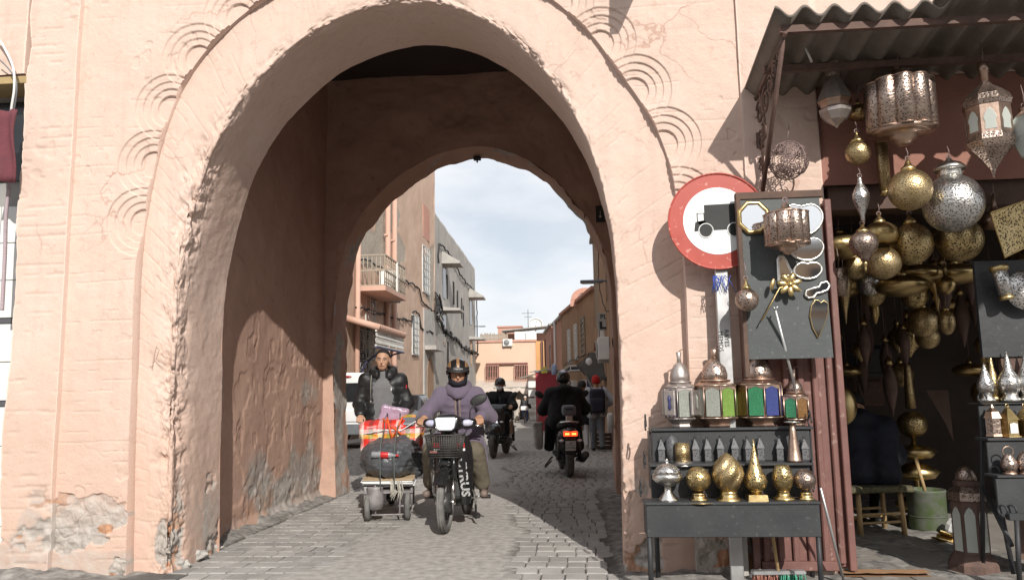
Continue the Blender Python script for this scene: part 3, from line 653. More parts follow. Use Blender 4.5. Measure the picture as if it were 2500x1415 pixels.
# small tiled canopy over a door with scroll irons
yc0, yc1 = ly(838), ly(915); zc_ = lz(880, 812)
b = MB()
for i in range(18): y = yc0+(yc1-yc0)*(i+.5)/18; b.tube([(-.02, y, zc_+.35), (1.15, y, zc_)], (yc1-yc0)/18*.5, 8)
co_ = b.build('canopy_tiles', 'pink_pipe', LH)
mat('canopy_blue', (.06, .06, .13), rough=.5)
b = MB(); b.box((1.05, (yc0+yc1)/2, zc_-.1), (.05, yc1-yc0, .05)); b.box((1.05, (yc0+yc1)/2, zc_-.55), (.06, yc1-yc0, .05))
for i in range(26): y = yc0+(yc1-yc0)*(i+.5)/26; b.torus((1.05, y, zc_-.22), .06, .015, 8, 4, (0, math.pi/2, 0)); b.torus((1.05, y, zc_-.40), .08, .015, 8, 4, (0, math.pi/2, 0))
b.build('canopy_valance', 'white_grille', LH)
b = MB(); b.tube([(1.05, yc0+1.6, zc_-.58), (.8, yc0+1.6, zc_-.64), (.3, yc0+1.6, zc_-1.0), (.05, yc0+1.6, zc_-1.5)], .035, 6); b.tube([(1.05, yc1-.05, zc_-.58), (.7, yc1-.05, zc_-.66), (.25, yc1-.05, zc_-1.0), (.05, yc1-.05, zc_-1.5)], .035, 6); b.box((1.05, (yc0+yc1)/2, zc_-.6), (.08, yc1-yc0, .05)); b.torus((.16, yc0+1.6, zc_-.8), .11, .016, 10, 4, (math.pi/2, 0, 0)); b.build('canopy_bracket', 'canopy_blue', LH)
# arched doorway in grey stone at the far end
yd = ly(1046)
b = MB(); b.box((.03, yd, 2.7), (.07, 2.6, 5.4)); b.build('door_surround', 'concrete', LH)
arch = [(-.75, -2.1)]+[(-.75*math.cos(t), .85*math.sin(t)) for t in np.linspace(0, math.pi, 9)]+[(.75, -2.1)]
b = MB(); b.prism(arch, (.03, 0, 0), (.07, yd, 2.3), (0, 1, 0), (0, 0, 1)); b.build('door', 'brown_wall', LH)
b = MB(); b.box((.3, yd-.1, lz(1046, 851)), (.6, 2.2, .2)); b.build('door_hood', 'concrete', LH)
# outdoor unit of an air conditioner
def aircon(x, y, z, rz, label, s=1.0):
    t = thing('air_conditioner', label, 'air conditioner', (x, y, z), rz)
    b = MB(); b.box((.16*s, 0, .3*s), (.30*s, .8*s, .58*s), bev=.02); b.build('casing', 'white_paint', t)
    b = MB(); b.lathe([(.235*s, 0), (.235*s, .012)], 24, (.318*s, -.08*s, .3*s), (0, math.pi/2, 0)); b.build('fan_opening', 'lamp_grey', t)
    b = MB()
    for r in (.06, .12, .18, .235): b.torus((.34*s, -.08*s, .3*s), r*s, .006*s, 20, 4, (0, math.pi/2, 0))
    for a in range(8): b.tube([(.34*s, -.08*s, .3*s), (.34*s, -.08*s+.235*s*math.cos(a*math.pi/4), .3*s+.235*s*math.sin(a*math.pi/4))], .005*s, 4)
    b.build('fan_grille', 'white_grille', t)
    for q in (-.3, .3): b = MB(); b.box((.14*s, q*s, -.02), (.34*s, .04, .05)); b.build('bracket', 'grey_plastic', t)
    return t
p = lhit(944, 733, .2); aircon(lhit(944, 733)[0]+.06, p[1], p[2], LH.rotation_euler.z, 'white air conditioner beside the caged balcony on the pink house', 1.7)

# --- grey rendered house
GB, GA = (-7.06, 38.75), (-7.32, 57.6)
GH = house('grey_house', 'long grey rendered house with concrete window hoods and slit windows', GB[0], GB[1], -math.atan2(GA[0]-GB[0], GA[1]-GB[1]))
GL = math.hypot(GA[0]-GB[0], GA[1]-GB[1])
def ghit(px, py, off=0.0): return hit(px, py, (GA[0]+off, GA[1]), (GB[0]+off, GB[1]))
gy_ = lambda px: math.hypot(ghit(px, 700)[0]-GB[0], ghit(px, 700)[1]-GB[1])
gzz = lambda px, py: ghit(px, py)[2]-GH.location.z
relief_wall(GH, 'wall', 0, GL, 0, 11, 'grey_render', 0, (11.25, 11.2), res=.12)
b = MB(); b.box((-3, GL, 5.4), (6, .1, 10.8)); b.box((-3.2, GL/2, 11.0), (5.8, GL, .1)); b.build('side_wall', 'grey_render', GH)
for (px, py, w) in ((1084, 640, 1.0), (1084, 752, 1.05), (1148, 722, 1.2), (1148, 822, 1.2)):
    y, z = gy_(px), gzz(px, py); b = MB(); top = .0
    b.prism([(0, 0), (1.0, -.10), (1.0, -.22), (0, -.2)] if py > 740 else [(0, .5), (1.0, -.1), (1.0, -.22), (0, -.2)], (0, w*K, 0), (0, y-w*K/2, z), (1, 0, 0), (0, 0, 1))
    o = b.build('window_hood', 'concrete', GH)
    b = MB(); b.box((.0, y, z-1.2), (.05, w*.95, 1.7)); b.build('window', 'dark_glass', GH)
for (px, py) in ((1091, 700), (1107, 715), (1116, 735), (1126, 752), (1092, 862), (1130, 770)):
    b = MB(); b.box((.005, gy_(px), gzz(px, py)), (.06, .45, 1.35)); b.build('slit_window', 'dark_void', GH)

# --- cables strung along the left side
def cable(label, pts, r=.03, n=40, wob=.03, x=None, name='cable_bundle', m='cable'):
    P = resample(catmull(np.array(pts), 100), n); c0 = P[0].copy()
    P[:, 2] += wob*np.array([vnoise(i*.7, r*100, 0, 5) for i in range(n)]); P[:, 0] += wob*.5*np.array([vnoise(i*.9, r*77, 3, 6) for i in range(n)])
    b = MB(); b.tube(P-c0, r, 6); return tag(b.build(name, m, None, c0), label, 'cable')
XG = 'g'
def lx(px, py, X=.06): return lhit(px, py, .06) if X == .06 else ghit(px, py, .1)
cable('black cable bundle sagging below the caged balcony along the pink wall', [lx(868, 745), lx(905, 760), lx(950, 772), lx(985, 780), lx(1003, 785), lx(1012, 762), lx(1022, 765), lx(1030, 800), lx(1058, 812)], .036, 60, .10)
cable('black cable bundle running above the air conditioner along the pink wall', [lx(870, 628), lx(915, 645), lx(955, 668), lx(990, 687), lx(1022, 702), lx(1030, 735), lx(1050, 752), lx(1068, 765)], .034, 60, .10)
cable('thick black cable hanging in loops along the grey house', [lx(1068, 770, 'g'), lx(1075, 790, 'g'), lx(1100, 815, 'g'), lx(1122, 835, 'g'), lx(1140, 850, 'g'), lx(1158, 860, 'g'), lx(1166, 862, 'g')], .07, 70, .18)
cable('thin black cable arching over the upper window hood of the grey house', [lx(1071, 640, 'g'), lx(1072, 595, 'g'), lx(1085, 605, 'g'), lx(1104, 630, 'g'), lx(1130, 680, 'g'), lx(1160, 714, 'g'), lx(1164, 760, 'g'), lx(1166, 860, 'g')], .045, 70, .1)
b = MB(); c0 = lx(1066, 745)
for k in range(7):
    P = [Vector((rng.uniform(.0, .25), rng.uniform(-.9, .9), rng.uniform(-1, .6))) for _ in range(4)]; b.tube([Vector(q) for q in catmull(P, 14)], .03, 5)
b.box((.08, .1, .2), (.16, .3, .35)); b.box((.08, -.3, -.2), (.16, .2, .3))
tag(b.build('cable_junction', 'cable', None, c0), 'tangle of black cable and boxes where the pink and grey houses meet', 'cable')

# --- building that closes the street
YF = 58.0
FB = house('closing_building', 'low cream building closing the street with two barred windows and a flat roof', onY(1240, 900, YF)[0], YF, 0)
fx = lambda px: onY(px, 850, YF)[0]-FB.location.x
fz = lambda py: onY(1240, py, YF)[2]-FB.location.z
b = MB(); b.box((fx(1225), .5, fz(833)/2), (fx(1308)-fx(1142), 1, fz(833))); b.build('wall', 'cream_wall', FB)
b = MB(); b.box((fx(1225), .45, fz(832)), (fx(1308)-fx(1142)+.1, 1.1, .16)); b.build('parapet', 'rose_wall', FB)
b = MB(); b.box((fx(1318), .45, fz(833)/2), (fx(1328)-fx(1308), 1, fz(833)*.99)); b.build('corner_wall', 'orange_wall', FB)
for px in (1202, 1272):
    w, h, z = fx(1217)-fx(1189), fz(889)-fz(921), fz(905)
    g = MB(); g.box((fx(px), -.02, z), (w, .12, h)); o = g.build('window', 'dark_glass', FB)
    g = MB(); g.box((fx(px), -.10, z), (.06, .06, h)); g.box((fx(px), -.10, z), (w, .06, .06))
    for s in (-1, 1): g.box((fx(px)+s*w/2, -.1, z), (.1, .08, h+.1)); g.box((fx(px), -.1, z+s*h/2), (w+.1, .08, .1))
    g.build('frame', 'maroon_metal', o)
    g = MB()
    for i in range(9): g.box((fx(px)-w*.58+w*1.16*i/8, -.3, z-.18), (.035, .035, h*1.25))
    for s in (-1, 1): g.box((fx(px), -.3, z-.18+s*h*.62), (w*1.18, .04, .05))
    g.build('grille', 'rose_wall', o)
b = MB(); b.box((fx(1237), -.12, fz(887)), (fx(1288)-fx(1187), .25, .10)); b.build('ledge', 'maroon_metal', FB)
p = onY(1240, 850, YF-.3); aircon(onY(1240, 845, YF)[0], YF-.01, onY(1240, 845, YF)[2], -math.pi/2, 'white air conditioner under the parapet of the closing building', .9)
# rooftop things behind the parapet
def rtop(name, label, px0, px1, py0, py1, Y, m, dep=1.5, cat='roof structure'):
    a, c = onY(px0, py1, Y), onY(px1, py0, Y); b = MB(); w, h = c[0]-a[0], c[2]-a[2]; b.box((w/2, dep/2, h/2), (w, dep, h)); b.box((w/2, dep/2, h+.06), (w+.16, dep+.16, .12))
    return tag(b.build(name, m, None, a), label, cat)
rtop('roof_room', 'pink roof room with a flat slab above the closing building', 1216, 1272, 798, 842, YF+6, 'rose_wall', 3)
t = thing('roof_shed', 'white panelled roof shed with a grey lean-to roof on the closing building', 'roof structure', tuple(onY(1256, 833, YF+2)))
a, c = onY(1256, 833, YF+2), onY(1310, 808, YF+2); w, h = c[0]-a[0], c[2]-a[2]
for i in range(2): b = MB(); b.box((w*(.25+.5*i), 0, h/2), (w*.5-.04, .06, h)); b.build('panel', 'sheet_white', t)
b = MB(); b.prism([(-1.0, h+.05), (w+1.0, h+.35), (w+1.0, h+.42), (-1.0, h+.12)], (0, 2.4, 0), (0, -.25, 0)); b.build('roof', 'concrete', t)
for x in (-.7, w+.7): b = MB(); b.box((x, .2, h/2), (.09, .09, h)); b.build('post', 'lamp_grey', t)
b = MB(); b.box((w/2, 2, h/2), (w+1.6, .08, h)); b.build('back_wall', 'rose_wall', t)
t = thing('roof_fence', 'weathered reed fence along the roof of the closing building', 'fence', tuple(onY(1172, 833, YF+.6)))
a, c = onY(1172, 833, YF+.6), onY(1240, 812, YF+.6); w, h = c[0]-a[0], c[2]-a[2]
me = None
for i in range(34):
    b = MB(); b.box((0, 0, h/2), (w/34*.82, .03, h)) if me is None else None
    if me is None: me = b.mesh('slat'); me.materials.append(MATS['wood_fence'])
    o = link('slat', me, None, t, (w*(i+.5)/34, rng.uniform(-.02, .02), rng.uniform(-.12, .05)))
b = MB(); b.box((w/2, .04, h*.75), (w, .04, .05)); b.box((w/2, .04, h*.25), (w, .04, .05)); b.build('rail', 'wood_fence', t)
t = thing('satellite_dish', 'white satellite dish on a pole above the roofs', 'satellite dish', tuple(onY(1308, 815, YF+4)))
b = MB(); b.tube([(0, 0, 0), (0, 0, .5)], .05, 6); b.build('pole', 'lamp_grey', t)
b = MB(); b.lathe([(0, -.05), (.3, .0), (.55, .12), (.56, .12), (.3, .03), (0, -.02)], 20, (0, 0, .75), (R(62), R(18), 0)); b.build('dish', 'white_paint', t)
b = MB(); b.tube([(0, -.1, .6), (.12, -.65, 1.0)], .025, 5); b.build('feed_arm', 'lamp_grey', t)
b = MB(); a = onY(1290, 812, YF+5); b.tube([(0, 0, 0), (0, 0, 1.9)], .03, 5); b.tube([(-.5, 0, 1.6), (.5, 0, 1.6)], .02, 5); b.tube([(-.3, 0, 1.3), (.3, 0, 1.3)], .02, 5); tag(b.build('roof_antenna', 'lamp_grey', None, a), 'thin rooftop antenna beside the satellite dish', 'antenna')

# --- right side: pink houses, brown house, rubble house
def rhouse(name, label, A, B, ztop, m, cat='building', depth=4.0):
    """A far end, B near end of the street face (x,y); local frame: y runs from B to A, street face at x=0 looking to -x"""
    d = Vector((A[0]-B[0], A[1]-B[1])); rz = math.atan2(-d.x, d.y); L = d.length
    t = thing(name, label, cat, (B[0], B[1], float(gz(A[1]))-.1), rz)
    n1, n2 = max(4, int(L/.15)), max(4, int(ztop/.15)); A_, Z_ = np.meshgrid(np.linspace(0, L, n1), np.linspace(0, ztop, n2), indexing='ij')
    P = np.stack([.02*fbm(A_*.7+B[1], Z_*.7, 2, 4, 130), A_, Z_], -1); P = np.concatenate([P, P[:, -1:]+np.array([depth, 0, 0])], 1)
    link('wall', np_mesh('wall', P.reshape(-1, 3), grid_faces(n1, n2+1, True), True), m, t)
    for yy in (.02, L-.02): b = MB(); b.box((depth/2, yy, ztop/2), (depth, .1, ztop-.01)); b.build('end_wall', m, t)
    b = MB(); b.box((.05, L/2, ztop+.05), (.35, L+.05, .12)); b.build('coping', 'concrete' if m != 'brown_wall' else 'rose_wall', t)
    return t, L
def rwin(t, A, B, px, py, w, h, frame='maroon_metal', bars=(3, 6), pane='dark_glass'):
    P = hit(px, py, A, B); u = math.hypot(P[0]-B[0], P[1]-B[1]); z = P[2]-t.location.z
    g = MB(); g.box((.03, u, z), (.1, w, h)); o = g.build('window', pane, t)
    f = MB()
    for s in (-1, 1): f.box((-.03, u+s*w/2, z), (.06, .06, h+.06)); f.box((-.031, u, z+s*h/2), (.062, w+.05, .06))
    f.build('frame', frame, o)
    r = MB()
    for i in range(1, bars[0]): r.box((-.06, u-w/2+w*i/bars[0], z), (.02, .03, h))
    for i in range(1, bars[1]): r.box((-.06, u, z-h/2+h*i/bars[1]), (.025, w, .03))
    r.build('grille', frame, o)
BA, BB = (-.63, 39.8), (.82, 29.6)
bh, L = rhouse('brown_house', 'brown plastered house with three tall grilled windows and a pink coping', BA, BB, 5.75, 'brown_wall')
for px, py in ((1391, 846), (1407, 835), (1424, 820)): rwin(bh, BA, BB, px, py, .85, 1.55, 'white_grille' if px < 1420 else 'wood_fence', (3, 7), 'dark_glass' if px > 1420 else 'sheet_white')
PA, PB = (-2.0, 53.5), (-1.35, 46.5)
ph, L = rhouse('rose_house', 'rose pink house with two narrow shuttered windows beside the orange corner', PA, PB, 6.0, 'rose_wall')
for px in (1323, 1332): rwin(ph, PA, PB, px, 868, .75, 2.1, 'maroon_metal', (2, 5))
PA2, PB2 = (-1.25, 46.2), (-.55, 40.1)
p2, L = rhouse('pale_pink_house', 'pale pink house with a white gutter pipe and a rounded corner', PA2, PB2, 5.9, 'rose_wall')
rwin(p2, PA2, PB2, 1345, 872, .9, 1.5, 'lamp_grey', (3, 4)); rwin(p2, PA2, PB2, 1357, 850, .6, 1.0, 'maroon_metal', (2, 3))
b = MB(); b.tube([(-.12, 3.6, 5.9), (-.12, 3.6, .3)], .06, 8); b.build('gutter_pipe', 'sheet_white', p2)
t = thing('roof_arch', 'small pink brick arch standing on the roof of the brown house', 'arch', tuple(onY(1429, 745, 34)))
b = MB(); pts = [(.62*math.cos(a), .5*math.sin(a)) for a in np.linspace(0, math.pi, 12)]; inn = [(.34*math.cos(a), .3*math.sin(a)) for a in np.linspace(math.pi, 0, 12)]
b.prism(pts+inn, (0, .3, 0), (0, 0, .28)); b.box((0, .15, .12), (1.3, .34, .3)); b.build('brickwork', 'rose_wall', t)
RA_, RB_ = (.80, 29.4), (.98, 16.0)
rh, L = rhouse('rubble_house', 'rough rubble stone house rising above the painted sign', RA_, RB_, 7.2, 'rubble')
b = MB(); b.box((-.02, L/2, 1.9), (.10, L*.98, 3.9)); b.build('plaster_band', 'brown_wall', rh)
b = MB(); b.box((.0, 6.0, 5.2), (.16, 4.0, 3.9)); b.build('plaster_strip', 'brown_wall', rh)
for yy in (2.6, 5.6, 8.8): b = MB(); b.box((-.07, yy, 1.35), (.06, 1.1, 2.3)); b.build('shop_door', 'brown_wall', rh)
# near right: gate side wall continues to the rubble house
NA, NB = (.98, 16.0), (1.0, 10.6)
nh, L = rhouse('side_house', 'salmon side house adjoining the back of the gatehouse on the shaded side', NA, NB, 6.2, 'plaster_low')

# sign with painted letters over the right-hand shops
sp = onY(1478, 785, 20.5)
t = thing('shop_sign', 'grey square sign with black capital letters and a bent arrow on the rubble house', 'sign', (sp[0]+.04, 20.5, sp[2]), 0)
mat('sign_grey', (.40, .385, .36), (.33, .32, .30), rough=.7, scale=4); mat('sign_black', (.02, .02, .02), rough=.6)
b = MB(); b.box((0, 0, 0), (.52, .04, .46), bev=.006); b.build('board', 'sign_grey', t)
lettering('PLO', .17, 'sign_black', t, (-.02, -.023, .13), (math.pi/2, 0, 0), bold=.004); lettering('EL', .15, 'sign_black', t, (.08, -.023, -.01), (math.pi/2, 0, 0), bold=.004); lettering('D', .12, 'sign_black', t, (.19, -.023, -.14), (math.pi/2, 0, 0))
b = MB(); b.box((-.16, -.023, -.09), (.07, .004, .2)); b.box((-.11, -.0232, -.165), (.16, .004, .06)); b.prism([(0, -.07), (.09, 0), (0, .07)], (0, -.004, 0), (-.03, -.022, -.165)); b.build('arrow', 'sign_black', t)
b = MB(); b.tube([(.2, .02, .3), (.5, .02, .3)], .02, 6); b.tube([(.2, .02, -.2), (.5, .02, -.2)], .02, 6); b.build('bracket', 'lamp_grey', t)
for (px, py, Y, lab) in ((1476, 832, 22, 'white air conditioner under the painted sign on the right side'), (1472, 880, 19.5, 'white air conditioner with a hanging cable below the red pipe bracket')):
    q = onY(px, py, Y); aircon(q[0]+.17, Y, q[2], math.pi, lab, .95)
b = MB(); q = onY(1452, 838, 21); b.tube([(0, 0, -.2), (0, 0, 0), (.55, 0, .06)], .035, 8); tag(b.build('pipe_bracket', 'maroon_metal', None, q), 'dark red pipe arm sticking out below the painted sign', 'bracket')
def street_lamp(label, P, dx, ln):
    t = thing('street_lamp', label, 'street lamp', tuple(P))
    b = MB(); b.tube([(0, 0, 0), (dx*ln*.5, 0, .05), (dx*ln, 0, .05)], .025, 8); b.build('arm', 'lamp_grey', t)
    b = MB(); b.box((dx*(ln+.25), 0, .04), (.55, .2, .07), bev=.02); b.build('lamp_head', 'lamp_grey', t)
    b = MB(); b.box((dx*(ln+.28), 0, .0), (.4, .14, .02)); b.build('lens', 'white_grille', t)
q = onY(1487, 690, 19); street_lamp('flat grey street lamp reaching out from the rubble house', q, -1, .18)
q = onY(1155, 798, 57); street_lamp('flat grey street lamp at the far corner of the grey house', q, 1, .4)
cable('thin black cable hanging from the roof of the rubble house', [onY(1461, 612, 20), onY(1462, 690, 20), onY(1476, 750, 19.5), onY(1486, 760, 19)], .012, 30, .02)
cable('thin black cable running under the windows of the brown house', [hit(1380, 890, BA, BB)-[.1, 0, 0], hit(1400, 880, BA, BB)-[.1, 0, 0], hit(1425, 868, BA, BB)-[.1, 0, 0], hit(1450, 862, BA, BB)-[.1, 0, 0]], .02, 30, .05)
# ================================================================ the lantern shop
mat('brass', (.64, .49, .25), (.44, .32, .14), rough=.34, metal=1, scale=9, rvar=.12, bump=.12, bscale=60)
mat('brass_pierced', (.64, .50, .27), (.44, .33, .15), rough=.36, metal=1, scale=9, vscale=70, hole=(.05, .032, .012), thresh=.42, voro=.5)
mat('brass_fine', (.62, .48, .28), (.43, .32, .16), rough=.4, metal=1, scale=9, vscale=95, hole=(.06, .04, .015), thresh=.40, voro=.5)
mat('silver', (.74, .72, .68), (.55, .53, .5), rough=.3, metal=1, scale=9, bump=.15, bscale=60)
mat('silver_pierced', (.72, .70, .67), (.52, .5, .48), rough=.32, metal=1, scale=9, vscale=72, hole=(.05, .048, .045), thresh=.42, voro=.6)
mat('copper', (.55, .40, .32), (.38, .27, .21), rough=.4, metal=1, scale=9, bump=.12, bscale=50)
mat('copper_pierced', (.52, .41, .35), (.36, .28, .235), rough=.38, metal=1, scale=9, vscale=66, hole=(.04, .025, .02), thresh=.40, voro=.5)
mat('pewter', (.50, .45, .42), (.37, .33, .31), rough=.45, metal=.85, scale=8, bump=.15, bscale=50)
mat('rust_iron', (.17, .105, .085), (.10, .065, .055), rough=.75, metal=.3, scale=14, bump=.3)
mat('wire_rust', (.30, .22, .20), (.2, .14, .13), rough=.6, metal=.5, scale=20)
mat('black_iron', (.045, .045, .048), (.03, .03, .032), rough=.55, metal=.2, scale=10, bump=.15)
mat('black_pierced', (.135, .135, .14), (.095, .095, .10), rough=.6, metal=.2, scale=10, vscale=70, hole=(.01, .01, .01), thresh=.32, voro=.4)
mat('black_board', (.045, .047, .05), (.032, .033, .036), rough=.5, scale=3, bump=.12, bscale=25, speck=(.075, .075, .075), speck_scale=45)
mat('slate_board', (.075, .082, .082), (.052, .058, .06), rough=.55, scale=3.5, bump=.12, bscale=30, speck=(.13, .135, .13), speck_scale=38)
mat('maroon_door', (.20, .095, .08), (.145, .07, .06), rough=.55, scale=5, streak=.25, speck=(.3, .2, .17), speck_scale=22, bump=.1)
mat('wood_old', (.13, .08, .06), (.08, .05, .04), rough=.8, scale=8, bump=.3, bscale=30)
mat('fibre_cement', (.20, .17, .145), (.14, .118, .10), rough=.95, scale=4, detail=7, bump=.4, bscale=40, streak=.3, coords='World')
mat('sign_red', (.42, .075, .055), (.36, .06, .045), rough=.42, scale=6, speck=(.62, .3, .26), speck_scale=26, spec=.4)
mat('sign_white', (.80, .80, .79), (.74, .74, .74), rough=.4, scale=3)
mat('galv', (.55, .55, .55), (.42, .42, .42), rough=.4, metal=.7, scale=7)
mat('mirror', (.86, .87, .87), (.84, .85, .86), rough=.05, metal=1, rvar=.02)
mat('frost_glass', (.66, .71, .66), (.6, .65, .6), rough=.35, trans=.35)
def glass(n, c): mat(n, c, tuple(v*.8 for v in c), rough=.22, trans=.55, voro=.35, vscale=60, spec=.5)
glass('glass_green', (.10, .42, .22)); glass('glass_blue', (.09, .12, .40)); glass('glass_amber', (.42, .22, .08)); glass('glass_clear', (.62, .64, .58)); glass('glass_lime', (.35, .55, .12)); glass('glass_red', (.35, .06, .05))
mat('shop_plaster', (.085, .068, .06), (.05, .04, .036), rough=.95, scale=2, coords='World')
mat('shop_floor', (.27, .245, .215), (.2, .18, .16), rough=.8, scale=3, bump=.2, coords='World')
mat('straw', (.47, .33, .17), (.36, .24, .11), rough=.85, scale=12, bump=.4)

# --- shop shell (its rooms lie behind the gatehouse front)
shop = thing('lantern_shop', 'dark lantern shop behind the open doorway beside the gate arch', 'shop', (3.6, YW, 0))
sx = lambda x: x-3.6; sy_ = lambda y: y-YW
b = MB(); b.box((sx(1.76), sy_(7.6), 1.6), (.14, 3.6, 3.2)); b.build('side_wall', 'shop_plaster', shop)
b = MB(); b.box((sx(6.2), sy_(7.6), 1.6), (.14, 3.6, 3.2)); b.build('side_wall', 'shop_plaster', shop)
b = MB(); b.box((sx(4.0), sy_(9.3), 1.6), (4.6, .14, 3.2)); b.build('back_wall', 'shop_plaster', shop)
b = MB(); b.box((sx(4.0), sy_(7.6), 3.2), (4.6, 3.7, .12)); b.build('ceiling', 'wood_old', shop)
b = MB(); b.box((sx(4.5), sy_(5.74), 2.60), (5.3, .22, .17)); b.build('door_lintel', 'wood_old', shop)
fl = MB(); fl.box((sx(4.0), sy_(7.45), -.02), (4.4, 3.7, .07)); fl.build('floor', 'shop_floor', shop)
for i in range(10):
    for j in range(2):
        b = MB(); b.box((sx(1.83+.31*i+.155*j), sy_(5.2+.2*j), .012), (.30, .19, .03), bev=.004); b.build('threshold_tile', 'shop_floor', shop)
# corrugated awning on iron brackets
aw = thing('awning', 'corrugated grey awning on scrolled iron brackets over the lantern stall', 'awning', (1.30, YW-.09, 3.38))
def sheet(x0, x1, yf, z_w, z_f, name='sheet', dz=0.0):
    xs = np.arange(x0, x1, .0177/1.2); N = len(xs); ys = np.linspace(0, 1, 7); rows = []
    wv = .032*np.sin(2*np.pi*(xs-x0)/.177+1.6)
    top = np.stack([np.stack([xs-1.30, np.full(N, .09-t*(YW-yf)), z_w-3.38+(z_f-z_w)*t+wv+dz+.004*np.sin(t*5+xs*3)], 1) for t in ys], 0)
    bot = top.copy(); bot[..., 2] -= .016
    P = np.concatenate([top, bot[::-1], top[:1]], 0)
    link(name, np_mesh(name, P.reshape(-1, 3), grid_faces(len(P), N), True), 'fibre_cement', aw)
    for k in (0, -1):
        E = np.concatenate([top[:, k], bot[:, k]], 0); n = len(ys); link('sheet_edge', np_mesh('sheet_edge', E, [(i, i+1, n+i+1, n+i) for i in range(n-1)], False), 'fibre_cement', aw)
sheet(1.285, 2.36, 4.62, 3.38, 3.545); sheet(2.27, 3.45, 4.42, 3.42, 3.60, dz=.03); sheet(3.2, 6.6, 2.3, 3.46, 3.78, dz=.05)  # last sheet is an unseen addition that keeps sun off the shop interior
for (yy, zz) in ((4.72, 3.465), (5.15, 3.39)): b = MB(); b.box((3.3-.67, yy-YW+.09, zz-3.38), (5.2, .04, .045)); b.build('purlin', 'rust_iron', aw)
def scroll_bracket(X):
    b = MB(); W, Zt, Zb = YW-.10, 3.33, 2.60
    P = lambda y, z: (X-1.30, y-YW+.09, z-3.38)
    b.box(P(W-.012, (Zt+Zb)/2), (.03, .03, Zt-Zb+.1)); b.tube([P(W-.02, Zb), P(5.1, 3.05), P(4.74, 3.44)], .016, 6); b.tube([P(W-.02, Zt), P(4.7, 3.44)], .014, 6)
    def spiral(cy, cz, r, a0, turns=1.6, sg=1):
        pts = [P(cy+r*(1-t*.75)*math.cos(a0+sg*t*turns*2*math.pi), cz+r*(1-t*.75)*math.sin(a0+sg*t*turns*2*math.pi)) for t in np.linspace(0, 1, 26)]; b.tube(pts, .009, 5)
    for (cy, cz, r, a, sg) in ((5.45, 3.20, .10, 0, 1), (5.28, 3.22, .10, 2, -1), (5.13, 3.27, .075, 1, 1), (5.0, 3.33, .06, 3, -1), (5.47, 3.0, .085, 4, -1), (5.36, 3.03, .07, 1, 1), (5.49, 2.83, .06, 0, 1), (4.88, 3.38, .04, 2, 1)): spiral(cy, cz, r, a, 1.6, sg)
    b.tube([P(5.4, 3.32), P(5.32, 3.1), P(5.42, 2.95), P(5.45, 2.75)], .010, 5); b.build('scroll_bracket', 'rust_iron', aw)
scroll_bracket(1.36); scroll_bracket(4.3)
b = MB(); q = onY(1968, 120, 4.95); b.tube([(0, 0, 0), Vector(onY(1982, 152, 4.95)-onY(1955, 92, 4.95))], .008, 6); tag(b.build('awning_rod', 'galv', None, onY(1955, 92, 4.95)), 'short bright steel rod hanging askew under the awning corner', 'rod')

# --- display stand: black trough on legs with two raised shelves
st = thing('display_stand', 'black stepped display stand with brassware and glass lanterns in front of the arch pier', 'stand', (.95, 5.3, 0))
def sb(name, x0, x1, y0, y1, z0, z1, m='black_board', bev=.004, parent=None):
    b = MB(); b.box(((x0+x1)/2-.95, (y0+y1)/2-5.3, (z0+z1)/2), (x1-x0, y1-y0, z1-z0), bev=bev); return b.build(name, m, parent or st)
tr = sb('trough', .415, 1.46, 5.0, 5.20, .36, .553); sb('trough_rim', .408, 1.468, 4.992, 5.205, .553, .57)
sb('riser', .47, 1.475, 5.20, 5.215, .571, .768); sb('shelf', .46, 1.49, 5.165, 5.34, .769, .785)
sb('riser', .50, 1.53, 5.35, 5.365, .786, .985); sb('shelf', .495, 1.55, 5.33, 5.54, .986, 1.004)
sb('side_panel', .485, .498, 5.37, 5.52, .60, .985); sb('side_panel', 1.535, 1.548, 5.37, 5.52, .60, .985)
for (x, y) in ((.43, 5.02), (1.445, 5.02), (.52, 5.5), (1.53, 5.5)):
    b = MB(); b.tube([(x-.95, y-5.3, .40), (x-.95, y-5.3, 0)], .016, 8); b.build('leg', 'black_iron', st)
for (x, y, z) in ((.43, 5.16, .80), (.46, 5.33, 1.03), (1.53, 5.33, 1.04), (.40, 5.18, .62), (1.47, 5.18, .62)):
    b = MB(); b.torus((x-.95, y-5.3, z), .035, .006, 14, 5, (0, math.pi/2, 0), 0, 5.0); b.torus((x-.95, y-5.3-.0, z+.05), .018, .005, 12, 5, (0, math.pi/2, 0)); b.build('scroll', 'black_iron', st)

SC = lambda px, py, Y: float(np.linalg.norm(onY(px+1, py, Y)-onY(px, py, Y)))
def ware(name, label, cat, px, ybase, Y, parts, group=None, rz=0.0, tilt=None, wire=None, z=None, root=None):
    """parts: (part name, material, profile of (half width px, y px), sides, kwargs). One thing standing or hanging at pixel column px, depth Y"""
    o = onY(px, ybase, Y); s = SC(px, ybase, Y)
    if z is not None: o[2] = z
    t = thing(name, label, cat, tuple(o), rz, group)
    if tilt: t.rotation_euler = tilt
    for pt in parts:
        nm, m, prof = pt[0], pt[1], pt[2]; n = pt[3] if len(pt) > 3 else 22; kw = pt[4] if len(pt) > 4 else {}
        b = MB(); b.lathe([(max(r, .05)*s, (ybase-y)*s) for r, y in prof], n, **kw); b.build(nm, m, t)
    if wire:
        b = MB(); y0, y1 = (ybase-wire[0])*s, (ybase-wire[1])*s; b.tube([(0, 0, y0), (.006, 0, y0*.5+y1*.5), (-.004, 0, y1)], .0035, 5); b.torus((0, 0, y0), .014, .0035, 12, 5, (math.pi/2, 0, 0)); b.build('hook', 'wire_rust', t)
    return t, s
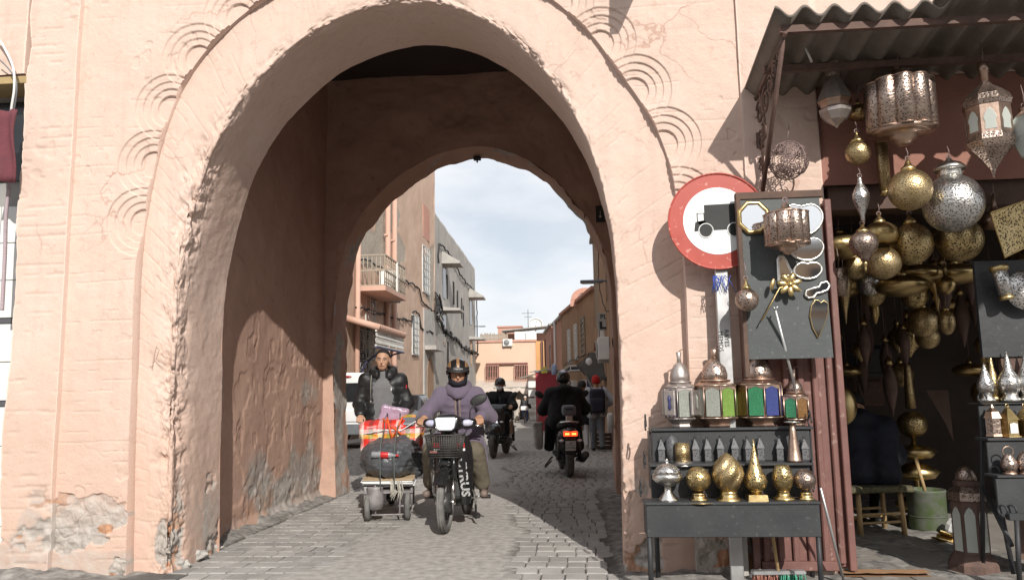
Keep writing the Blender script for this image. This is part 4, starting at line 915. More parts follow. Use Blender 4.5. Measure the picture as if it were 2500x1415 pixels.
ring_prof = lambda r, y0, y1, n=12: [(r*math.sin(math.pi*i/n), y0+(y1-y0)*(.5-.5*math.cos(math.pi*i/n))) for i in range(n+1)]
def ballp(r, yc, a0=0.0, a1=math.pi, n=14, ry=None):
    ry = ry or r; return [(r*math.sin(a), yc-ry*math.cos(a)) for a in np.linspace(a0, a1, n)]
F8 = dict(smooth=False)
# on the trough
ware('tureen', 'lidded silver tureen with pierced dome on a flared foot', 'tureen', 1632, 1224, 5.09, [('foot', 'silver', [(26, 1224), (22, 1214), (10, 1200), (8, 1188), (14, 1184)]), ('bowl', 'silver', [(12, 1186), (30, 1176), (37, 1168), (37, 1158), (33, 1155)]), ('lid', 'silver_pierced', [(34, 1156), (31, 1146), (20, 1136), (8, 1131), (3, 1130), (5, 1126), (3, 1122), (.5, 1117)])])
ware('tray', 'flat dark metal tray under the gold globe lamp', 'tray', 1707, 1224, 5.09, [('plate', 'brass', [(46, 1224), (48, 1222), (44, 1222.5), (2, 1223)])])
def globe(label, px, yb, r, yc, Y, m, mf, foot=22, z=None):
    return ware('globe_lamp', label, 'lamp', px, yb, Y, [('foot', mf, [(foot, yb), (foot, yb-5), (foot*.8, yb-7), (foot*.72, yb-15), (foot*.8, yb-17), (foot*.55, yb-20)]), ('shade', m, ballp(r, yc, .25, 2.75, 18)[::-1])])
globe('gold pierced globe lamp on the flat tray', 1707, 1221, 31, 1169, 5.09, 'brass_pierced', 'brass')
ware('twisted_lamp', 'large brass egg lamp with spiral ribs ending in a point', 'lamp', 1780, 1223, 5.09, [('foot', 'brass', [(31, 1223), (31, 1217), (24, 1213), (20, 1203), (22, 1199), (12, 1197)]), ('shade', 'brass_fine', [(17, 1199), (27, 1188), (35, 1172), (38, 1155), (35, 1140), (27, 1126), (15, 1113), (2, 1104)], 48, dict(twist=9.0, lobes=5, lamp=.16))])
ware('teardrop_lamp', 'slender brass teardrop lamp with long spire on a square foot', 'lamp', 1847, 1219, 5.09, [('foot', 'brass', [(34, 1219), (32, 1206), (31, 1205)], 4, dict(smooth=False, a0=math.pi/4)), ('collar', 'brass', [(14, 1206), (14, 1198), (18, 1196)]), ('shade', 'brass_pierced', [(16, 1197), (26, 1186), (29, 1174), (26, 1162), (18, 1146), (12, 1128), (7, 1108), (4, 1090), (1, 1069)])])
ware('egg_lamp', 'gold pierced egg lamp open at the top', 'lamp', 1914, 1220, 5.09, [('foot', 'brass', [(27, 1220), (26, 1213), (18, 1210), (14, 1199), (17, 1197)]), ('shade', 'brass_pierced', [(15, 1198), (23, 1183), (26, 1166), (24, 1150), (17, 1136), (13, 1133), (11, 1136)])])
globe('copper toned pierced globe lamp next to the egg lamp', 1968, 1219, 27, 1170, 5.09, 'copper_pierced', 'brass', 20)
# on the middle shelf
ware('candle_holder', 'pale brass candle holder with a pierced straight cup and wide rim', 'candle holder', 1668, 1136, 5.24, [('base', 'silver', [(31, 1136), (29, 1133), (21, 1126), (18, 1124)]), ('cup', 'brass_fine', [(18.5, 1125), (18, 1081), (16, 1081), (16, 1090)])])
ware('cone_vase', 'tall cream metal cone vase with a flat flanged top', 'vase', 1940, 1126, 5.24, [('body', 'copper', [(19, 1126), (17, 1121), (13, 1090), (8, 1050), (6, 1032)]), ('flange', 'silver', [(8, 1032), (20, 1029), (21, 1027), (8, 1026)])])
def small_lantern(px, yb, h, w, dome=False, lab=''):
    """black iron lantern: four-sided house body with pointed roof and ring"""
    parts = [('base', 'black_iron', [(w*.74, yb), (w*.74, yb-h*.05), (w*.66, yb-h*.07)], 4, dict(smooth=False, a0=math.pi/4)),
             ('body', 'black_pierced', [(w*.64, yb-h*.07), (w*.64, yb-h*.50)], 4, dict(smooth=False, a0=math.pi/4)),
             ('roof', 'black_pierced', [(w*.76, yb-h*.50), (w*.74, yb-h*.53), (w*.12, yb-h*.88), (w*.05, yb-h*.9)] if not dome else [(w*.74, yb-h*.5), (w*.7, yb-h*.65), (w*.45, yb-h*.8), (w*.1, yb-h*.88)], 4 if not dome else 14, dict(smooth=dome, a0=math.pi/4))]
    t, s = ware('small_lantern', 'small black iron house lantern '+lab, 'lantern', px, yb, 5.31, parts, 'black lanterns on the stand', z=.786, rz=rng.uniform(-.25, .25))
    b = MB(); b.torus((0, 0, h*.95*s), w*.16*s, .003, 12, 5, (math.pi/2, 0, rng.uniform(-.8, .8))); b.build('ring', 'black_iron', t)
for px, h, lab in ((1616, 62, 'at the shelf end beside the dome lantern'), (1699, 62, 'first after the candle holder'), (1728, 62, 'second after the candle holder'), (1760, 64, 'third after the candle holder'), (1795, 64, 'fourth after the candle holder'), (1826, 62, 'fifth after the candle holder'), (1858, 64, 'behind the teardrop spire'), (1905, 62, 'standing apart before the cone vase'), (1966, 60, 'on the far side of the cone vase')): small_lantern(px, 1128, h, 17, False, lab)
t, s = ware('dome_lantern', 'black iron lantern with a round pierced dome behind the candle holder', 'lantern', 1642, 1128, 5.31, [('base', 'black_iron', [(15, 1128), (15, 1124)], 12), ('body', 'black_pierced', [(14, 1124), (15, 1100), (16, 1085), (13, 1072), (6, 1065), (1, 1062)], 14)], z=.786)
# big glass lanterns on the top shelf
def glass_lantern(label, px, yb, ytop, w, glasses, Y=5.44, dome_m='copper_pierced', frame='copper', n=8, ring=False, dome=.30, star=False, rz=0.2):
    h = yb-ytop; hw = w/2
    yB0, yB1 = yb-h*.06, yb-h*.53                        # glass body
    yD0 = yb-h*.60; yD1 = yD0-h*dome
    parts = [('base', frame, [(hw*.62, yb), (hw*.66, yb-h*.02), (hw*.60, yb-h*.045), (hw*.95, yB0-h*.06)], n, F8),
             ('shoulder', frame, [(hw, yB1), (hw*.92, yB1-h*.02), (hw*.62, yB1-h*.065)], n, F8),
             ('collar', frame, [(hw*.62, yD0+h*.02), (hw*.72, yD0+h*.012), (hw*.72, yD0-h*.004), (hw*.60, yD0-h*.01)], 20),
             ('dome', dome_m, [(hw*.60, yD0), (hw*.62, yD0-h*dome*.25), (hw*.55, yD0-h*dome*.55), (hw*.35, yD0-h*dome*.82), (hw*.12, yD1)], n*2, dict(smooth=True)),
             ('spout', frame, [(hw*.14, yD1), (hw*.12, yD1-h*.05), (hw*.17, ytop+1), (hw*.15, ytop)], 10)]
    t, s = ware('glass_lantern', label, 'lantern', px, yb, Y, parts, 'coloured glass lanterns on the stand', z=1.005, rz=rz)
    body = MB(); zb, zt = (yb-yB0+h*.06)*s, (yb-yB1)*s; r = hw*s
    for i in range(n):
        a0, a1 = 2*math.pi*i/n, 2*math.pi*(i+1)/n; p0, p1 = Vector((r*math.cos(a0), r*math.sin(a0), 0)), Vector((r*math.cos(a1), r*math.sin(a1), 0)); nrm = (p0+p1).normalized(); e = (p1-p0)
        m = glasses[i % len(glasses)]; g = MB(); ins = .10
        A, B = p0+e*ins, p1-e*ins; pts = [A+Vector((0, 0, zb+.012)), B+Vector((0, 0, zb+.012)), B+Vector((0, 0, zt-.03)), (A+B)/2+Vector((0, 0, zt-.012)), A+Vector((0, 0, zt-.03))]
        g.quad(*[q-nrm*.002 for q in pts]); g.quad(*[q-nrm*.005 for q in pts][::-1]); g.build('pane', m, t)
        body.tube([p0+Vector((0, 0, zb)), p0+Vector((0, 0, zt))], .005, 5); body.tube([p0+Vector((0, 0, zb)), p1+Vector((0, 0, zb))], .006, 5); body.tube([p0+Vector((0, 0, zt)), p1+Vector((0, 0, zt))], .006, 5)
        body.quad(p0+Vector((0, 0, zt)), p1+Vector((0, 0, zt)), p1-e*.0+Vector((0, 0, zt-.02)), B+Vector((0, 0, zt-.03)), (A+B)/2+Vector((0, 0, zt-.012)), A+Vector((0, 0, zt-.03)), p0+Vector((0, 0, zt-.02)))
    body.build('frame', frame, t)
    if star:
        for i in range(4):
            a = rz+.4+i*math.pi/2; g = MB(); c = Vector((r*1.08*math.cos(a), r*1.08*math.sin(a), (zb+zt)/2)); g.box(c, (.02, r*.8, (zt-zb)*.8), (0, 0, a), bev=.004); o = g.build('star_panel', frame, t)
            g = MB(); c2 = c*1.0+Vector((.012*math.cos(a), .012*math.sin(a), 0)); g.lathe([(.001, -.05), (.022, -.03), (.012, 0), (.022, .03), (.001, .055)], 8, (c2.x, c2.y, c.z), None, True, sx=.35); g.build('pane', glasses[(i+1) % len(glasses)], o)
    if ring: b = MB(); b.torus((0, 0, (yb-ytop-2)*s), .035, .007, 18, 6, (math.pi/2, 0, 0)); b.build('ring', 'brass', t)
    b = MB(); b.tube([(0, 0, (yb-ytop)*s), (.02, 0, (yb-ytop+6)*s), (.045, .01, (yb-ytop+8)*s)], .004, 5); b.build('wire', 'wire_rust', t)
    return t
glass_lantern('silver grey hexagonal lantern with projecting panels and a plain dome', 1665, 1048, 862, 80, ['glass_amber', 'glass_green', 'glass_lime', 'glass_blue', 'glass_clear', 'glass_red'], dome_m='pewter', frame='pewter', n=6, dome=.27, star=True)
glass_lantern('wide copper lantern with clear, lime and green panes', 1752, 1042, 850, 108, ['glass_green', 'glass_clear', 'glass_amber', 'glass_amber', 'glass_clear', 'glass_clear', 'glass_lime', 'glass_lime'], dome=.29, rz=0.05)
glass_lantern('wide copper lantern with green and dark blue panes and a brass ring', 1858, 1038, 842, 112, ['glass_blue', 'glass_clear', 'glass_amber', 'glass_amber', 'glass_amber', 'glass_green', 'glass_blue', 'glass_blue'], ring=True, dome=.29, rz=0.0)
glass_lantern('narrow lantern with dark red, green and blue panes and a cone roof', 1945, 1034, 893, 66, ['glass_blue', 'glass_red', 'glass_amber', 'glass_green', 'glass_amber', 'glass_amber'], dome=.22, n=6, rz=.35)

# --- no-lorries sign on its post
SY = 5.37
sc_ = onY(1752, 539, SY); ss = SC(1752, 539, SY)
t = thing('road_sign', 'round red and white no lorries sign on a steel post before the wall', 'road sign', (sc_[0], SY, 0))
post = onY(1773, 900, SY); b = MB(); b.box((.012, .045, 1.05), (.085, .045, 2.1), bev=.004); b.build('post', 'galv', t)
b = MB(); r = 121*ss; b.lathe([(0, -.012), (r, -.012), (r+.004, -.008), (r+.004, .010), (r-.004, .010), (r-.006, .0), (r*.975, .0), (0, .0)], 64, (0, 0, sc_[2]), (math.pi/2, 0, 0)); plate = b.build('plate', 'sign_red', t)
b = MB(); b.prism([(r*.70*math.cos(a), r*.70*math.sin(a)) for a in np.linspace(0, 2*math.pi, 56, endpoint=False)], (0, -.002, 0), (0, -.0005, sc_[2])); b.build('white_field', 'sign_white', plate)
b = MB(); U = lambda px, py: ((px-1752)*ss, sc_[2]+(539-py)*ss)
def flat(poly, y=-.0035, th=.001): b.prism([U(*q) for q in poly], (0, -th, 0), (0, y, 0))
flat([(1720, 498), (1815, 496), (1815, 561), (1720, 563)]); flat([(1701, 518), (1720, 518), (1720, 563), (1701, 540)]); flat([(1697, 541), (1722, 538), (1722, 560), (1694, 565), (1694, 560)])
for cx in (1722, 1792): b.prism([(15*ss*math.cos(a), 15*ss*math.sin(a)) for a in np.linspace(0, 2*math.pi, 24, endpoint=False)], (0, -.001, 0), ((cx-1752)*ss, -.0055, sc_[2]+(539-563)*ss))
b.build('lorry_symbol', 'sign_black', plate)
b = MB(); flat([(1703.5, 520.5), (1717.5, 520.5), (1717.5, 537), (1703.5, 539)], -.0055); b.build('cab_window', 'sign_white', plate)
for cx in (1722, 1792): b = MB(); b.torus(((cx-1752)*ss, -.006, sc_[2]+(539-563)*ss), 17.5*ss, 2.4*ss*.6, 24, 4, (math.pi/2, 0, 0)); b.build('wheel_arch', 'sign_white', plate)
lettering('RAYES', .042, 'sign_black', t, (.022, .020, 1.60), (math.pi/2, math.pi/2, 0)); lettering('MEMOS', .042, 'sign_black', t, (-.018, .020, 1.58), (math.pi/2, math.pi/2, 0))
mat('blue_string', (.05, .10, .45), rough=.7)
b = MB()
for k in range(14): a = rng.uniform(-.07, .09); b.tube([(a, .01, 2.03), (a+rng.uniform(-.03, .03), -.0, 2.0), (a+rng.uniform(-.05, .05), .0, 1.94-rng.uniform(0, .05))], .0025, 4)
b.build('blue_string', 'blue_string', t)

# --- maroon corrugated door leaf and slate display board
dl = thing('door_leaf', 'maroon ribbed metal door leaf folded open against the pier', 'door', (1.45, 5.5, .06))
X0, X1 = -.27, .33
b = MB(); b.box((.03, .02, 1.24), (.6, .012, 2.44)); b.build('sheet', 'maroon_door', dl)
for i in range(6): b = MB(); b.box((X0+.06+i*.098, -.002, 1.24), (.042, .03, 2.4), bev=.008); b.build('rib', 'maroon_door', dl)
for (x, z, w, h) in ((X0-.01, 1.25, .045, 2.5), (X1+.01, 1.25, .045, 2.5), (0, .03, .5, .06), (0, 2.49, .5, .05)): b = MB(); b.box((x, -.01, z), (w, .05, h), bev=.005); b.build('frame_bar', 'maroon_door', dl)
b = MB(); b.tube([(-.06, -.06, .92+.5), (.12, -.06, .92+.5)], .012, 8); b.build('bolt', 'galv', dl)
bd = thing('display_board', 'dark slate board hung with mirrors and brass beside the round sign', 'board', (1.45, 5.28, 1.45))
b = MB(); b.prism([(-.30, 0), (.245, .0), (.225, 1.08), (-.30, 1.08)], (0, .02, 0)); b.build('panel', 'slate_board', bd)
b = MB(); b.box((-.315, .01, .50), (.03, .05, 1.24), bev=.004); b.build('frame', 'wood_old', bd); b = MB(); b.box((-.04, .012, 1.105), (.58, .045, .05), bev=.004); b.build('frame', 'wood_old', bd)
BY = 5.27
def mirror(name, label, px, py, poly, m='brass', bw=5, Y=BY):
    o = onY(px, py, Y); s = SC(px, py, Y); t = thing(name, label, 'mirror', tuple(o))
    P = [Vector(((x-px)*s, 0, (py-y)*s)) for x, y in poly]; n = len(P); c = sum(P, Vector())/n
    b = MB(); b.add([q-Vector((0, .006, 0)) for q in P], [tuple(range(n))]); b.build('glass', 'mirror', t)
    b = MB(); b.tube(P+[P[0]], bw*s, 6, cap=False); b.build('frame', m, t); return t
circ = lambda cx, cy, rx, ry, n=8, a0=.39: [(cx+rx*math.cos(a0+2*math.pi*i/n), cy+ry*math.sin(a0+2*math.pi*i/n)) for i in range(n)]
def apple(cx, cy, rx, ry): return [(cx+rx*(math.sin(a)*(1+.06*math.sin(2*a))), cy-ry*(math.cos(a)-.28*math.exp(-(min(a, 2*math.pi-a)/.35)**2))) for a in np.linspace(0, 2*math.pi, 28, endpoint=False)]
mirror('octagon_mirror', 'gold octagonal mirror at the top corner of the slate board', 1839, 531, circ(1839, 531, 37, 40), 'brass', 6.5)
mirror('apple_mirror', 'large apple shaped mirror with silver rim at the top of the board', 1958, 533, apple(1958, 533, 50, 42), 'silver', 4)
mirror('apple_mirror', 'apple shaped mirror with a red reflection below the copper tube lamp', 1970, 606, apple(1970, 606, 40, 30), 'silver', 3.5)
mirror('apple_mirror', 'flat apple shaped mirror right of the letter mirror', 1972, 659, apple(1972, 659, 34, 22), 'silver', 4)
mirror('letter_mirror', 'narrow mirror shaped like a letter behind the brass flower', 1912, 655, [(1899, 688), (1900, 632), (1905, 624), (1912, 623), (1920, 635), (1938, 683), (1925, 688)], 'silver', 4)
mirror('bone_mirror', 'wavy bone shaped mirror above the heart mirror', 1996, 706, [(1965, 720), (1968, 708), (1985, 703), (2000, 700), (2005, 690), (2020, 687), (2026, 697), (2020, 708), (2005, 714), (1992, 716), (1985, 726), (1972, 727)], 'silver', 4)
mirror('heart_mirror', 'heart shaped box mirror with thin gold rim', 2000, 775, [(1994, 824), (1983, 800), (1978, 770), (1983, 745), (1993, 730), (2001, 732), (2006, 738), (2014, 732), (2023, 740), (2022, 760), (2012, 790)], 'brass', 2.2)
# brass flower with stem
o = onY(1922, 697, BY); s = SC(1922, 697, BY); t = thing('brass_flower', 'brass lily ornament with a long bent stem on the slate board', 'ornament', (o[0], BY-.05, o[2]))
for i in range(7):
    a = i*2*math.pi/7+.3; b = MB(); b.ball((math.cos(a)*17*s, -.01, math.sin(a)*17*s), (15*s, .012, 7.5*s), 10, 7, (0, -a, 0)); b.build('petal', 'brass', t)
b = MB(); b.ball((0, -.02, 0), .016); b.build('centre', 'brass', t)
b = MB(); b.tube([(0, 0, 0), (-25*s, -.01, -8*s), (-50*s, -.01, -50*s), (-73*s, -.01, -88*s)], .005, 6); b.build('stem', 'brass', t); b = MB(); b.ball((-42*s, -.01, 2*s), (6*s, .01, 16*s), 8, 6, (0, .3, 0)); b.build('leaf', 'brass', t)
ware('ball_lamp', 'hanging copper brown ball lamp low on the slate board', 'lamp', 1825, 760, 5.17, [('shade', 'copper_pierced', ballp(29, 731, .3, math.pi, 16)), ('cap', 'brass', [(13, 704), (10, 698), (4, 690), (2, 676)])], wire=(676, 636))
def tube_cluster(label, px, ytop, ybot, w, Y, m, n=9, hook=None, tubes=None):
    o = onY(px, ybot, Y); s = SC(px, ybot, Y); t = thing('tube_lantern', label, 'lantern', tuple(o)); h = (ybot-ytop)*s; R0 = w/2*s; tr = R0*math.sin(math.pi/n)*1.02
    for i in range(n):
        a = 2*math.pi*i/n+.1; c = ((R0-tr)*math.cos(a), (R0-tr)*math.sin(a), h*.16); b = MB(); b.lathe([(tr, 0), (tr, h*.62), (tr*.9, h*.64), (tr*.3, h*.645)], 14, c); b.build('tube', m, t)
        for zz in (.004, h*.62): b = MB(); b.torus((c[0], c[1], c[2]+zz), tr, .004, 14, 5); b.build('band', 'copper', t)
    b = MB(); b.lathe([(R0*.95, h*.16), (R0*.7, h*.12), (R0*.4, h*.10), (R0*.42, h*.06), (R0*.25, h*.03), (R0*.24, 0), (.005, -.01)], 22); b.build('base', 'copper', t)
    b = MB(); b.lathe([(R0*.85, h*.80), (R0*.5, h*.86), (R0*.2, h*.90), (R0*.16, h*.97), (.005, h)], 20); b.build('crown', 'copper', t)
    if hook: b = MB(); z1 = (ybot-hook)*s; b.tube([(0, 0, h), (.012, 0, (h+z1)/2), (0, 0, z1)], .005, 5); b.torus((0, 0, h+.02), .018, .004, 12, 5, (math.pi/2, 0, 0)); b.build('hook', 'wire_rust', t)
    return t
tube_cluster('copper tube lantern hanging in front of the apple mirrors', 1925, 490, 618, 112, 5.10, 'copper_pierced', 9, 478)
# hooked pole leaning on the board and a second one by the stand
b = MB(); A, B_ = onY(1893, 757, 5.2), onY(1955, 1000, 5.42); d = Vector(A-B_); b.tube([(0, 0, 0), d], .0095, 8); b.tube([d, d+Vector((-.012, -.01, .02))], .006, 5); b.tube([d, d+Vector((.014, -.01, .025))], .006, 5)
tag(b.build('hook_pole', 'galv', None, B_), 'thin steel hook pole leaning against the slate board', 'pole')
b = MB(); A, B_ = onY(2003, 1190, 5.15), onZ(2062, 1425); d = Vector(A-B_); b.tube([(0, 0, 0), d], .009, 8); tag(b.build('hook_pole', 'galv', None, B_), 'thin steel pole leaning on the end of the display stand', 'pole')

# --- hanging wares under the awning
t, s = ware('cone_lantern', 'grey metal lantern with a tall cone and a crown collar', 'lantern', 2043, 312, 5.28, [('crown', 'copper_pierced', [(16, 178), (20, 160), (27, 145), (25, 145), (15, 176)], 10, F8), ('cone', 'pewter', [(15, 178), (40, 232), (44, 243)], 8, F8), ('waist', 'copper', [(43, 244), (36, 252), (34, 262)], 8, F8), ('drop', 'pewter', [(34, 260), (41, 266), (40, 275), (26, 293), (6, 307), (.5, 313)], 8, F8)])
b = MB(); b.torus((0, 0, (312-136)*s), 15*s, .003, 18, 5, (math.pi/2, 0, 0)); b.tube([(0, 0, (312-121)*s), (0, 0, (312-86)*s)], .003, 5); b.build('hook', 'wire_rust', t)
tube_cluster('large silvery tube lantern with dark stepped base under the awning', 2205, 150, 352, 168, 5.15, 'copper_pierced', 10, 84)
# copper lantern with frosted panes
t, s = ware('copper_lantern', 'tall copper lantern with frosted arched panes and pointed foot', 'lantern', 2427, 434, 5.05, [('neck', 'copper', [(10, 178), (11, 150), (13, 148), (13, 126), (10, 125)], 10), ('onion_top', 'copper_pierced', [(56, 250), (60, 238), (54, 222), (36, 204), (18, 190), (10, 178)], 8, F8), ('body', 'copper', [(55, 325), (54, 250)], 8, F8), ('onion_base', 'copper_pierced', [(.5, 434), (7, 412), (26, 385), (52, 358), (59, 342), (56, 325)], 8, F8)], wire=(128, 70))
for i in range(8):
    a = 2*math.pi*(i+.5)/8; r = 55*s*math.cos(math.pi/8)+.002; b = MB(); w = 13*s; h0, h1 = (434-318)*s, (434-262)*s; c, sn = math.cos(a), math.sin(a); P = []
    for (u, z) in ((-w, h0), (w, h0), (w*.9, h0+.05), (w*1.15, h0+.08), (w*.6, h1-.02), (0, h1), (-w*.6, h1-.02), (-w*1.15, h0+.08), (-w*.9, h0+.05)): P.append((r*c-u*sn, r*sn+u*c, z))
    b.quad(*P); b.build('pane', 'frost_glass', t)
H = ware
H('squat_lamp', 'small gold squat lamp half hidden behind the cone lantern', 'lamp', 2098, 296, 5.45, [('shade', 'brass_pierced', ballp(31, 274, .35, math.pi, 14, 21)), ('cap', 'brass', [(11, 254), (5, 247), (2, 238)])], wire=(238, 200))
H('ball_lamp', 'small brass ball lamp above the silver spindle lamp', 'lamp', 2097, 402, 5.25, [('shade', 'brass_fine', ballp(31, 371, .45, math.pi, 16)), ('cap', 'brass', [(18, 345), (15, 337), (6, 329), (3, 322), (3, 314)])], wire=(314, 290))
H('spindle_lamp', 'slim silver pierced spindle lamp', 'lamp', 2107, 542, 5.25, [('shade', 'silver_pierced', [(5, 542), (6, 525), (13, 505), (20, 486), (21, 472), (15, 456), (9, 446), (6, 440), (5, 430), (2, 422)])], wire=(422, 402))
H('drop_lamp', 'copper toned ball lamp with a conical drop and finial', 'lamp', 2114, 664, 5.28, [('finial', 'brass', [(1, 664), (4, 655), (2, 650), (6, 644), (5, 636)]), ('shade', 'copper_pierced', [(7, 638), (12, 628), (20, 618), (31, 606), (35, 594), (34, 580), (26, 568), (17, 562)]), ('cap', 'brass', [(18, 563), (15, 556), (8, 551), (4, 545), (2, 538)])], wire=(538, 520))
H('ball_lamp', 'bright gold ball lamp hanging below the large tube lantern', 'lamp', 2226, 512, 5.08, [('shade', 'brass_fine', ballp(53, 460, .36, math.pi, 20)), ('cap', 'brass', [(19, 411), (17, 402), (10, 397), (6, 388), (3, 380)])], wire=(378, 350))
H('jar_lamp', 'large hammered silver jar lamp with lid', 'lamp', 2333, 568, 5.2, [('shade', 'silver_pierced', ballp(73, 492, .38, math.pi, 22, 74)), ('neck', 'silver', [(28, 424), (30, 418), (27, 408), (30, 404)]), ('lid', 'silver', [(36, 405), (37, 398), (28, 388), (10, 380), (6, 374), (2, 368)])], wire=(368, 340))
H('gourd_lamp', 'gold squat lamp over a longer gold bulb in the doorway', 'lamp', 2158, 682, 5.55, [('lower_bulb', 'brass_fine', ballp(45, 640, .5, math.pi, 16, 42)), ('upper_bulb', 'brass', ballp(43, 567, .35, 2.4, 16, 34)), ('cap', 'brass', [(17, 538), (14, 530), (6, 522), (3, 512)])], wire=(512, 480))
H('ball_lamp', 'large dull gold ball lamp directly under the bright gold one', 'lamp', 2230, 648, 5.6, [('shade', 'brass_pierced', ballp(52, 592, .34, math.pi, 20, 54)), ('cap', 'brass', [(17, 541), (14, 532), (5, 524), (3, 512)])], wire=(512, 480))
H('ball_lamp', 'dull gold ball lamp with a lattice band below the silver jar', 'lamp', 2348, 640, 5.6, [('shade', 'brass_pierced', ballp(56, 582, .34, math.pi, 20, 56)), ('cap', 'brass', [(17, 530), (6, 520)])], wire=(520, 480))
H('dish_lamp', 'wide flat brass dish lamp in the shade behind the tube lantern', 'lamp', 2290, 352, 5.9, [('shade', 'brass_pierced', ballp(75, 322, .2, math.pi, 14, 28)), ('cap', 'brass', [(14, 296), (5, 286)])], wire=(286, 230))
H('dish_lamp', 'flat brass dish lamp left of the doorway below the mirrors', 'lamp', 2052, 640, 5.95, [('shade', 'brass', ballp(60, 600, .2, math.pi, 14, 34)), ('cap', 'brass', [(14, 566), (5, 556)])], wire=(556, 500))
H('dish_lamp', 'flat brass dish lamp behind the copper lantern foot', 'lamp', 2395, 430, 6.0, [('shade', 'brass_pierced', ballp(58, 404, .2, math.pi, 14, 24)), ('cap', 'brass', [(12, 382), (4, 374)])], wire=(374, 320))
H('neck_lamp', 'dark copper onion lamp with a long neck', 'lamp', 2433, 562, 5.6, [('shade', 'copper', [(4, 562), (24, 556), (34, 540), (28, 524), (10, 514), (6, 495), (4, 468)])], wire=(468, 430))
H('cone_lamp', 'pink copper cone lamp at the edge of the board', 'lamp', 2052, 722, 5.8, [('shade', 'copper_pierced', [(16, 722), (22, 655), (19, 653), (14, 715)])], wire=(655, 600))
H('spindle_lamp', 'gold tapering spindle lamp hanging at the dark door edge', 'lamp', 2066, 790, 5.9, [('shade', 'brass_fine', [(1, 790), (5, 760), (14, 720), (20, 690), (14, 668), (5, 655)])], wire=(655, 600))
H('globe_lamp', 'dark silver hammered globe deep in the doorway', 'lamp', 2124, 722, 6.2, [('shade', 'silver_pierced', ballp(30, 692, .3, math.pi, 14)), ('cap', 'silver', [(10, 664), (4, 655)])], wire=(655, 610))
H('onion_lamp', 'small gold onion lamp with a long stem inside the shop', 'lamp', 2312, 718, 6.0, [('shade', 'brass', [(4, 718), (18, 708), (24, 694), (18, 680), (6, 672), (5, 655), (2, 640)])], wire=(640, 590))
H('egg_lamp', 'gold hammered egg lamp hanging inside the shop', 'lamp', 2314, 818, 6.1, [('shade', 'brass_fine', ballp(21, 785, .2, math.pi, 14, 32)), ('cap', 'brass', [(9, 755), (6, 748)])], wire=(748, 700))
H('turned_lamp', 'gold turned spindle lamp hung behind the onion lamp', 'lamp', 2290, 760, 6.4, [('shade', 'brass', [(1, 760), (6, 735), (10, 728), (6, 716), (16, 700), (20, 680), (16, 655), (20, 640), (6, 628)])], wire=(628, 580))
H('bulb_lamp', 'dim brass bulb lamp behind the turned spindle lamp', 'lamp', 2235, 752, 6.5, [('shade', 'brass_pierced', ballp(34, 716, .2, math.pi, 14, 38))], wire=(680, 640))
H('spindle_lamp', 'dark gold spindle lamp in the middle of the doorway', 'lamp', 2138, 790, 6.4, [('shade', 'brass', [(2, 790), (10, 770), (12, 750), (8, 730), (2, 722)])], wire=(722, 690))
# long brass tube hanging at a tilt and tubes on the right jamb
def ptube(label, x0, y0, x1, y1, w0, w1, Y, m='brass_fine', grp=None):
    A, B_ = onY(x0, y0, Y), onY(x1, y1, Y); s = SC(x0, y0, Y); d = Vector(A-B_); n = d.normalized()
    t = thing('tube_lamp', label, 'lamp', tuple(B_), 0, grp); b = MB(); b.tube([(0, 0, 0), d*.5, d], [w1*s, (w0+w1)/2*s, w0*s], 16); b.build('shade', m, t)
    b = MB(); b.tube([-n*.01, n*.02], w1*s*1.12, 16); b.build('band', 'brass', t); b = MB(); b.tube([d-n*.03, d+n*.005], w0*s*1.12, 16); b.build('band', 'brass', t); return t
ptube('long gold tube lamp hanging at a slant by the lintel', 2150, 335, 2163, 472, 15, 13, 5.5)
ptube('brown gold tapering tube lamp at the right jamb', 2402, 648, 2428, 800, 23, 10, 5.75)
ptube('gold tapering tube lamp below the brown one at the right jamb', 2398, 715, 2412, 795, 15, 10, 5.7, 'brass_pierced')
ptube('thin dark gold tube lamp standing along the right jamb', 2420, 735, 2432, 868, 9, 8, 5.72)
ptube('dull gold tube lamp hanging in the dark of the right jamb', 2405, 818, 2407, 895, 12, 13, 5.9)
ptube('silver hammered cylinder lamp on the dark panel', 2437, 650, 2458, 728, 20, 15, 5.35, 'silver_pierced')
# wire scroll ball
o = onY(1925, 392, 5.35); s = SC(1925, 392, 5.35); t = thing('wire_ball', 'rusty wire scrollwork ball hanging beside the iron bracket', 'ornament', tuple(o)); b = MB(); r = 48*s
for k in range(3): b.torus((0, 0, 0), r, .004, 26, 5, (rng.uniform(0, 3), rng.uniform(0, 3), 0))
for k in range(70):
    a, z = rng.uniform(0, 2*math.pi), rng.uniform(-.95, .95); q = math.sqrt(1-z*z); n = Vector((q*math.cos(a), q*math.sin(a), z)); u = n.orthogonal().normalized(); v = n.cross(u); pts = []
    for i in range(16): tt = i/15; rr = r*.27*(1-.8*tt); an = tt*3.4*math.pi+k; pts.append((n*r+(u*math.cos(an)+v*math.sin(an))*rr).normalized()*r)
    b.tube(pts, .003, 4)
b.build('scrollwork', 'wire_rust', t); b = MB(); b.tube([(0, 0, r), (.01, 0, r+.06), (.02, 0, r+.12)], .003, 5); b.build('hook', 'wire_rust', t)
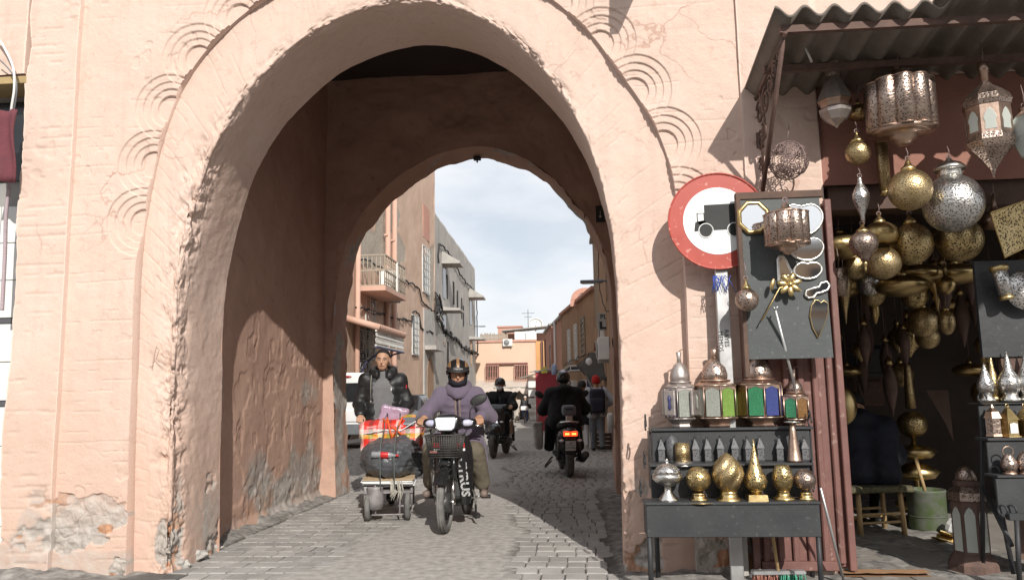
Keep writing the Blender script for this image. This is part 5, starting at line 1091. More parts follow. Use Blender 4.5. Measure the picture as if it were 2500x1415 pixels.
# right-hand dark panel, brass panel, disc
t = thing('side_board', 'black board at the far side of the shop doorway with silver pieces', 'board', tuple(onY(2470, 870, 5.45))); s = SC(2470, 870, 5.45)
b = MB(); b.box((0.12, .03, 125*s), (150*s+.2, .03, 250*s)); b.build('panel', 'black_board', t); b = MB(); b.box((.12, .05, -.66), (.35, .04, 1.3)); b.build('lower_panel', 'wood_old', t)
o = onY(2478, 545, 5.3); s = SC(2478, 545, 5.3); t = thing('brass_screen', 'square sheet of pierced brass hung askew near the silver cylinder', 'screen', tuple(o)); b = MB(); b.prism([(-58*s, 30*s), (60*s, 68*s), (72*s, -38*s), (-34*s, -88*s)], (0, .006, 0)); b.build('sheet', 'brass_pierced', t)
b = MB(); q = [Vector(((x)*s, -.004, z*s)) for x, z in ((-58, 30), (60, 68), (72, -38), (-34, -88))]; b.tube(q+[q[0]], .008, 5, cap=False); b.build('border', 'brass', t)
o = onY(2505, 708, 5.38); s = SC(2500, 708, 5.38); t = thing('wall_disc', 'silver pierced wall disc on the black board', 'ornament', tuple(o)); b = MB(); b.lathe([(0, .03), (22*s, .028), (50*s, .0), (51*s, -.004), (0, -.004)], 30, (0, 0, 0), (math.pi/2, 0, 0)); b.build('disc', 'silver_pierced', t)
glass_l = H('panel_lantern', 'white lantern with pale pink and green panes at the shop edge', 'lantern', 2512, 382, 5.0, [('body', 'frost_glass', [(18, 382), (40, 330), (42, 300), (22, 275)], 6, F8), ('cap', 'copper', [(24, 276), (10, 262), (12, 255), (4, 246)], 12)], wire=(246, 190))

# --- right-hand stepped rack with silver lamps
RY0 = 5.22
rk = thing('side_rack', 'black angled rack with three shelves at the far side of the doorway', 'rack', (2.8, 5.4, 0))
def rb(name, px0, px1, py0, py1, Y, m='black_board', dep=.02):
    a, c = onY(px0, py1, Y), onY(px1, py0, Y); b = MB(); b.box(((a[0]+c[0])/2-2.8, Y+dep/2-5.4, (a[2]+c[2])/2), (abs(c[0]-a[0]), dep, abs(c[2]-a[2])), bev=.003); return b.build(name, m, rk)
rb('shelf', 2392, 2620, 980, 987, 5.35, dep=.16); rb('riser', 2396, 2620, 987, 1065, 5.36); rb('shelf', 2412, 2640, 1066, 1076, 5.22, dep=.16); rb('riser', 2416, 2640, 1076, 1158, 5.23); rb('shelf', 2436, 2660, 1158, 1166, 5.08, dep=.16); rb('riser', 2440, 2660, 1166, 1262, 5.09); rb('bottom_rail', 2466, 2660, 1252, 1270, 5.05, dep=.05)
for (x0, y0, Y0, x1, y1, Y1) in ((2482, 1268, 5.06, 2490, 1440, 5.06), (2396, 985, 5.45, 2400, 1395, 5.6), (2410, 1075, 5.4, 2475, 1400, 5.12), (2400, 1190, 5.5, 2470, 1330, 5.1)):
    A, B_ = onY(x0, y0, Y0), onY(x1, y1, Y1); B_[2] = max(B_[2], 0); o3 = Vector((2.8, 5.4, 0)); b = MB(); b.tube([Vector(A)-o3, Vector(B_)-o3], .015, 8); b.build('leg' if y1 > 1350 else 'brace', 'black_iron', rk)
for (px, py, Y) in ((2448, 1245, 5.07), (2470, 1245, 5.07), (2430, 1150, 5.2), (2398, 970, 5.33)):
    q = Vector(onY(px, py, Y))-Vector((2.8, 5.4, 0)); b = MB(); b.torus(q, .03, .006, 14, 5, (0, math.pi/2, .5), 0, 5); b.build('scroll', 'black_iron', rk)
H('spire_lamp', 'silver pierced spire lamp on the top of the side rack', 'lamp', 2410, 980, 5.42, [('foot', 'silver', [(21, 980), (20, 972), (15, 968), (15, 960)]), ('shade', 'silver_pierced', [(14, 962), (21, 945), (19, 930), (10, 908), (5, 895), (1, 880)])])
H('spire_lamp', 'gold spire lamp between two silver ones', 'lamp', 2428, 978, 5.48, [('foot', 'brass', [(15, 978), (13, 966)]), ('shade', 'brass_fine', [(12, 967), (17, 940), (12, 915), (6, 895), (4, 875), (1, 858)])])
H('spire_lamp', 'tall silver spire lamp with a round belly on the side rack', 'lamp', 2468, 980, 5.42, [('foot', 'silver', [(24, 980), (22, 971), (18, 967), (18, 957)]), ('shade', 'silver_pierced', [(17, 960), (27, 943), (28, 930), (20, 912), (11, 898), (7, 880), (1, 845)])])
H('spire_lamp', 'second tall silver spire lamp at the outer end of the side rack', 'lamp', 2512, 980, 5.42, [('foot', 'silver', [(24, 980), (22, 971), (18, 957)]), ('shade', 'silver_pierced', [(17, 960), (27, 943), (28, 930), (20, 912), (7, 880), (1, 850)])])
def tin(label, px, yb, h, w, m, pane):
    t, s = H('tin_lantern', label, 'lantern', px, yb, 5.28, [('base', m, [(w*.7, yb), (w*.68, yb-3)], 4, dict(smooth=False, a0=math.pi/4)), ('body', m, [(w*.56, yb-3), (w*.54, yb-h*.52)], 4, dict(smooth=False, a0=math.pi/4)), ('roof', m, [(w*.66, yb-h*.52), (w*.16, yb-h*.86), (w*.06, yb-h*.9)], 4, dict(smooth=False, a0=math.pi/4))], rz=.25)
    for (yy, z0, z1, sh) in ((-1, .12, .44, .0), (-1, .60, .74, .35)):
        b = MB(); ww = w*.3*s*(1-sh); d = -(w*.40*s)*(1-sh*.62)-.004; b.quad((-ww, d, h*z0*s), (ww, d, h*z0*s), (ww, d+.03*sh, h*z1*s*.92), (0, d+.05*sh, h*z1*s), (-ww, d+.03*sh, h*z1*s*.92)); b.build('pane', pane, t)
    b = MB(); b.torus((0, 0, h*.95*s), w*.12*s, .003, 12, 5, (math.pi/2, 0, 0)); b.build('ring', m, t)
H('pierced_lantern', 'hexagonal copper coloured lantern fully pierced on the second rack shelf', 'lantern', 2428, 1064, 5.3, [('base', 'copper', [(21, 1064), (20, 1058)], 6, F8), ('body', 'copper_pierced', [(19, 1058), (19, 1018)], 6, F8), ('roof', 'copper', [(23, 1018), (16, 1002), (5, 992), (2, 984)], 6, F8)])
tin('cream metal lantern with pointed arch pane on the second rack shelf', 2466, 1066, 84, 37, 'brass', 'sheet_white'); tin('cream metal lantern with white panes next to the one with pointed arch', 2508, 1066, 84, 40, 'brass', 'sheet_white')
t, s = H('jug_lamp', 'small copper jug lamp with a round handle on the lowest rack shelf', 'lamp', 2466, 1158, 5.14, [('foot', 'copper', [(17, 1158), (16, 1151)]), ('body', 'copper_pierced', [(14, 1151), (20, 1138), (19, 1126), (11, 1110), (10, 1106)])]); b = MB(); b.torus((0, 0, 58*s), 13*s, .004, 16, 5, (math.pi/2, 0, 0)); b.build('handle', 'copper', t)
H('jug_lamp', 'second copper jug lamp half out at the end of the lowest rack shelf', 'lamp', 2504, 1158, 5.14, [('foot', 'copper', [(17, 1158), (16, 1151)]), ('body', 'copper_pierced', [(14, 1151), (20, 1135), (17, 1118), (8, 1100)])])

# --- things inside and on the shop floor
def tower(px, Y, specs, label, name='lamp_column'):
    parts = [(n, m, pr) for (n, m, pr) in specs]; H(name, label, 'lamp', px, 1190, Y, parts, z=.02)
tower(2240, 7.6, [('tube', 'brass_fine', [(13, 905), (12, 860), (9, 800), (7, 790)]), ('ball', 'brass_pierced', [(2, 985)]+ballp(36, 945, .4, 2.9, 14, 34)[::-1]), ('disc', 'brass', [(8, 1035), (40, 1028), (52, 1012), (30, 1000), (8, 996)]), ('lower_disc', 'brass', [(8, 1085), (44, 1078), (56, 1062), (30, 1046), (8, 1040)]), ('stem', 'brass', [(6, 1190), (6, 985)]), ('foot', 'brass', [(50, 1160), (56, 1140), (30, 1122), (8, 1115)])], 'tall column of stacked brass lamps standing deep in the shop')
def plate(label, px, py, rx, ry, Y, m, sides=28, a0=0.0, rot=(math.pi/2, 0, 0)):
    o = onY(px, py, Y); s = SC(px, py, Y); t = thing('wall_tray', label, 'tray', tuple(o)); b = MB(); b.lathe([(0, .02), (rx*s*.7, .018), (rx*s*.82, .0), (rx*s, -.012), (rx*s, -.02), (0, -.008)], sides, (0, 0, 0), rot, sides > 8, a0, sy=ry/rx); b.build('tray', m, t)
plate('round hammered brass tray on the inner shop wall', 2058, 990, 36, 48, 6.6, 'brass'); plate('dark square metal tray on the shop wall', 2118, 880, 58, 58, 8.8, 'black_iron', 4, math.pi/4); plate('hammered square silver tray below the dark one', 2122, 955, 50, 50, 8.8, 'rust_iron', 4, math.pi/4)
b = MB(); o = onY(2300, 1010, 7.8); s = SC(2300, 1010, 7.8); b.prism([(-35*s, 60*s), (20*s, 60*s), (22*s, -70*s), (5*s, -20*s), (-15*s, 20*s)], (0, .01, 0)); tag(b.build('wall_scrap', 'wood_old', None, o), 'torn brown card leaning on the back wall of the shop', 'card')
# shelves and long lamps glimpsed at the right inside
# straw seat stool
so = onZ(2127, 1300); stl = thing('stool', 'low rustic wooden stool with a woven seat in the doorway', 'stool', (so[0], so[1]-.05, .016), .12)
sw, sh = .215, .36
for x in (-1, 1):
    for y in (-1, 1): b = MB(); b.tube([(x*sw*.84, y*.15, sh), (x*sw*.88, y*.165, 0)], [.021, .024], 8); b.build('leg', 'straw', stl)
for y in (-1, 1):
    for z in (.10, .17): b = MB(); b.tube([(-sw*.86, y*.16, z), (sw*.86, y*.16, z+.01)], .012, 6); b.build('rung', 'straw', stl)
for x in (-1, 1): b = MB(); b.tube([(x*sw*.86, -.16, .13), (x*sw*.86, .16, .13)], .012, 6); b.build('rung', 'straw', stl)
mat('woven_dark', (.17, .15, .07), (.03, .03, .03), rough=.85, scale=45, bump=.5, bscale=60)
b = MB(); b.box((0, 0, sh+.02), (.56, .44, .055), bev=.02); b.build('seat', 'woven_dark', stl)
# paint bucket with tools
o = onZ(2268, 1296); t = thing('paint_bucket', 'dented paint bucket smeared white and lime with tools inside', 'bucket', (o[0], o[1], .016)); mat('bucket', (.13, .13, .12), (.05, .085, .015), rough=.6, scale=7, speck=(.06, .06, .055), speck_scale=11)
b = MB(); b.lathe([(.148, 0), (.152, .02), (.157, .32), (.163, .33), (.157, .345), (.15, .345), (.15, .30), (.0, .29)], 28); b.build('pail', 'bucket', t); b = MB(); b.torus((0, 0, .12), .156, .005, 24, 5); b.build('hoop', 'bucket', t)
b = MB(); b.tube([(.0, 0, .3), (-.05, .03, .62)], .016, 8); b.build('tool_handle', 'straw', t)
# big floor lantern in the entrance
t, s = H('floor_lantern', 'knee high brown iron floor lantern with arched panes at the shop entrance', 'lantern', 2378, 1395, 5.72, [('base', 'rust_iron', [(62, 1395), (60, 1372), (46, 1350)], 8, F8), ('body', 'rust_iron', [(44, 1350), (42, 1215)], 8, F8), ('shoulder', 'copper_pierced', [(48, 1215), (46, 1195), (28, 1180)], 8, F8), ('collar', 'rust_iron', [(30, 1182), (31, 1170), (26, 1166)], 16), ('dome', 'copper_pierced', [(26, 1168), (24, 1150), (14, 1135), (4, 1130)], 16)], z=.0)
for i in range(8):
    a = 2*math.pi*(i+.5)/8; r = 43.5*s*math.cos(math.pi/8)+.003; w = 12*s; h0, h1 = 55*s, 165*s; b = MB(); b.quad(*[(r*math.cos(a)-u*math.sin(a), r*math.sin(a)+u*math.cos(a), z) for (u, z) in ((-w, h0), (w, h0), (w, h1-.05), (w*.5, h1-.015), (0, h1), (-w*.5, h1-.015), (-w, h1-.05))]); b.build('pane', 'frost_glass', t)
o = onZ(2315, 1330); t = thing('brass_pile', 'crumpled heap of thin brass sheet on the shop floor', 'brass sheet', (o[0], o[1], .016))
for k in range(5): b = MB(); b.ball((rng.uniform(-.06, .06), rng.uniform(-.05, .05), .02+.012*k), (.10-.012*k, .07, .012), 9, 5, (rng.uniform(-.5, .5), rng.uniform(-.5, .5), rng.uniform(0, 3)), False); b.build('sheet', 'brass', t)
o = onZ(2330, 1310); b = MB(); b.ball((0, 0, .09), (.06, .05, .09), 8, 6, (.2, .4, 0), False); tag(b.build('paper_ball', 'sheet_white', None, o), 'crumpled white paper beside the heap of brass sheet', 'paper')
# broom, cup, mat
o = onZ(1895, 1403); t = thing('broom', 'push broom with red and green bristles lying under the display stand', 'broom', (o[0]-.05, 5.35, 0), .05); mat('bristle_red', (.45, .2, .15), (.3, .13, .1), rough=.9, scale=60); mat('bristle_green', (.10, .42, .28), (.07, .3, .2), rough=.9, scale=60)
for i, m in enumerate(('bristle_red', 'bristle_green')):
    b = MB(); x0 = -.16+i*.17
    for k in range(60): x = x0+rng.uniform(0, .15); y = rng.uniform(-.035, .035); b.tube([(x, y, .07), (x+rng.uniform(-.015, .015), y+rng.uniform(-.02, .02), .005)], .003, 4)
    tag(b.build('bristles', m, t), kind='stuff')
b = MB(); b.box((0.0, 0, .08), (.34, .07, .025), bev=.006); b.build('head', 'galv', t); b = MB(); b.tube([(0, 0, .09), (-.02, .02, .36), (-.01, .04, .60)], .011, 8); b.build('handle', 'straw', t)
o = onZ(1822, 1408); b = MB(); b.lathe([(.026, 0), (.036, .08), (.034, .08), (.024, .005)], 16, (0, 0, .035), (0, R(80), .4)); tag(b.build('paper_cup', 'sheet_white', None, (o[0], 5.4, 0)), 'white paper cup lying on its side by the broom', 'cup')
mat('rag_rug', (.40, .14, .08), (.30, .25, .13), rough=.95, scale=55, speck=(.10, .22, .14), speck_scale=70, bump=.6, bscale=90)
b = MB(); o = onZ(2160, 1412); g = [(x, y) for x in np.linspace(-.28, .28, 12) for y in np.linspace(-.06, .06, 4)]; b.add([(x, y, .018+.006*rng.random()) for x, y in g], [(i*4+j, i*4+4+j, i*4+5+j, i*4+1+j) for i in range(11) for j in range(3)], True); b.add([(x, y, .001) for x, y in ((-.28, -.06), (.28, -.06), (.28, .06), (-.28, .06))], [(0, 1, 2, 3)]); tag(b.build('rag_rug', 'rag_rug', None, (o[0], o[1], .028)), 'frayed red rag rug at the shop threshold', 'rug')
# grey drainpipe stub and small things on the gate front
b = MB(); b.box((0, 0, .23), (.11, .10, .46), bev=.01); tag(b.build('meter_post', 'concrete', None, (1.06, 5.52, 0)), 'short concrete post against the wall under the stand', 'post')
# ================================================================ vehicles
mat('gloss_black', (.012, .012, .013), (.018, .018, .019), rough=.22, scale=6, coat=.5, rvar=.08, speck=(.05, .048, .045), speck_scale=40)
mat('matt_black', (.022, .022, .023), (.035, .034, .033), rough=.6, scale=10)
mat('tyre', (.06, .058, .056), (.12, .115, .108), rough=.9, scale=12, bump=.2)
mat('tyre_dusty', (.20, .195, .185), (.10, .097, .092), rough=.95, scale=10, bump=.3)
mat('chrome', (.75, .75, .74), (.6, .6, .59), rough=.18, metal=1, scale=6)
mat('alloy_dark', (.10, .10, .10), (.06, .06, .06), rough=.5, metal=.6, scale=9)
mat('lens', (.72, .74, .78), (.55, .57, .62), rough=.3, voro=.3, vscale=45, spec=.6, coat=.4)
mat('lens_blue', (.42, .42, .62), (.6, .6, .7), rough=.15, scale=18, voro=.6, vscale=50, coat=.6)
mat('lamp_on', (.9, .93, 1), rough=.3, emit=(.9, .95, 1), estr=1.6)
mat('tail_on', (.8, .05, .01), (.7, .03, .01), rough=.3, emit=(1, .06, .015), estr=1.6, scale=30)
mat('tail_core', (1, .5, .1), rough=.3, emit=(1, .45, .08), estr=3.0)
mat('sticker_red', (.55, .03, .03), rough=.4); mat('sticker_white', (.8, .8, .8), rough=.4)
mat('letter_white', (.78, .78, .78), rough=.5)
mat('plate_white', (.62, .62, .6), rough=.5)
mat('wire_mesh', (.10, .095, .09), rough=.55, metal=.5)
mat('blue_cloth', (.05, .06, .25), rough=.8)
mat('yellow_tape', (.65, .6, .12), rough=.5)
mat('van_white', (.70, .71, .71), (.63, .64, .64), rough=.3, coat=.4, scale=2)
mat('bumper_grey', (.10, .11, .12), (.14, .15, .16), rough=.6, scale=4)
mat('red_lens', (.35, .02, .02), rough=.2, coat=.5)
def wheel(root, x, z, Rw, tw, m_tyre='tyre', spokes=5, y=0.0, name='wheel', dark='alloy_dark', ribs=True):
    w = MB(); w.lathe([(Rw*.16, -tw*.45), (Rw*.16, tw*.45)], 14, (x, y, z), (math.pi/2, 0, 0)); o = w.build(name, dark, root)
    t = MB(); n = 40; prof = [(Rw-tw*1.0, -tw*.42), (Rw-tw*.55, -tw*.52), (Rw-tw*.15, -tw*.40)]
    k = [-.30, -.26, -.14, -.10, .10, .14, .26, .30] if ribs else [-.2, 0, .2]
    for q in k: prof.append((Rw-tw*(.5-math.sqrt(max(.25-q*q*.8, 0)))*.5-(.006 if (ribs and round(abs(q), 2) in (.26, .14)) else 0), tw*q))
    prof += [(Rw-tw*.15, tw*.40), (Rw-tw*.55, tw*.52), (Rw-tw*1.0, tw*.42)]; prof.append(prof[0])
    rings = [[Vector((x+r*math.cos(2*math.pi*j/n), y+q, z+r*math.sin(2*math.pi*j/n))) for (r, q) in prof] for j in range(n)]; rings.append(rings[0])
    t.rings(rings, closed=False, cap0=False, cap1=False); t.build('tyre', m_tyre, o)
    r = MB(); r.torus((x, y, z), Rw-tw*1.05, tw*.20, 36, 6, (math.pi/2, 0, 0)); r.torus((x, y, z), Rw-tw*1.25, tw*.16, 36, 6, (math.pi/2, 0, 0))
    for i in range(spokes):
        a = 2*math.pi*i/spokes+.5; r.tube([(x, y, z), (x+(Rw-tw*1.2)*math.cos(a), y, z+(Rw-tw*1.2)*math.sin(a))], [tw*.30, tw*.18], 6)
    r.build('rim', dark, o); return o
# --- the main moped, coming through the gate
MF, MR = Vector((-1.22, 7.30)), Vector((-1.18, 8.44))
hd = (MF-MR).normalized(); mrz = math.atan2(hd.y, hd.x); mc = (MF+MR)/2
mo = thing('moped', 'black underbone moped with wire basket and white lettering on its leg shields', 'moped', (mc.x, mc.y, 0), mrz)
def P(b, name, m, parent=None): return b.build(name, m, parent or mo)
wheel(mo, .60, .275, .275, .068, 'tyre_dusty', 5); wheel(mo, -.58, .275, .275, .075, 'tyre', 5)
for s in (-1, 1):
    b = MB(); b.tube([(.60, s*.07, .275), (.555, s*.07, .50)], .019, 10); b.tube([(.60, s*.07, .255), (.60, s*.07, .30)], .027, 10); P(b, 'fork_leg', 'chrome')
    b = MB(); b.tube([(.56, s*.07, .48), (.50, s*.065, .74)], [.031, .034], 10); P(b, 'fork_shroud', 'gloss_black')
b = MB(); b.lathe([(.09, -.045), (.09, .045)], 20, (.60, 0, .275), (math.pi/2, 0, 0)); P(b, 'brake_drum', 'alloy_dark')
def fender(cx, cz, Rf, w, a0, a1, m, name='fender'):
    rings = []
    for a in np.linspace(a0, a1, 16): rings.append([Vector((cx+(Rf-abs(q)**2*18*.35)*math.cos(a), q, cz+(Rf-abs(q)**2*18*.35)*math.sin(a))) for q in np.linspace(-w/2, w/2, 7)])
    b = MB(); b.rings(rings, closed=False); inner = [[p*1.0 for p in r] for r in rings]; return P(b, name, m)
fender(.60, .275, .325, .125, R(35), R(170), 'gloss_black'); fender(-.58, .275, .33, .13, R(20), R(150), 'gloss_black')
b = MB(); b.box((.555, 0, .625), (.12, .11, .06), bev=.02); P(b, 'fork_bridge', 'gloss_black')
def shield(s):
    rows = [((.455, .035, .86), (.40, .13, .875), (.33, .175, .85)), ((.45, .055, .74), (.40, .15, .74), (.31, .205, .74)), ((.42, .075, .60), (.38, .15, .60), (.29, .212, .60)), ((.39, .09, .45), (.36, .15, .45), (.275, .205, .45)), ((.36, .10, .32), (.335, .15, .32), (.26, .19, .32)), ((.34, .115, .22), (.32, .145, .21), (.26, .175, .22))]
    rings = []
    for r in rows:
        f = [Vector((x, s*y, z)) for x, y, z in r]; bk = [Vector((x-.022, s*y, z)) for x, y, z in r[::-1]]; rings.append(f+bk)
    b = MB(); b.rings(rings, smooth=False); o = P(b, 'leg_shield', 'gloss_black'); return o
for s in (-1, 1):
    o = shield(s)
    # band stickers and vertical lettering follow the front face of the shield
    b = MB(); b.quad((.4615-.004, s*.052, .755), (.405, s*.152, .755), (.405, s*.149, .80), (.4615-.003, s*.045, .80)); b.build('red_band', 'sticker_red', o)
    b = MB(); b.quad((.456, s*.058, .725), (.403, s*.155, .725), (.404, s*.154, .748), (.458, s*.054, .748)); b.build('white_band', 'sticker_white', o)
    ang = math.atan2(.05, .08)
    L = text_mesh('CYRUS', .118, .001, bold=.004)
    for v in L.vertices:
        # text x runs down the shield, text y runs across it
        t, u = v.co.x, v.co.y; zc = .475-s*t; k = (zc-.22)/.64; xin = .335+.12*k; yin = .105-.055*k
        v.co = Vector((xin+.016-(.045+u)*.56, s*(yin+.047+u*.84), zc))
    L.update(); link('lettering', L, 'letter_white', o)
b = MB(); b.box((.40, 0, .82), (.13, .17, .26), (0, R(-10), 0), bev=.04); P(b, 'front_cover', 'gloss_black')
b = MB(); b.box((.26, 0, .50), (.12, .20, .50), (0, R(-12), 0), bev=.04); P(b, 'inner_cover', 'matt_black')
# handlebar cowl, lamp, indicators
V_, F_ = surface_net(union([sd_ell((.43, 0, .985), (.13, .145, .085)), sd_box((.45, 0, .99), (.12, .20, .13), .03, (0, R(-15), 0)), (sd_cap((.36, -.22, .985), (.36, .22, .985), .045, .045), .05)], .03), (.2, -.3, .85), (.62, .3, 1.12), .011)
link('cowl', np_mesh('cowl', V_, F_), 'gloss_black', mo)
hexl = [(-.105, .045), (-.085, .062), (.085, .062), (.105, .045), (.088, -.045), (.06, -.066), (-.06, -.066), (-.088, -.045)]
b = MB(); b.prism([(p[0]*.95, p[1]*.95) for p in hexl], (.02, 0, .004), (.552, 0, .985), (0, 1, 0), (-.2, 0, .98)); lamp = P(b, 'headlamp', 'lens')
b = MB(); pts = [Vector((.572, 0, .987))+Vector((0, 1, 0))*p[0]*1.03+Vector((-.2, 0, .98))*p[1]*1.06 for p in hexl]; b.tube(pts+[pts[0]], .008, 6, cap=False); b.build('bezel', 'gloss_black', lamp)
for s in (-1, 1):
    b = MB(); b.ball((.405, s*.175, .985), (.035, .062, .034), 14, 9, (0, 0, s*.35)); P(b, 'indicator', 'lens_blue')
    b = MB(); b.tube([(.34, s*.20, .99), (.30, s*.335, .985)], .013, 8); bar = P(b, 'handlebar', 'matt_black')
    b = MB(); b.tube([(.325, s*.235, .99), (.30, s*.335, .985)], .019, 10); b.build('grip', 'matt_black', bar)
    b = MB(); b.tube([(.36, s*.20, .965), (.375, s*.26, .96), (.36, s*.33, .95)], .008, 6); b.build('lever', 'chrome', bar)
b = MB(); b.torus((.375, .10, .985), .052, .004, 18, 5, (math.pi/2, 0, 0)); P(b, 'yellow_tie', 'yellow_tape')
b = MB(); b.tube([(.335, .19, 1.02), (.345, .195, 1.10), (.33, .235, 1.16), (.32, .25, 1.19)], .006, 6); ms = P(b, 'mirror_stem', 'matt_black')
b = MB(); b.ball((.32, .275, 1.20), (.022, .088, .050), 18, 11, (R(22), 0, 0)); b.build('mirror', 'matt_black', ms)
# basket
b = MB(); bx0, bx1, by, bz0, bz1 = .50, .70, .17, .685, .885
def wirep(*p): b.tube(p, .0028, 4)
top = [(bx0, -by, bz1), (bx1, -by, bz1), (bx1, by, bz1), (bx0, by, bz1)]; bot = [(bx0+.01, -by*.82, bz0), (bx1-.03, -by*.82, bz0), (bx1-.03, by*.82, bz0), (bx0+.01, by*.82, bz0)]
for i in range(4):
    b.tube([top[i], top[(i+1) % 4]], .005, 5); b.tube([bot[i], bot[(i+1) % 4]], .004, 5); b.tube([top[i], bot[i]], .004, 5)
lerp = lambda A, B_, t: tuple(A[k]+(B_[k]-A[k])*t for k in range(3))
for (i, j, n) in ((1, 2, 15), (0, 1, 9), (3, 2, 9), (0, 3, 15)):
    for k in range(1, n): wirep(lerp(top[i], top[j], k/n), lerp(bot[i], bot[j], k/n))
    for k in range(1, 9): wirep(lerp(top[i], bot[i], k/9), lerp(top[j], bot[j], k/9))
for k in range(1, 10): wirep(lerp(bot[0], bot[3], k/10), lerp(bot[1], bot[2], k/10))
bas = P(b, 'basket', 'wire_mesh'); b = MB(); b.box((bx1-.012, -.09, .735), (.004, .07, .018), (0, R(8), 0)); b.build('badge', 'maroon_metal', bas)
# frame, engine, seat, tail
b = MB(); b.tube([(.40, 0, .80), (.22, 0, .42), (-.1, 0, .40), (-.35, 0, .62)], .045, 10); P(b, 'frame', 'gloss_black')
b = MB(); b.box((.10, 0, .29), (.30, .20, .20), bev=.04); b.lathe([(.06, 0), (.07, .02), (.06, .04), (.07, .06), (.06, .08), (.07, .10), (.05, .14)], 14, (.22, 0, .31), (0, R(80), 0)); P(b, 'engine', 'alloy_dark')
b = MB(); b.lathe([(.08, 0), (.07, .03), (.03, .035)], 16, (.05, .10, .27), (-math.pi/2, 0, 0)); P(b, 'engine_cover', 'chrome')
b = MB(); b.tube([(.24, -.06, .26), (.1, -.12, .20), (-.2, -.15, .24), (-.75, -.16, .34)], [.018, .02, .04, .045], 10); P(b, 'exhaust', 'chrome')
for s in (-1, 1):
    b = MB(); b.tube([(.0, s*.08, .24), (-.02, s*.32, .25)], .012, 8); pg = P(b, 'footpeg', 'chrome'); b = MB(); b.tube([(-.012, s*.24, .25), (-.02, s*.33, .25)], .02, 8); b.build('rubber', 'matt_black', pg)
b = MB(); b.tube([(.18, .11, .46), (.12, .19, .30), (.1, .2, .2)], .011, 6); P(b, 'crash_bar', 'chrome')
b = MB(); b.box((-.30, 0, .735), (.66, .25, .09), bev=.035); P(b, 'seat', 'matt_black'); b = MB(); b.box((-.42, 0, .60), (.56, .20, .18), (0, R(6), 0), bev=.05); P(b, 'tail_body', 'gloss_black')
for s in (-1, 1): b = MB(); b.tube([(-.56, s*.11, .30), (-.46, s*.11, .62)], .025, 8); P(b, 'shock_absorber', 'chrome')
b = MB(); b.tube([(-.02, .18, .17), (.10, .20, .06), (.2, .24, .09)], .012, 6); P(b, 'side_stand', 'matt_black')

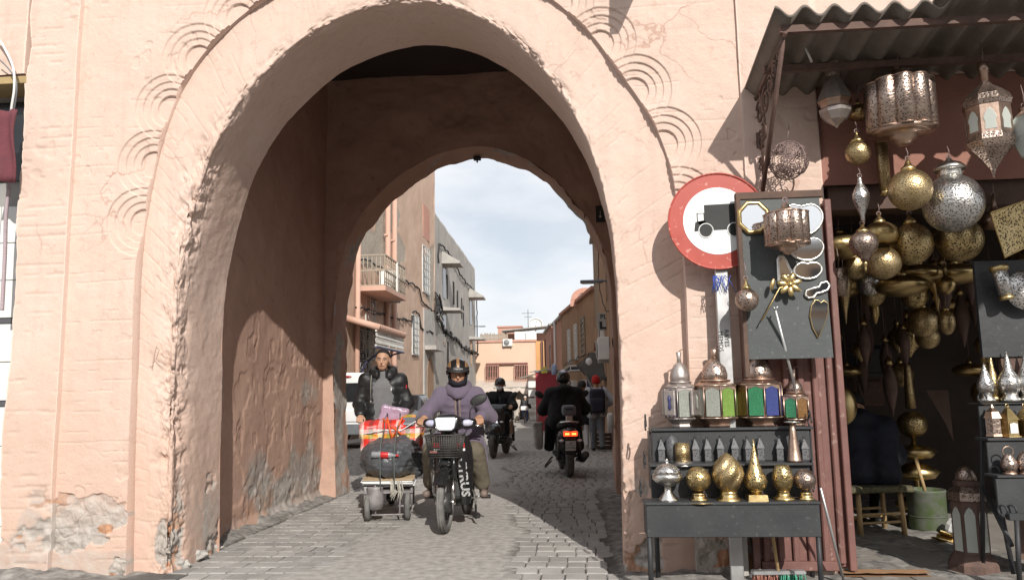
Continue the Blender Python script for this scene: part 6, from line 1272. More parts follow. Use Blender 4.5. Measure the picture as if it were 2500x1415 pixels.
# --- scooters
def scooter(name, label, loc, rz, rear_lit=False, plate=None):
    t = thing(name, label, 'scooter', loc, rz); Q = lambda b, n, m, p=None: b.build(n, m, p or t)
    wheel(t, .66, .24, .24, .10, 'tyre', 5, ribs=False); wheel(t, -.62, .24, .24, .125, 'tyre', 5, ribs=False)
    for s in (-1, 1): b = MB(); b.tube([(.66, s*.085, .24), (.57, s*.085, .62)], .024, 8); Q(b, 'fork_leg', 'alloy_dark')
    V_, F_ = surface_net(union([sd_box((.50, 0, .66), (.10, .40, .44), .045, (0, R(-16), 0)), sd_ell((.60, 0, .52), (.16, .12, .13)), sd_box((.42, 0, .92), (.12, .34, .16), .05, (0, R(-20), 0)), (sd_cap((.38, -.2, 1.0), (.38, .2, 1.0), .05, .05), .04)], .05), (.25, -.32, .34), (.80, .32, 1.14), .016)
    link('front_body', np_mesh('front_body', V_, F_), 'gloss_black', t)
    b = MB(); b.box((.05, 0, .30), (.70, .36, .08), bev=.03); Q(b, 'floorboard', 'matt_black')
    V_, F_ = surface_net(union([sd_box((-.42, 0, .52), (.62, .34, .34), .09), sd_ell((-.70, 0, .64), (.28, .13, .11), (0, R(10), 0)), sd_ell((-.35, 0, .34), (.3, .15, .12))], .06), (-1.05, -.26, .15), (.0, .26, .85), .018)
    link('rear_body', np_mesh('rear_body', V_, F_), 'gloss_black', t)
    V_, F_ = surface_net(union([sd_box((-.25, 0, .75), (.50, .30, .10), .045), sd_box((-.62, 0, .79), (.40, .24, .09), .04)], .05), (-.9, -.22, .65), (.08, .22, .9), .016); link('seat', np_mesh('seat', V_, F_), 'matt_black', t)
    for s in (-1, 1):
        b = MB(); b.tube([(.36, s*.16, 1.0), (.33, s*.37, 1.0)], .018, 8); Q(b, 'handlebar', 'matt_black')
        b = MB(); b.tube([(.35, s*.24, 1.02), (.36, s*.27, 1.14), (.33, s*.33, 1.20)], .008, 6); o = Q(b, 'mirror_stem', 'matt_black'); b = MB(); b.ball((.33, s*.37, 1.23), (.022, .085, .055), 14, 9, (R(s*35), 0, 0)); b.build('mirror', 'matt_black', o)
        b = MB(); b.ball((.555, s*.15, .70), (.03, .04, .02), 10, 7); Q(b, 'indicator', 'lens')
    b = MB(); b.prism([(-.07, .05), (.07, .05), (.055, .12), (-.055, .12)], (.02, 0, 0), (.545, 0, .62), (0, 1, 0), (-.25, 0, .97)); Q(b, 'headlamp', 'lamp_on' if not rear_lit else 'lens')
    b = MB(); pts = [Vector((.575, y, .63+z)) for y, z in ((-.09, .05), (.09, .05), (.065, -.06), (-.065, -.06))]; b.tube(pts+[pts[0]], .011, 6, cap=False); Q(b, 'lamp_frame', 'lens')
    b = MB(); b.prism([(-.065, .0), (.065, .0), (.05, -.05), (-.05, -.05)], (.01, 0, 0), (.558, 0, .64), (0, 1, 0), (-.1, 0, .99)); Q(b, 'lower_lamp', 'lens')
    b = MB(); b.tube([(-.2, -.17, .22), (-.45, -.22, .25), (-.85, -.23, .34)], [.03, .06, .055], 12); Q(b, 'exhaust', 'alloy_dark')
    b = MB(); b.box((-.35, .10, .27), (.5, .12, .16), bev=.04); Q(b, 'engine', 'alloy_dark')
    for s in (-1, 1): b = MB(); b.tube([(-.64, s*.16, .26), (-.70, s*.15, .58)], .032, 8); Q(b, 'shock_absorber', 'alloy_dark')
    b = MB(); b.tube([(.05, .2, .25), (.0, .32, .12), (-.12, .33, .10), (-.2, .24, .2)], .012, 6); Q(b, 'side_stand', 'matt_black')
    # tail
    b = MB(); b.box((-.955, 0, .655), (.04, .21, .075), (0, R(-12), 0), bev=.015); tl = Q(b, 'tail_light', 'tail_on' if rear_lit else 'red_lens')
    if rear_lit:
        for s in (-1, 1): b = MB(); b.box((-.980, s*.05, .652), (.006, .06, .022), (0, R(-12), 0)); b.build('lamp_core', 'tail_core', tl)
    for s in (-1, 1): b = MB(); b.ball((-.95, s*.135, .555), (.025, .04, .02), 10, 7); Q(b, 'indicator', 'lens')
    b = MB(); b.box((-.90, 0, .47), (.04, .15, .26), (0, R(-22), 0), bev=.01); Q(b, 'plate_holder', 'matt_black')
    b = MB(); b.box((-.945, 0, .48), (.006, .155, .15), (0, R(-14), 0), bev=.002); pl = Q(b, 'number_plate', 'plate_white')
    if plate:
        for (s_, z, sz) in ((plate[0], .522, .05), (plate[1], .455, .05)): link('lettering', text_mesh(s_, sz, .0006, bold=.0008), 'sign_black', pl, (-.9495-(z-.48)*.25, 0, z), (math.pi/2-R(14)*0, 0, -math.pi/2))
        b = MB(); b.box((-.9500, 0, .488), (.001, .14, .005)); b.build('divider', 'sign_black', pl)
    V_, F_ = surface_net(union([sd_box((-.80, 0, .99), (.08, .22, .17), .05, (0, R(8), 0))], .03), (-.9, -.16, .85), (-.68, .16, 1.12), .012)
    if rear_lit:
        br = link('backrest', np_mesh('backrest', V_, F_), 'lamp_grey', t); b = MB(); b.box((-.80, 0, .87), (.05, .10, .10), bev=.01); b.build('bracket', 'chrome', br); b = MB(); b.box((-.846, 0, 1.01), (.006, .11, .03), (0, R(8), 0), bev=.002); b.build('badge', 'matt_black', br)
        b = MB(); pts = [(-.55, -.14, .78), (-.85, -.13, .82), (-.92, 0, .83), (-.85, .13, .82), (-.55, .14, .78)]; b.tube(pts, .012, 6); Q(b, 'grab_rail', 'chrome')
    return t
BR = onZ(1387, 1163); bh_ = math.radians(96)
bs = scooter('black_scooter', 'black scooter riding away with lit red tail light and plate 26 179782', (BR[0]+.62*math.cos(bh_)+.02, BR[1]+.30+.62*math.sin(bh_)-.3, 0), bh_, True, ('26', '179782'))
BSC = Vector(bs.location)
S2 = onZ(1205, 1118); h2 = math.radians(-96)
s2 = scooter('dark_scooter', 'dark scooter coming towards the gate with a lit white headlamp', (S2[0]-.66*math.cos(h2), S2[1]-.66*math.sin(h2), 0), h2)
# --- white van and dark cars beyond
def loft_body(stations, n=14):
    """stations: (x, z0, z1, half width low, half width top, roundness) -> rings across the body"""
    rings = []
    for (x, z0, zb, z1, w0, wb, w1) in stations:
        pr = [(-w0, z0), (-wb, (z0+zb)/2), (-wb, zb), (-w1, z1-.06), (-w1*.8, z1), (0, z1+.015), (w1*.8, z1), (w1, z1-.06), (wb, zb), (wb, (z0+zb)/2), (w0, z0)]
        rings.append([Vector((x, y, z)) for y, z in pr])
    b = MB(); b.rings(rings, smooth=False); return b
def vehicle(name, label, cat, loc, rz, st, paint, wheels, zw=.30, rw=.30, glass=(), wide=.78):
    t = thing(name, label, cat, loc, rz); b = loft_body(st); me = b.mesh('body'); o = link('body', me, paint, t)
    bev = o.modifiers.new('soft', 'BEVEL'); bev.width = .035; bev.segments = 2; bev.angle_limit = R(25)
    for x in wheels:
        for s in (-1, 1): wheel(t, x, zw, rw, .17, 'tyre', 6, s*wide, ribs=False, dark='pewter')
    for (nm, m, pts) in glass: b = MB(); b.quad(*pts); b.build(nm, m, t)
    return t
VY = 19.7; vx = onY(832, 1000, VY)[0]
vst = [(-2.0, .32, .95, 1.80, .72, .80, .70), (-1.93, .28, .95, 1.86, .80, .83, .74), (0.2, .25, .95, 1.88, .82, .84, .76), (.75, .25, .98, 1.80, .82, .84, .74), (1.35, .25, 1.05, 1.10, .80, .82, .70), (1.85, .30, .80, .95, .75, .78, .62)]
van = vehicle('white_van', 'white delivery van parked against the pink house seen from behind', 'van', (vx, VY+2.0, 0), R(90), vst, 'van_white', (-1.25, 1.2), glass=())
xb = -2.0
for (nm, m, y0, y1, z0, z1, dx) in (('rear_window', 'dark_glass', -.66, -.03, 1.12, 1.60, -.006), ('rear_window', 'dark_glass', .03, .66, 1.12, 1.60, -.006), ('bumper', 'bumper_grey', -.80, .80, .30, .56, -.05), ('tail_panel', 'van_white', -.6, .6, .62, .90, -.012), ('number_plate', 'plate_white', -.42, .10, .80, .92, -.03)):
    b = MB(); b.box((xb+dx, -(y0+y1)/2, (z0+z1)/2), (.04 if nm != 'bumper' else .14, y1-y0, z1-z0), bev=.012); o = b.build(nm, m, van)
    if nm == 'number_plate': link('lettering', text_mesh('26', .11, .001), 'sign_black', o, (xb-.053, .02+.0, .86), (math.pi/2, 0, -math.pi/2))
for s in (-1, 1): b = MB(); b.box((xb+.0, s*.74, .88), (.07, .10, .42), bev=.02); b.build('tail_light', 'red_lens', van)
b = MB(); b.ball((xb-.01, -.18, 1.76), (.03, .10, .03)); b.build('brake_light', 'red_lens', van)
for s in (-1, 1): b = MB(); b.box((.72, s*.97, 1.08), (.10, .2, .16), bev=.03); b.build('mirror', 'matt_black', van)
cst = [(2.0, .28, .55, .62, .70, .74, .60), (1.85, .22, .62, .74, .78, .82, .70), (1.0, .22, .85, .92, .80, .85, .74), (.95, .22, .86, .94, .80, .85, .72), (.2, .22, .9, 1.42, .80, .85, .60), (-1.0, .22, .92, 1.44, .80, .85, .60), (-1.7, .24, .95, 1.02, .78, .83, .68), (-2.0, .30, .7, .9, .70, .75, .6)]
def dark_car(label, loc, rz, lit=False):
    g = [('windscreen', 'dark_glass', [(.93, -.66, .955), (.93, .66, .955), (.26, .56, 1.40), (.26, -.56, 1.40)])]
    c = vehicle('dark_car', label, 'car', loc, rz, cst, 'gloss_black', (-1.25, 1.3), glass=g, wide=.76)
    for s in (-1, 1):
        b = MB(); b.box((.72, s*.96, .98), (.12, .20, .14), bev=.04); b.build('mirror', 'matt_black', c); b = MB(); b.box((1.93, s*.6, .60), (.1, .28, .12), bev=.03); b.build('headlamp', 'lens', c); b = MB(); b.box((-1.97, s*.6, .82), (.08, .28, .14), bev=.03); b.build('tail_light', 'red_lens', c)
    return c
cx_ = onY(1020, 1000, 24.6)[0]; dark_car('black car behind the white van with one side mirror showing', (cx_-.86, 26.5, float(gz(26))), R(-90))
q = onZ(1240, 1028, -.6); dark_car('small dark car with red tail lamp parked by the far shops', (q[0], q[1]+4, -.6), R(70))

# --- hand cart with its load
ca = thing('hand_cart', 'two wheeled iron hand cart stacked with cardboard', 'cart', (-1.935, 8.02, 0), R(-82))
mat('cart_iron', (.34, .32, .32), (.2, .18, .18), rough=.6, metal=.3, scale=12); mat('card', (.42, .31, .20), (.34, .25, .15), rough=.9, scale=8); mat('paper_white', (.74, .74, .73), (.62, .62, .62), rough=.8, scale=6); mat('rope_grey', (.40, .38, .33), (.3, .28, .24), rough=.9, scale=40, bump=.5)
for s in (-1, 1):
    w = wheel(ca, .0, .14, .14, .055, 'tyre_dusty', 5, s*.20, ribs=False, dark='cart_iron')
    b = MB(); b.tube([(.0, s*.235, .15), (-.02, s*.235, .33), (-.85, s*.235, .52), (-1.0, s*.24, 1.0)], .015, 8); b.build('rail', 'cart_iron', ca)
    b = MB(); b.tube([(.06, s*.12, .06), (.02, s*.13, .38)], .010, 6); b.build('strut', 'cart_iron', ca); b = MB(); b.tube([(0, s*.10, .14), (0, s*.235, .14)], .012, 6); b.build('axle', 'cart_iron', ca)
b = MB(); b.tube([(.06, -.16, .065), (.06, .16, .065)], .010, 6); b.build('cross_bar', 'cart_iron', ca); b = MB(); b.tube([(-1.0, -.26, 1.0), (-1.0, .26, 1.0)], .015, 8); b.build('handle', 'cart_iron', ca)
b = MB(); b.box((-.45, 0, .345), (.95, .50, .02), (0, R(8), 0)); b.build('platform', 'cart_iron', ca)
b = MB(); b.box((-.8, -.2, .2), (.03, .03, .42)); b.build('leg', 'cart_iron', ca); b = MB(); b.box((-.8, .2, .2), (.03, .03, .42)); b.build('leg', 'cart_iron', ca)
b = MB(); b.lathe([(.085, 0), (.09, .1), (.08, .2), (.082, .22)], 16, (.02, -.13, .12)); b.build('tin_can', 'cart_iron', ca)
b = MB()
for k in range(9): a = rng.uniform(-.06, .06); b.tube([(.06+a*.3, .08+a, .40), (.075, .09+a*1.2, .30), (.06, .07+a, .22+rng.uniform(-.04, .05)), (.07, .1+a*.6, .3)], .007, 5)
b.build('rope_coil', 'rope_grey', ca)
cw = Matrix.Translation((-1.935, 8.02, 0)) @ Matrix.Rotation(R(-82), 4, 'Z')
def onc(name, label, cat, loc): q = cw @ Vector(loc); return thing(name, label, cat, tuple(q), R(-82))
def stackcard(label, z, m, n, d, name='cardboard', seed=0):
    t = onc(name, label, 'cardboard' if m == 'card' else 'paper', (-.40, 0, z))
    for k in range(n):
        b = MB(); w = .50+rng.uniform(-.03, .05); pts = []
        b.box((rng.uniform(-.02, .02), rng.uniform(-.02, .02), k*d/n), (.85+rng.uniform(-.05, .05), w, d/n*.8), (rng.uniform(-.03, .03), R(6)+rng.uniform(-.02, .02), rng.uniform(-.04, .04)), bev=.003); b.build('sheet', m, t)
    return t
stackcard('stack of white paper sheets on the hand cart', .385, 'paper_white', 4, .055); stackcard('torn brown cardboard laid over the white paper on the cart', .445, 'card', 2, .022)
mat('bin_bag', (.060, .063, .070), (.085, .088, .096), rough=.30, scale=9, bump=.9, bscale=16, spec=.6, rvar=.1)
bg = onc('rubbish_bag', 'bulging black plastic sack tied onto the hand cart', 'sack', (-.19, 0, .43))
def bagf(X, Y, Z):
    d = union([sd_ell((0, 0, .16), (.33, .30, .215)), sd_ell((-.12, .12, .21), (.22, .19, .18)), sd_ell((-.1, -.12, .17), (.22, .18, .18)), (sd_ell((-.05, .27, .12), (.12, .10, .15)), .03)], .08)(X, Y, Z)
    return d+.014*fbm(X*8, Y*8, Z*8, 3, 31)+.012*np.abs(fbm(X*8, Y*3.5, Z*20, 2, 33))-.012*np.exp(-((Y-.07)/.012)**2)*-1-.012*np.exp(-((Y+.07)/.012)**2)*-1
net_object('sack', bagf, (-.5, -.46, -.1), (.46, .48, .60), .011, 'bin_bag', bg)
# crushed bottle picture on the sack
b = MB(); pts = [(-.13, .0), (-.11, .05), (-.05, .05), (.06, .04), (.09, .02), (.12, .02), (.12, -.02), (.09, -.02), (.06, -.045), (-.05, -.05), (-.11, -.05)]
bt = onc('crushed_bottle', 'crushed clear plastic bottle with a red label tied against the black sack', 'bottle', (.125, -.03, .66)); mat('clear_plastic', (.6, .62, .64), (.45, .47, .5), rough=.15, trans=.5)
for (nm, m, prof) in (('bottle_body', 'clear_plastic', [(.004, -.13), (.036, -.125), (.034, -.09), (.038, -.05), (.036, .04), (.030, .07), (.014, .10), (.013, .12)]), ('bottle_label', 'sticker_red', [(.0375, -.035), (.039, -.03), (.038, .04), (.0365, .045)]), ('bottle_cap', 'sticker_red', [(.015, .118), (.016, .145), (.003, .146)])):
    b = MB(); b.lathe(prof, 14, (0.0, 0, 0), (math.pi/2+.0, R(0), 0), sx=1, sy=.8); b.build(nm, m, bt)
bt.rotation_euler = (R(4), R(40), R(-82+180))
# chequered carrier bag
def check_mat(name):
    m = mat(name, (.6, .05, .03), (.5, .04, .03), rough=.4, scale=3, spec=.5); nt = m.node_tree; bs_ = [n for n in nt.nodes if n.type == 'BSDF_PRINCIPLED'][0]
    g = nd(nt, 'ShaderNodeTexCoord'); sep = nd(nt, 'ShaderNodeSeparateXYZ'); nt.links.new(g.outputs['Object'], sep.inputs[0])
    def cell(src, per, ramp):
        ml = nd(nt, 'ShaderNodeMath', operation='DIVIDE'); nt.links.new(src, ml.inputs[0]); ml.inputs[1].default_value = per
        fr = nd(nt, 'ShaderNodeMath', operation='FRACT'); nt.links.new(ml.outputs[0], fr.inputs[0]); r = nd(nt, 'ShaderNodeValToRGB'); r.color_ramp.interpolation = 'CONSTANT'
        while len(r.color_ramp.elements) < len(ramp): r.color_ramp.elements.new(.5)
        for e, (p, c) in zip(r.color_ramp.elements, ramp): e.position = p; e.color = (*c, 1)
        nt.links.new(fr.outputs[0], r.inputs[0]); return r.outputs[0]
    red, wh, bk, ye = (.62, .03, .02), (.72, .62, .58), (.03, .03, .03), (.62, .5, .06)
    a = cell(sep.outputs['Y'], .20, [(0, red), (.25, wh), (.5, red), (.75, bk)]); c = cell(sep.outputs['Z'], .20, [(0, red), (.25, ye), (.5, wh), (.75, red)])
    mx = nd(nt, 'ShaderNodeMix', data_type='RGBA', blend_type='MIX'); mx.inputs['Factor'].default_value = .5; nt.links.new(a, mx.inputs['A']); nt.links.new(c, mx.inputs['B']); nt.links.new(mx.outputs['Result'], bs_.inputs['Base Color'])
check_mat('check_cloth')
cb = onc('chequered_bag', 'red, white and yellow chequered carrier bag on top of the cart load', 'bag', (-.58, 0, .55))
def cbf(X, Y, Z):
    d = union([sd_box((0, -.02, .20), (.44, .64, .44), .06), sd_ell((.02, .17, .36), (.2, .16, .12)), sd_ell((.02, -.17, .32), (.2, .16, .1))], .05)(X, Y, Z)
    return d+.026*fbm(X*5, Y*5, Z*5, 3, 41)+.010*fbm(X*13, Y*16, Z*16, 2, 43)
net_object('bag_body', cbf, (-.34, -.46, -.1), (.34, .46, .62), .012, 'check_cloth', cb)
b = MB(); b.tube([(.235, -.30, .30), (.24, -.1, .34), (.245, .1, .33), (.23, .28, .44)], .006, 5); b.build('piping', 'paper_white', cb)
b = MB()
for (y0, z0, y1, z1) in ((-.10, .46, .20, .22), (.0, .22, .12, .48), (-.05, .47, .02, .2)): b.tube([(.20, y0, z0), (.26, (y0+y1)/2, (z0+z1)/2), (.25, y1, z1)], .011, 6)
mat('strap_orange', (.75, .12, .03), rough=.5); b.build('strap', 'strap_orange', cb)
b = MB(); b.box((.16, .16, .42), (.14, .18, .04), (0, R(30), 0), bev=.01); b.build('folded_cloth', 'lamp_grey', cb)
pk = onc('pink_bag', 'translucent pink plastic bag standing up behind the chequered bag', 'bag', (-.80, -.02, .90)); mat('pink_plastic', (.62, .45, .56), (.52, .38, .54), rough=.25, trans=.45, scale=6, bump=.5, bscale=14)
net_object('bag_body', lambda X, Y, Z: sd_box((0, 0, .10), (.14, .32, .26), .03, (R(-14), 0, 0))(X, Y, Z)+.014*fbm(X*9, Y*9, Z*9, 3, 51), (-.2, -.28, -.12), (.2, .28, .36), .013, 'pink_plastic', pk)
for s, lab in ((-1, 'green grey tie rope over the load on the lettered side of the bottle'), (1, 'green grey tie rope over the load beside the bottle cap')):
    q = onc('tie_rope', 'grey tie rope strapped over the cart load '+('on the outer side' if s < 0 else 'next to the bottle cap'), 'rope', (0, 0, 0)); y = s*.07; b = MB(); mat('tie_rope', (.12, .14, .13), rough=.8) if s < 0 else None
    b.tube([(.07, y, .30), (.085, y, .38), (.11, y, .46), (.155, y, .60), (.09, y, .76), (-.16, y, .86), (-.30, y, .93), (-.40, y*1.2, 1.0), (-.6, y, 1.06), (-.93, y, .60)], .006, 6); b.build('rope', 'tie_rope', q)
# --- bicycle far down the street
BC = onZ(1282, 1033, -.6)
bk = thing('bicycle', 'bicycle with a white carrier box ridden by the far cyclist', 'bicycle', (BC[0], BC[1]+.5, -.6), R(88))
for x in (-.52, .52): wheel(bk, x, .34, .34, .035, 'tyre', 12, ribs=False, dark='chrome')
b = MB(); b.tube([(-.52, 0, .34), (-.05, 0, .30), (.42, 0, .78), (-.15, 0, .78), (-.05, 0, .30)], .016, 6); b.tube([(-.15, 0, .78), (-.52, 0, .34)], .012, 6); b.tube([(.52, 0, .34), (.40, 0, .95)], .015, 6); b.build('frame', 'lamp_grey', bk)
b = MB(); b.tube([(.38, -.27, 1.0), (.42, 0, .98), (.38, .27, 1.0)], .014, 6); b.build('handlebar', 'chrome', bk); b = MB(); b.ball((-.18, 0, .88), (.14, .09, .04)); b.build('saddle', 'matt_black', bk); b = MB(); b.box((-.55, 0, .95), (.36, .46, .26), bev=.05); b.build('carrier_box', 'sheet_white', bk)
# ================================================================ people
mat('skin', (.50, .30, .20), (.43, .25, .165), rough=.55, scale=14, sss=.12, spec=.35, bump=.08, bscale=120)
mat('skin_tan', (.42, .23, .14), (.35, .19, .115), rough=.55, scale=14, sss=.12, spec=.35)
mat('hair_black', (.012, .010, .009), (.02, .017, .015), rough=.7, scale=60, bump=.5, bscale=160)
mat('lip', (.36, .15, .11), rough=.5); mat('eye_white', (.6, .58, .55), rough=.2); mat('eye_dark', (.02, .012, .008), rough=.1)
def cloth(n, c, c2=None, rough=.85, bump=.35, bscale=28, sheen=.0, **kw): mat(n, c, c2, rough=rough, bump=bump, bscale=bscale, sheen=sheen, scale=7, **kw)
cloth('puffer_black', (.012, .012, .013), (.018, .018, .019), .5, .3, 26); cloth('knit_grey', (.17, .17, .175), (.13, .13, .135), .9, .3, 120); cloth('fleece_purple', (.142, .112, .158), (.115, .09, .13), .95, .3, 60, .15); cloth('trim_brown', (.24, .18, .16), (.18, .13, .12), .9, .4, 90)
cloth('trouser_olive', (.14, .12, .085), (.11, .092, .065), .9); cloth('cotton_black', (.007, .007, .008), (.011, .011, .012), .9); cloth('neck_navy', (.016, .016, .024), None, .9); cloth('sock_navy', (.02, .02, .05), None, .9); cloth('shirt_white', (.6, .57, .52), None, .8)
cloth('jacket_pale', (.42, .42, .45), (.34, .34, .37), .85); cloth('trouser_grey', (.16, .17, .19), (.12, .13, .145), .9); cloth('beanie_red', (.45, .02, .02), (.36, .015, .015), .95, .4, 90); cloth('pack_navy', (.014, .014, .028), (.02, .02, .036), .75); cloth('djellaba_beige', (.46, .41, .36), (.38, .34, .30), .95); cloth('jeans_blue', (.07, .12, .27), None, .9); cloth('legging_white', (.55, .52, .53), None, .9); cloth('bag_magenta', (.30, .03, .10), None, .6); cloth('navy_jacket', (.006, .007, .016), (.009, .011, .022), .75, .5, 14)
mat('shoe_brown', (.20, .15, .125), (.14, .105, .09), rough=.6, scale=10); mat('shoe_black', (.015, .015, .016), rough=.5); mat('shoe_pale', (.5, .47, .45), rough=.7)
mat('helmet_black', (.013, .013, .014), (.02, .02, .02), rough=.22, coat=.5, rvar=.06); mat('helmet_tan', (.30, .175, .09), (.25, .14, .07), rough=.4, scale=9); mat('mask_white', (.72, .75, .78), rough=.85)
A_ = lambda *p: np.array(p, float)
def xf(f, o, M):
    """move an implicit shape into a frame with origin o and axes M (columns)"""
    def g(X, Y, Z):
        x, y, z = X-o[0], Y-o[1], Z-o[2]
        return f(M[0, 0]*x+M[1, 0]*y+M[2, 0]*z, M[0, 1]*x+M[1, 1]*y+M[2, 1]*z, M[0, 2]*x+M[1, 2]*y+M[2, 2]*z)
    return g
def head_sdf(detail=True):
    fs = [sd_ell((-.014, 0, .035), (.100, .078, .088)), sd_ell((.022, 0, -.03), (.070, .061, .092)), (sd_ell((.040, 0, -.088), (.044, .044, .034)), .03)]
    for s in (-1, 1): fs += [(sd_ell((.046, s*.036, -.022), (.032, .028, .036)), .02), (sd_ell((-.004, s*.078, -.01), (.023, .010, .032)), .006)]
    fs += [(sd_cap((.083, -.034, .020), (.083, .034, .020), .0115, .0115), .015), (sd_cap((.090, 0, .008), (.112, 0, -.030), .0075, .0135), .010), (sd_cap((.090, -.020, -.064), (.090, .020, -.064), .008, .008), .012)]
    u = union(fs, .03)
    def f(X, Y, Z):
        d = u(X, Y, Z)
        for s in (-1, 1): d = np.maximum(d, -(sd_ell((.100, s*.031, .001), (.018, .017, .010))(X, Y, Z)))
        return d
    return f
def rotm(yaw=0., pitch=0., roll=0.): return np.array(Euler((roll, pitch, yaw), 'XYZ').to_matrix())
def hand_sdf(wr, d, n, side, curl=(40, 50, 30), spread=.0, thumb=35, k=1.0):
    """wr wrist, d finger direction, n back of the hand; side +1 puts the thumb on the +lateral side"""
    d, n = A_(*d), A_(*n); d = d/np.linalg.norm(d); n = n-d*(n @ d); n /= np.linalg.norm(n); l = np.cross(n, d)*side; fs = [sd_cap(wr-d*.03, wr+d*.02, .026*k, .026*k)]
    for q in np.linspace(-.028, .028, 4): fs.append(sd_cap(wr+d*.012*k+l*q*.55*k, wr+d*.085*k+l*q*k, .0145*k, .0125*k))
    for i, q in enumerate(np.linspace(-.030, .030, 4)):
        ln = (.62, .82, .9, .84)[i] if side > 0 else (.62, .82, .9, .84)[i]; p = wr+d*.086*k+l*q*k; a = 0.
        for sgm, ang, r0 in zip((.042, .028, .022), curl, (.0098, .0088, .0078)):
            a += R(ang); dd = d*math.cos(a)-n*math.sin(a)+l*spread*q*8; e = p+dd*sgm*ln*k; fs.append((sd_cap(p, e, r0*k, r0*.92*k), .004)); p = e
    p = wr+d*.025*k+l*.028*k; a = R(thumb); dd = d*math.cos(a)+l*math.sin(a)-n*.35; e = p+dd*.042*k; fs.append(sd_cap(p, e, .0135*k, .0110*k)); e2 = e+(d*.9+l*.15-n*.45)*.030*k; fs.append((sd_cap(e, e2, .0105*k, .009*k), .004))
    return union(fs, .010)
def bounds(J, pad=.2):
    P_ = np.array([v for v in J.values()]); return P_.min(0)-pad, P_.max(0)+pad
def torso_prims(J, r=.105, w=.075, up=.085): return [sd_cap(J['pelvis']+A_(0, s*w, 0), J['chest']+A_(0, s*up, 0), r, r) for s in (-1, 1)]+[(sd_cap(J['shL'], J['shR'], r*.66, r*.66), .06)]
def body_prims(J):
    fs = torso_prims(J, .095)+[(sd_cap(J['neck'], J['head']+A_(-.015, 0, -.06), .056, .05), .03)]
    for s in 'LR': fs += [(sd_cap(J['sh'+s], J['el'+s], .048, .040), .03), (sd_cap(J['el'+s], J['wr'+s], .040, .028), .02), (sd_cap(J['hip'+s], J['kn'+s], .080, .055), .04), (sd_cap(J['kn'+s], J['an'+s], .054, .036), .02), (sd_cap(J['an'+s]+A_(-.01, 0, -.01), J['an'+s]*.55+J['toe'+s]*.45, .026, .018), .01)]
    return fs
def make_person(label, loc, rz, J, Mh, hands=(), h=.012, skin='skin', face=True, name='person', group=None):
    t = thing(name, label, 'person', loc, rz, group); lo, hi = bounds(J, .16)
    f = union(body_prims(J), .03); V, F = surface_net(f, lo, hi, h); ex = []
    hv, hf = surface_net(xf(head_sdf(), J['head'], Mh), J['head']-.16, J['head']+.16, .0065 if face else .011); ex.append((hv, hf))
    for hd_ in hands: wr = hd_['wr']; a, b_ = surface_net(hand_sdf(**hd_), wr-.17, wr+.17, .0055 if face else .009); ex.append((a, b_))
    for (v2, f2) in ex: F = np.concatenate([F, f2+len(V)]); V = np.concatenate([V, v2])
    link('body', np_mesh('body', V, F), skin, t)
    if face:
        hp = lambda x, y, z: Vector(J['head']+Mh @ A_(x, y, z))
        for s in (-1, 1):
            b = MB(); b.ball(hp(.0795, s*.031, .001), .0125, 12, 8); o = b.build('eye', 'eye_white', t); b = MB(); b.ball(hp(.0895, s*.0305, .000), .0056, 10, 6); b.build('iris', 'eye_dark', o)
            b = MB(); b.tube([hp(.098, s*.012, .021), hp(.097, s*.032, .0265), hp(.084, s*.052, .020)], [.0045, .0055, .003], 6); b.build('eyebrow', 'hair_black', t)
            b = MB(); b.tube([hp(.0905, s*.016, .0085), hp(.0925, s*.031, .0105), hp(.083, s*.046, .0055)], .0042, 6); b.build('eyelid', skin, t)
        b = MB(); b.tube([hp(.096, -.023, -.064), hp(.103, -.008, -.0605), hp(.103, .008, -.0605), hp(.096, .023, -.064)], [.002, .0045, .0045, .002], 6); b.tube([hp(.096, -.021, -.067), hp(.102, 0, -.071), hp(.096, .021, -.067)], [.002, .0055, .002], 6); b.build('lips', 'lip', t)
    return t
def garment(t, name, m, prims, lo, hi, h, k=.04, folds=.006, freq=9., seed=1, cut=None, quilt=None):
    u = union(prims, k)
    def f(X, Y, Z):
        d = u(X, Y, Z)
        if folds: d = d+folds*fbm(X*freq, Y*freq, Z*freq*.8, 3, seed)+folds*.7*np.abs(vnoise(X*freq*.8+Z*5, Y*freq*.8, Z*freq*2.2, seed+5))
        if quilt: d = d-quilt[1]*(np.abs(np.sin(math.pi*Z/quilt[0]))**.5-.6)
        if cut is not None: d = np.maximum(d, cut(X, Y, Z))
        return d
    V, F = surface_net(f, lo, hi, h); return link(name, np_mesh(name, V, F), m, t)
def sleeve(J, s, r0, r1, r2, ext=1.0): w = J['el'+s]+(J['wr'+s]-J['el'+s])*ext; return [(sd_cap(J['sh'+s], J['el'+s], r0, r1), .05), (sd_cap(J['el'+s], w, r1, r2), .03)]
def trousers(t, J, m, lo, hi, h, r=(.105, .078, .06), folds=.008, ext=1.0, seed=3):
    pr = [sd_cap(J['hipL'], J['hipR'], r[0]*1.15, r[0]*1.15)]
    for s in 'LR': e = J['kn'+s]+(J['an'+s]-J['kn'+s])*ext; pr += [(sd_cap(J['hip'+s], J['kn'+s], r[0], r[1]), .05), (sd_cap(J['kn'+s], e, r[1], r[2]), .02)]
    return garment(t, 'trousers', m, pr, lo, hi, h, .04, folds, 9, seed)
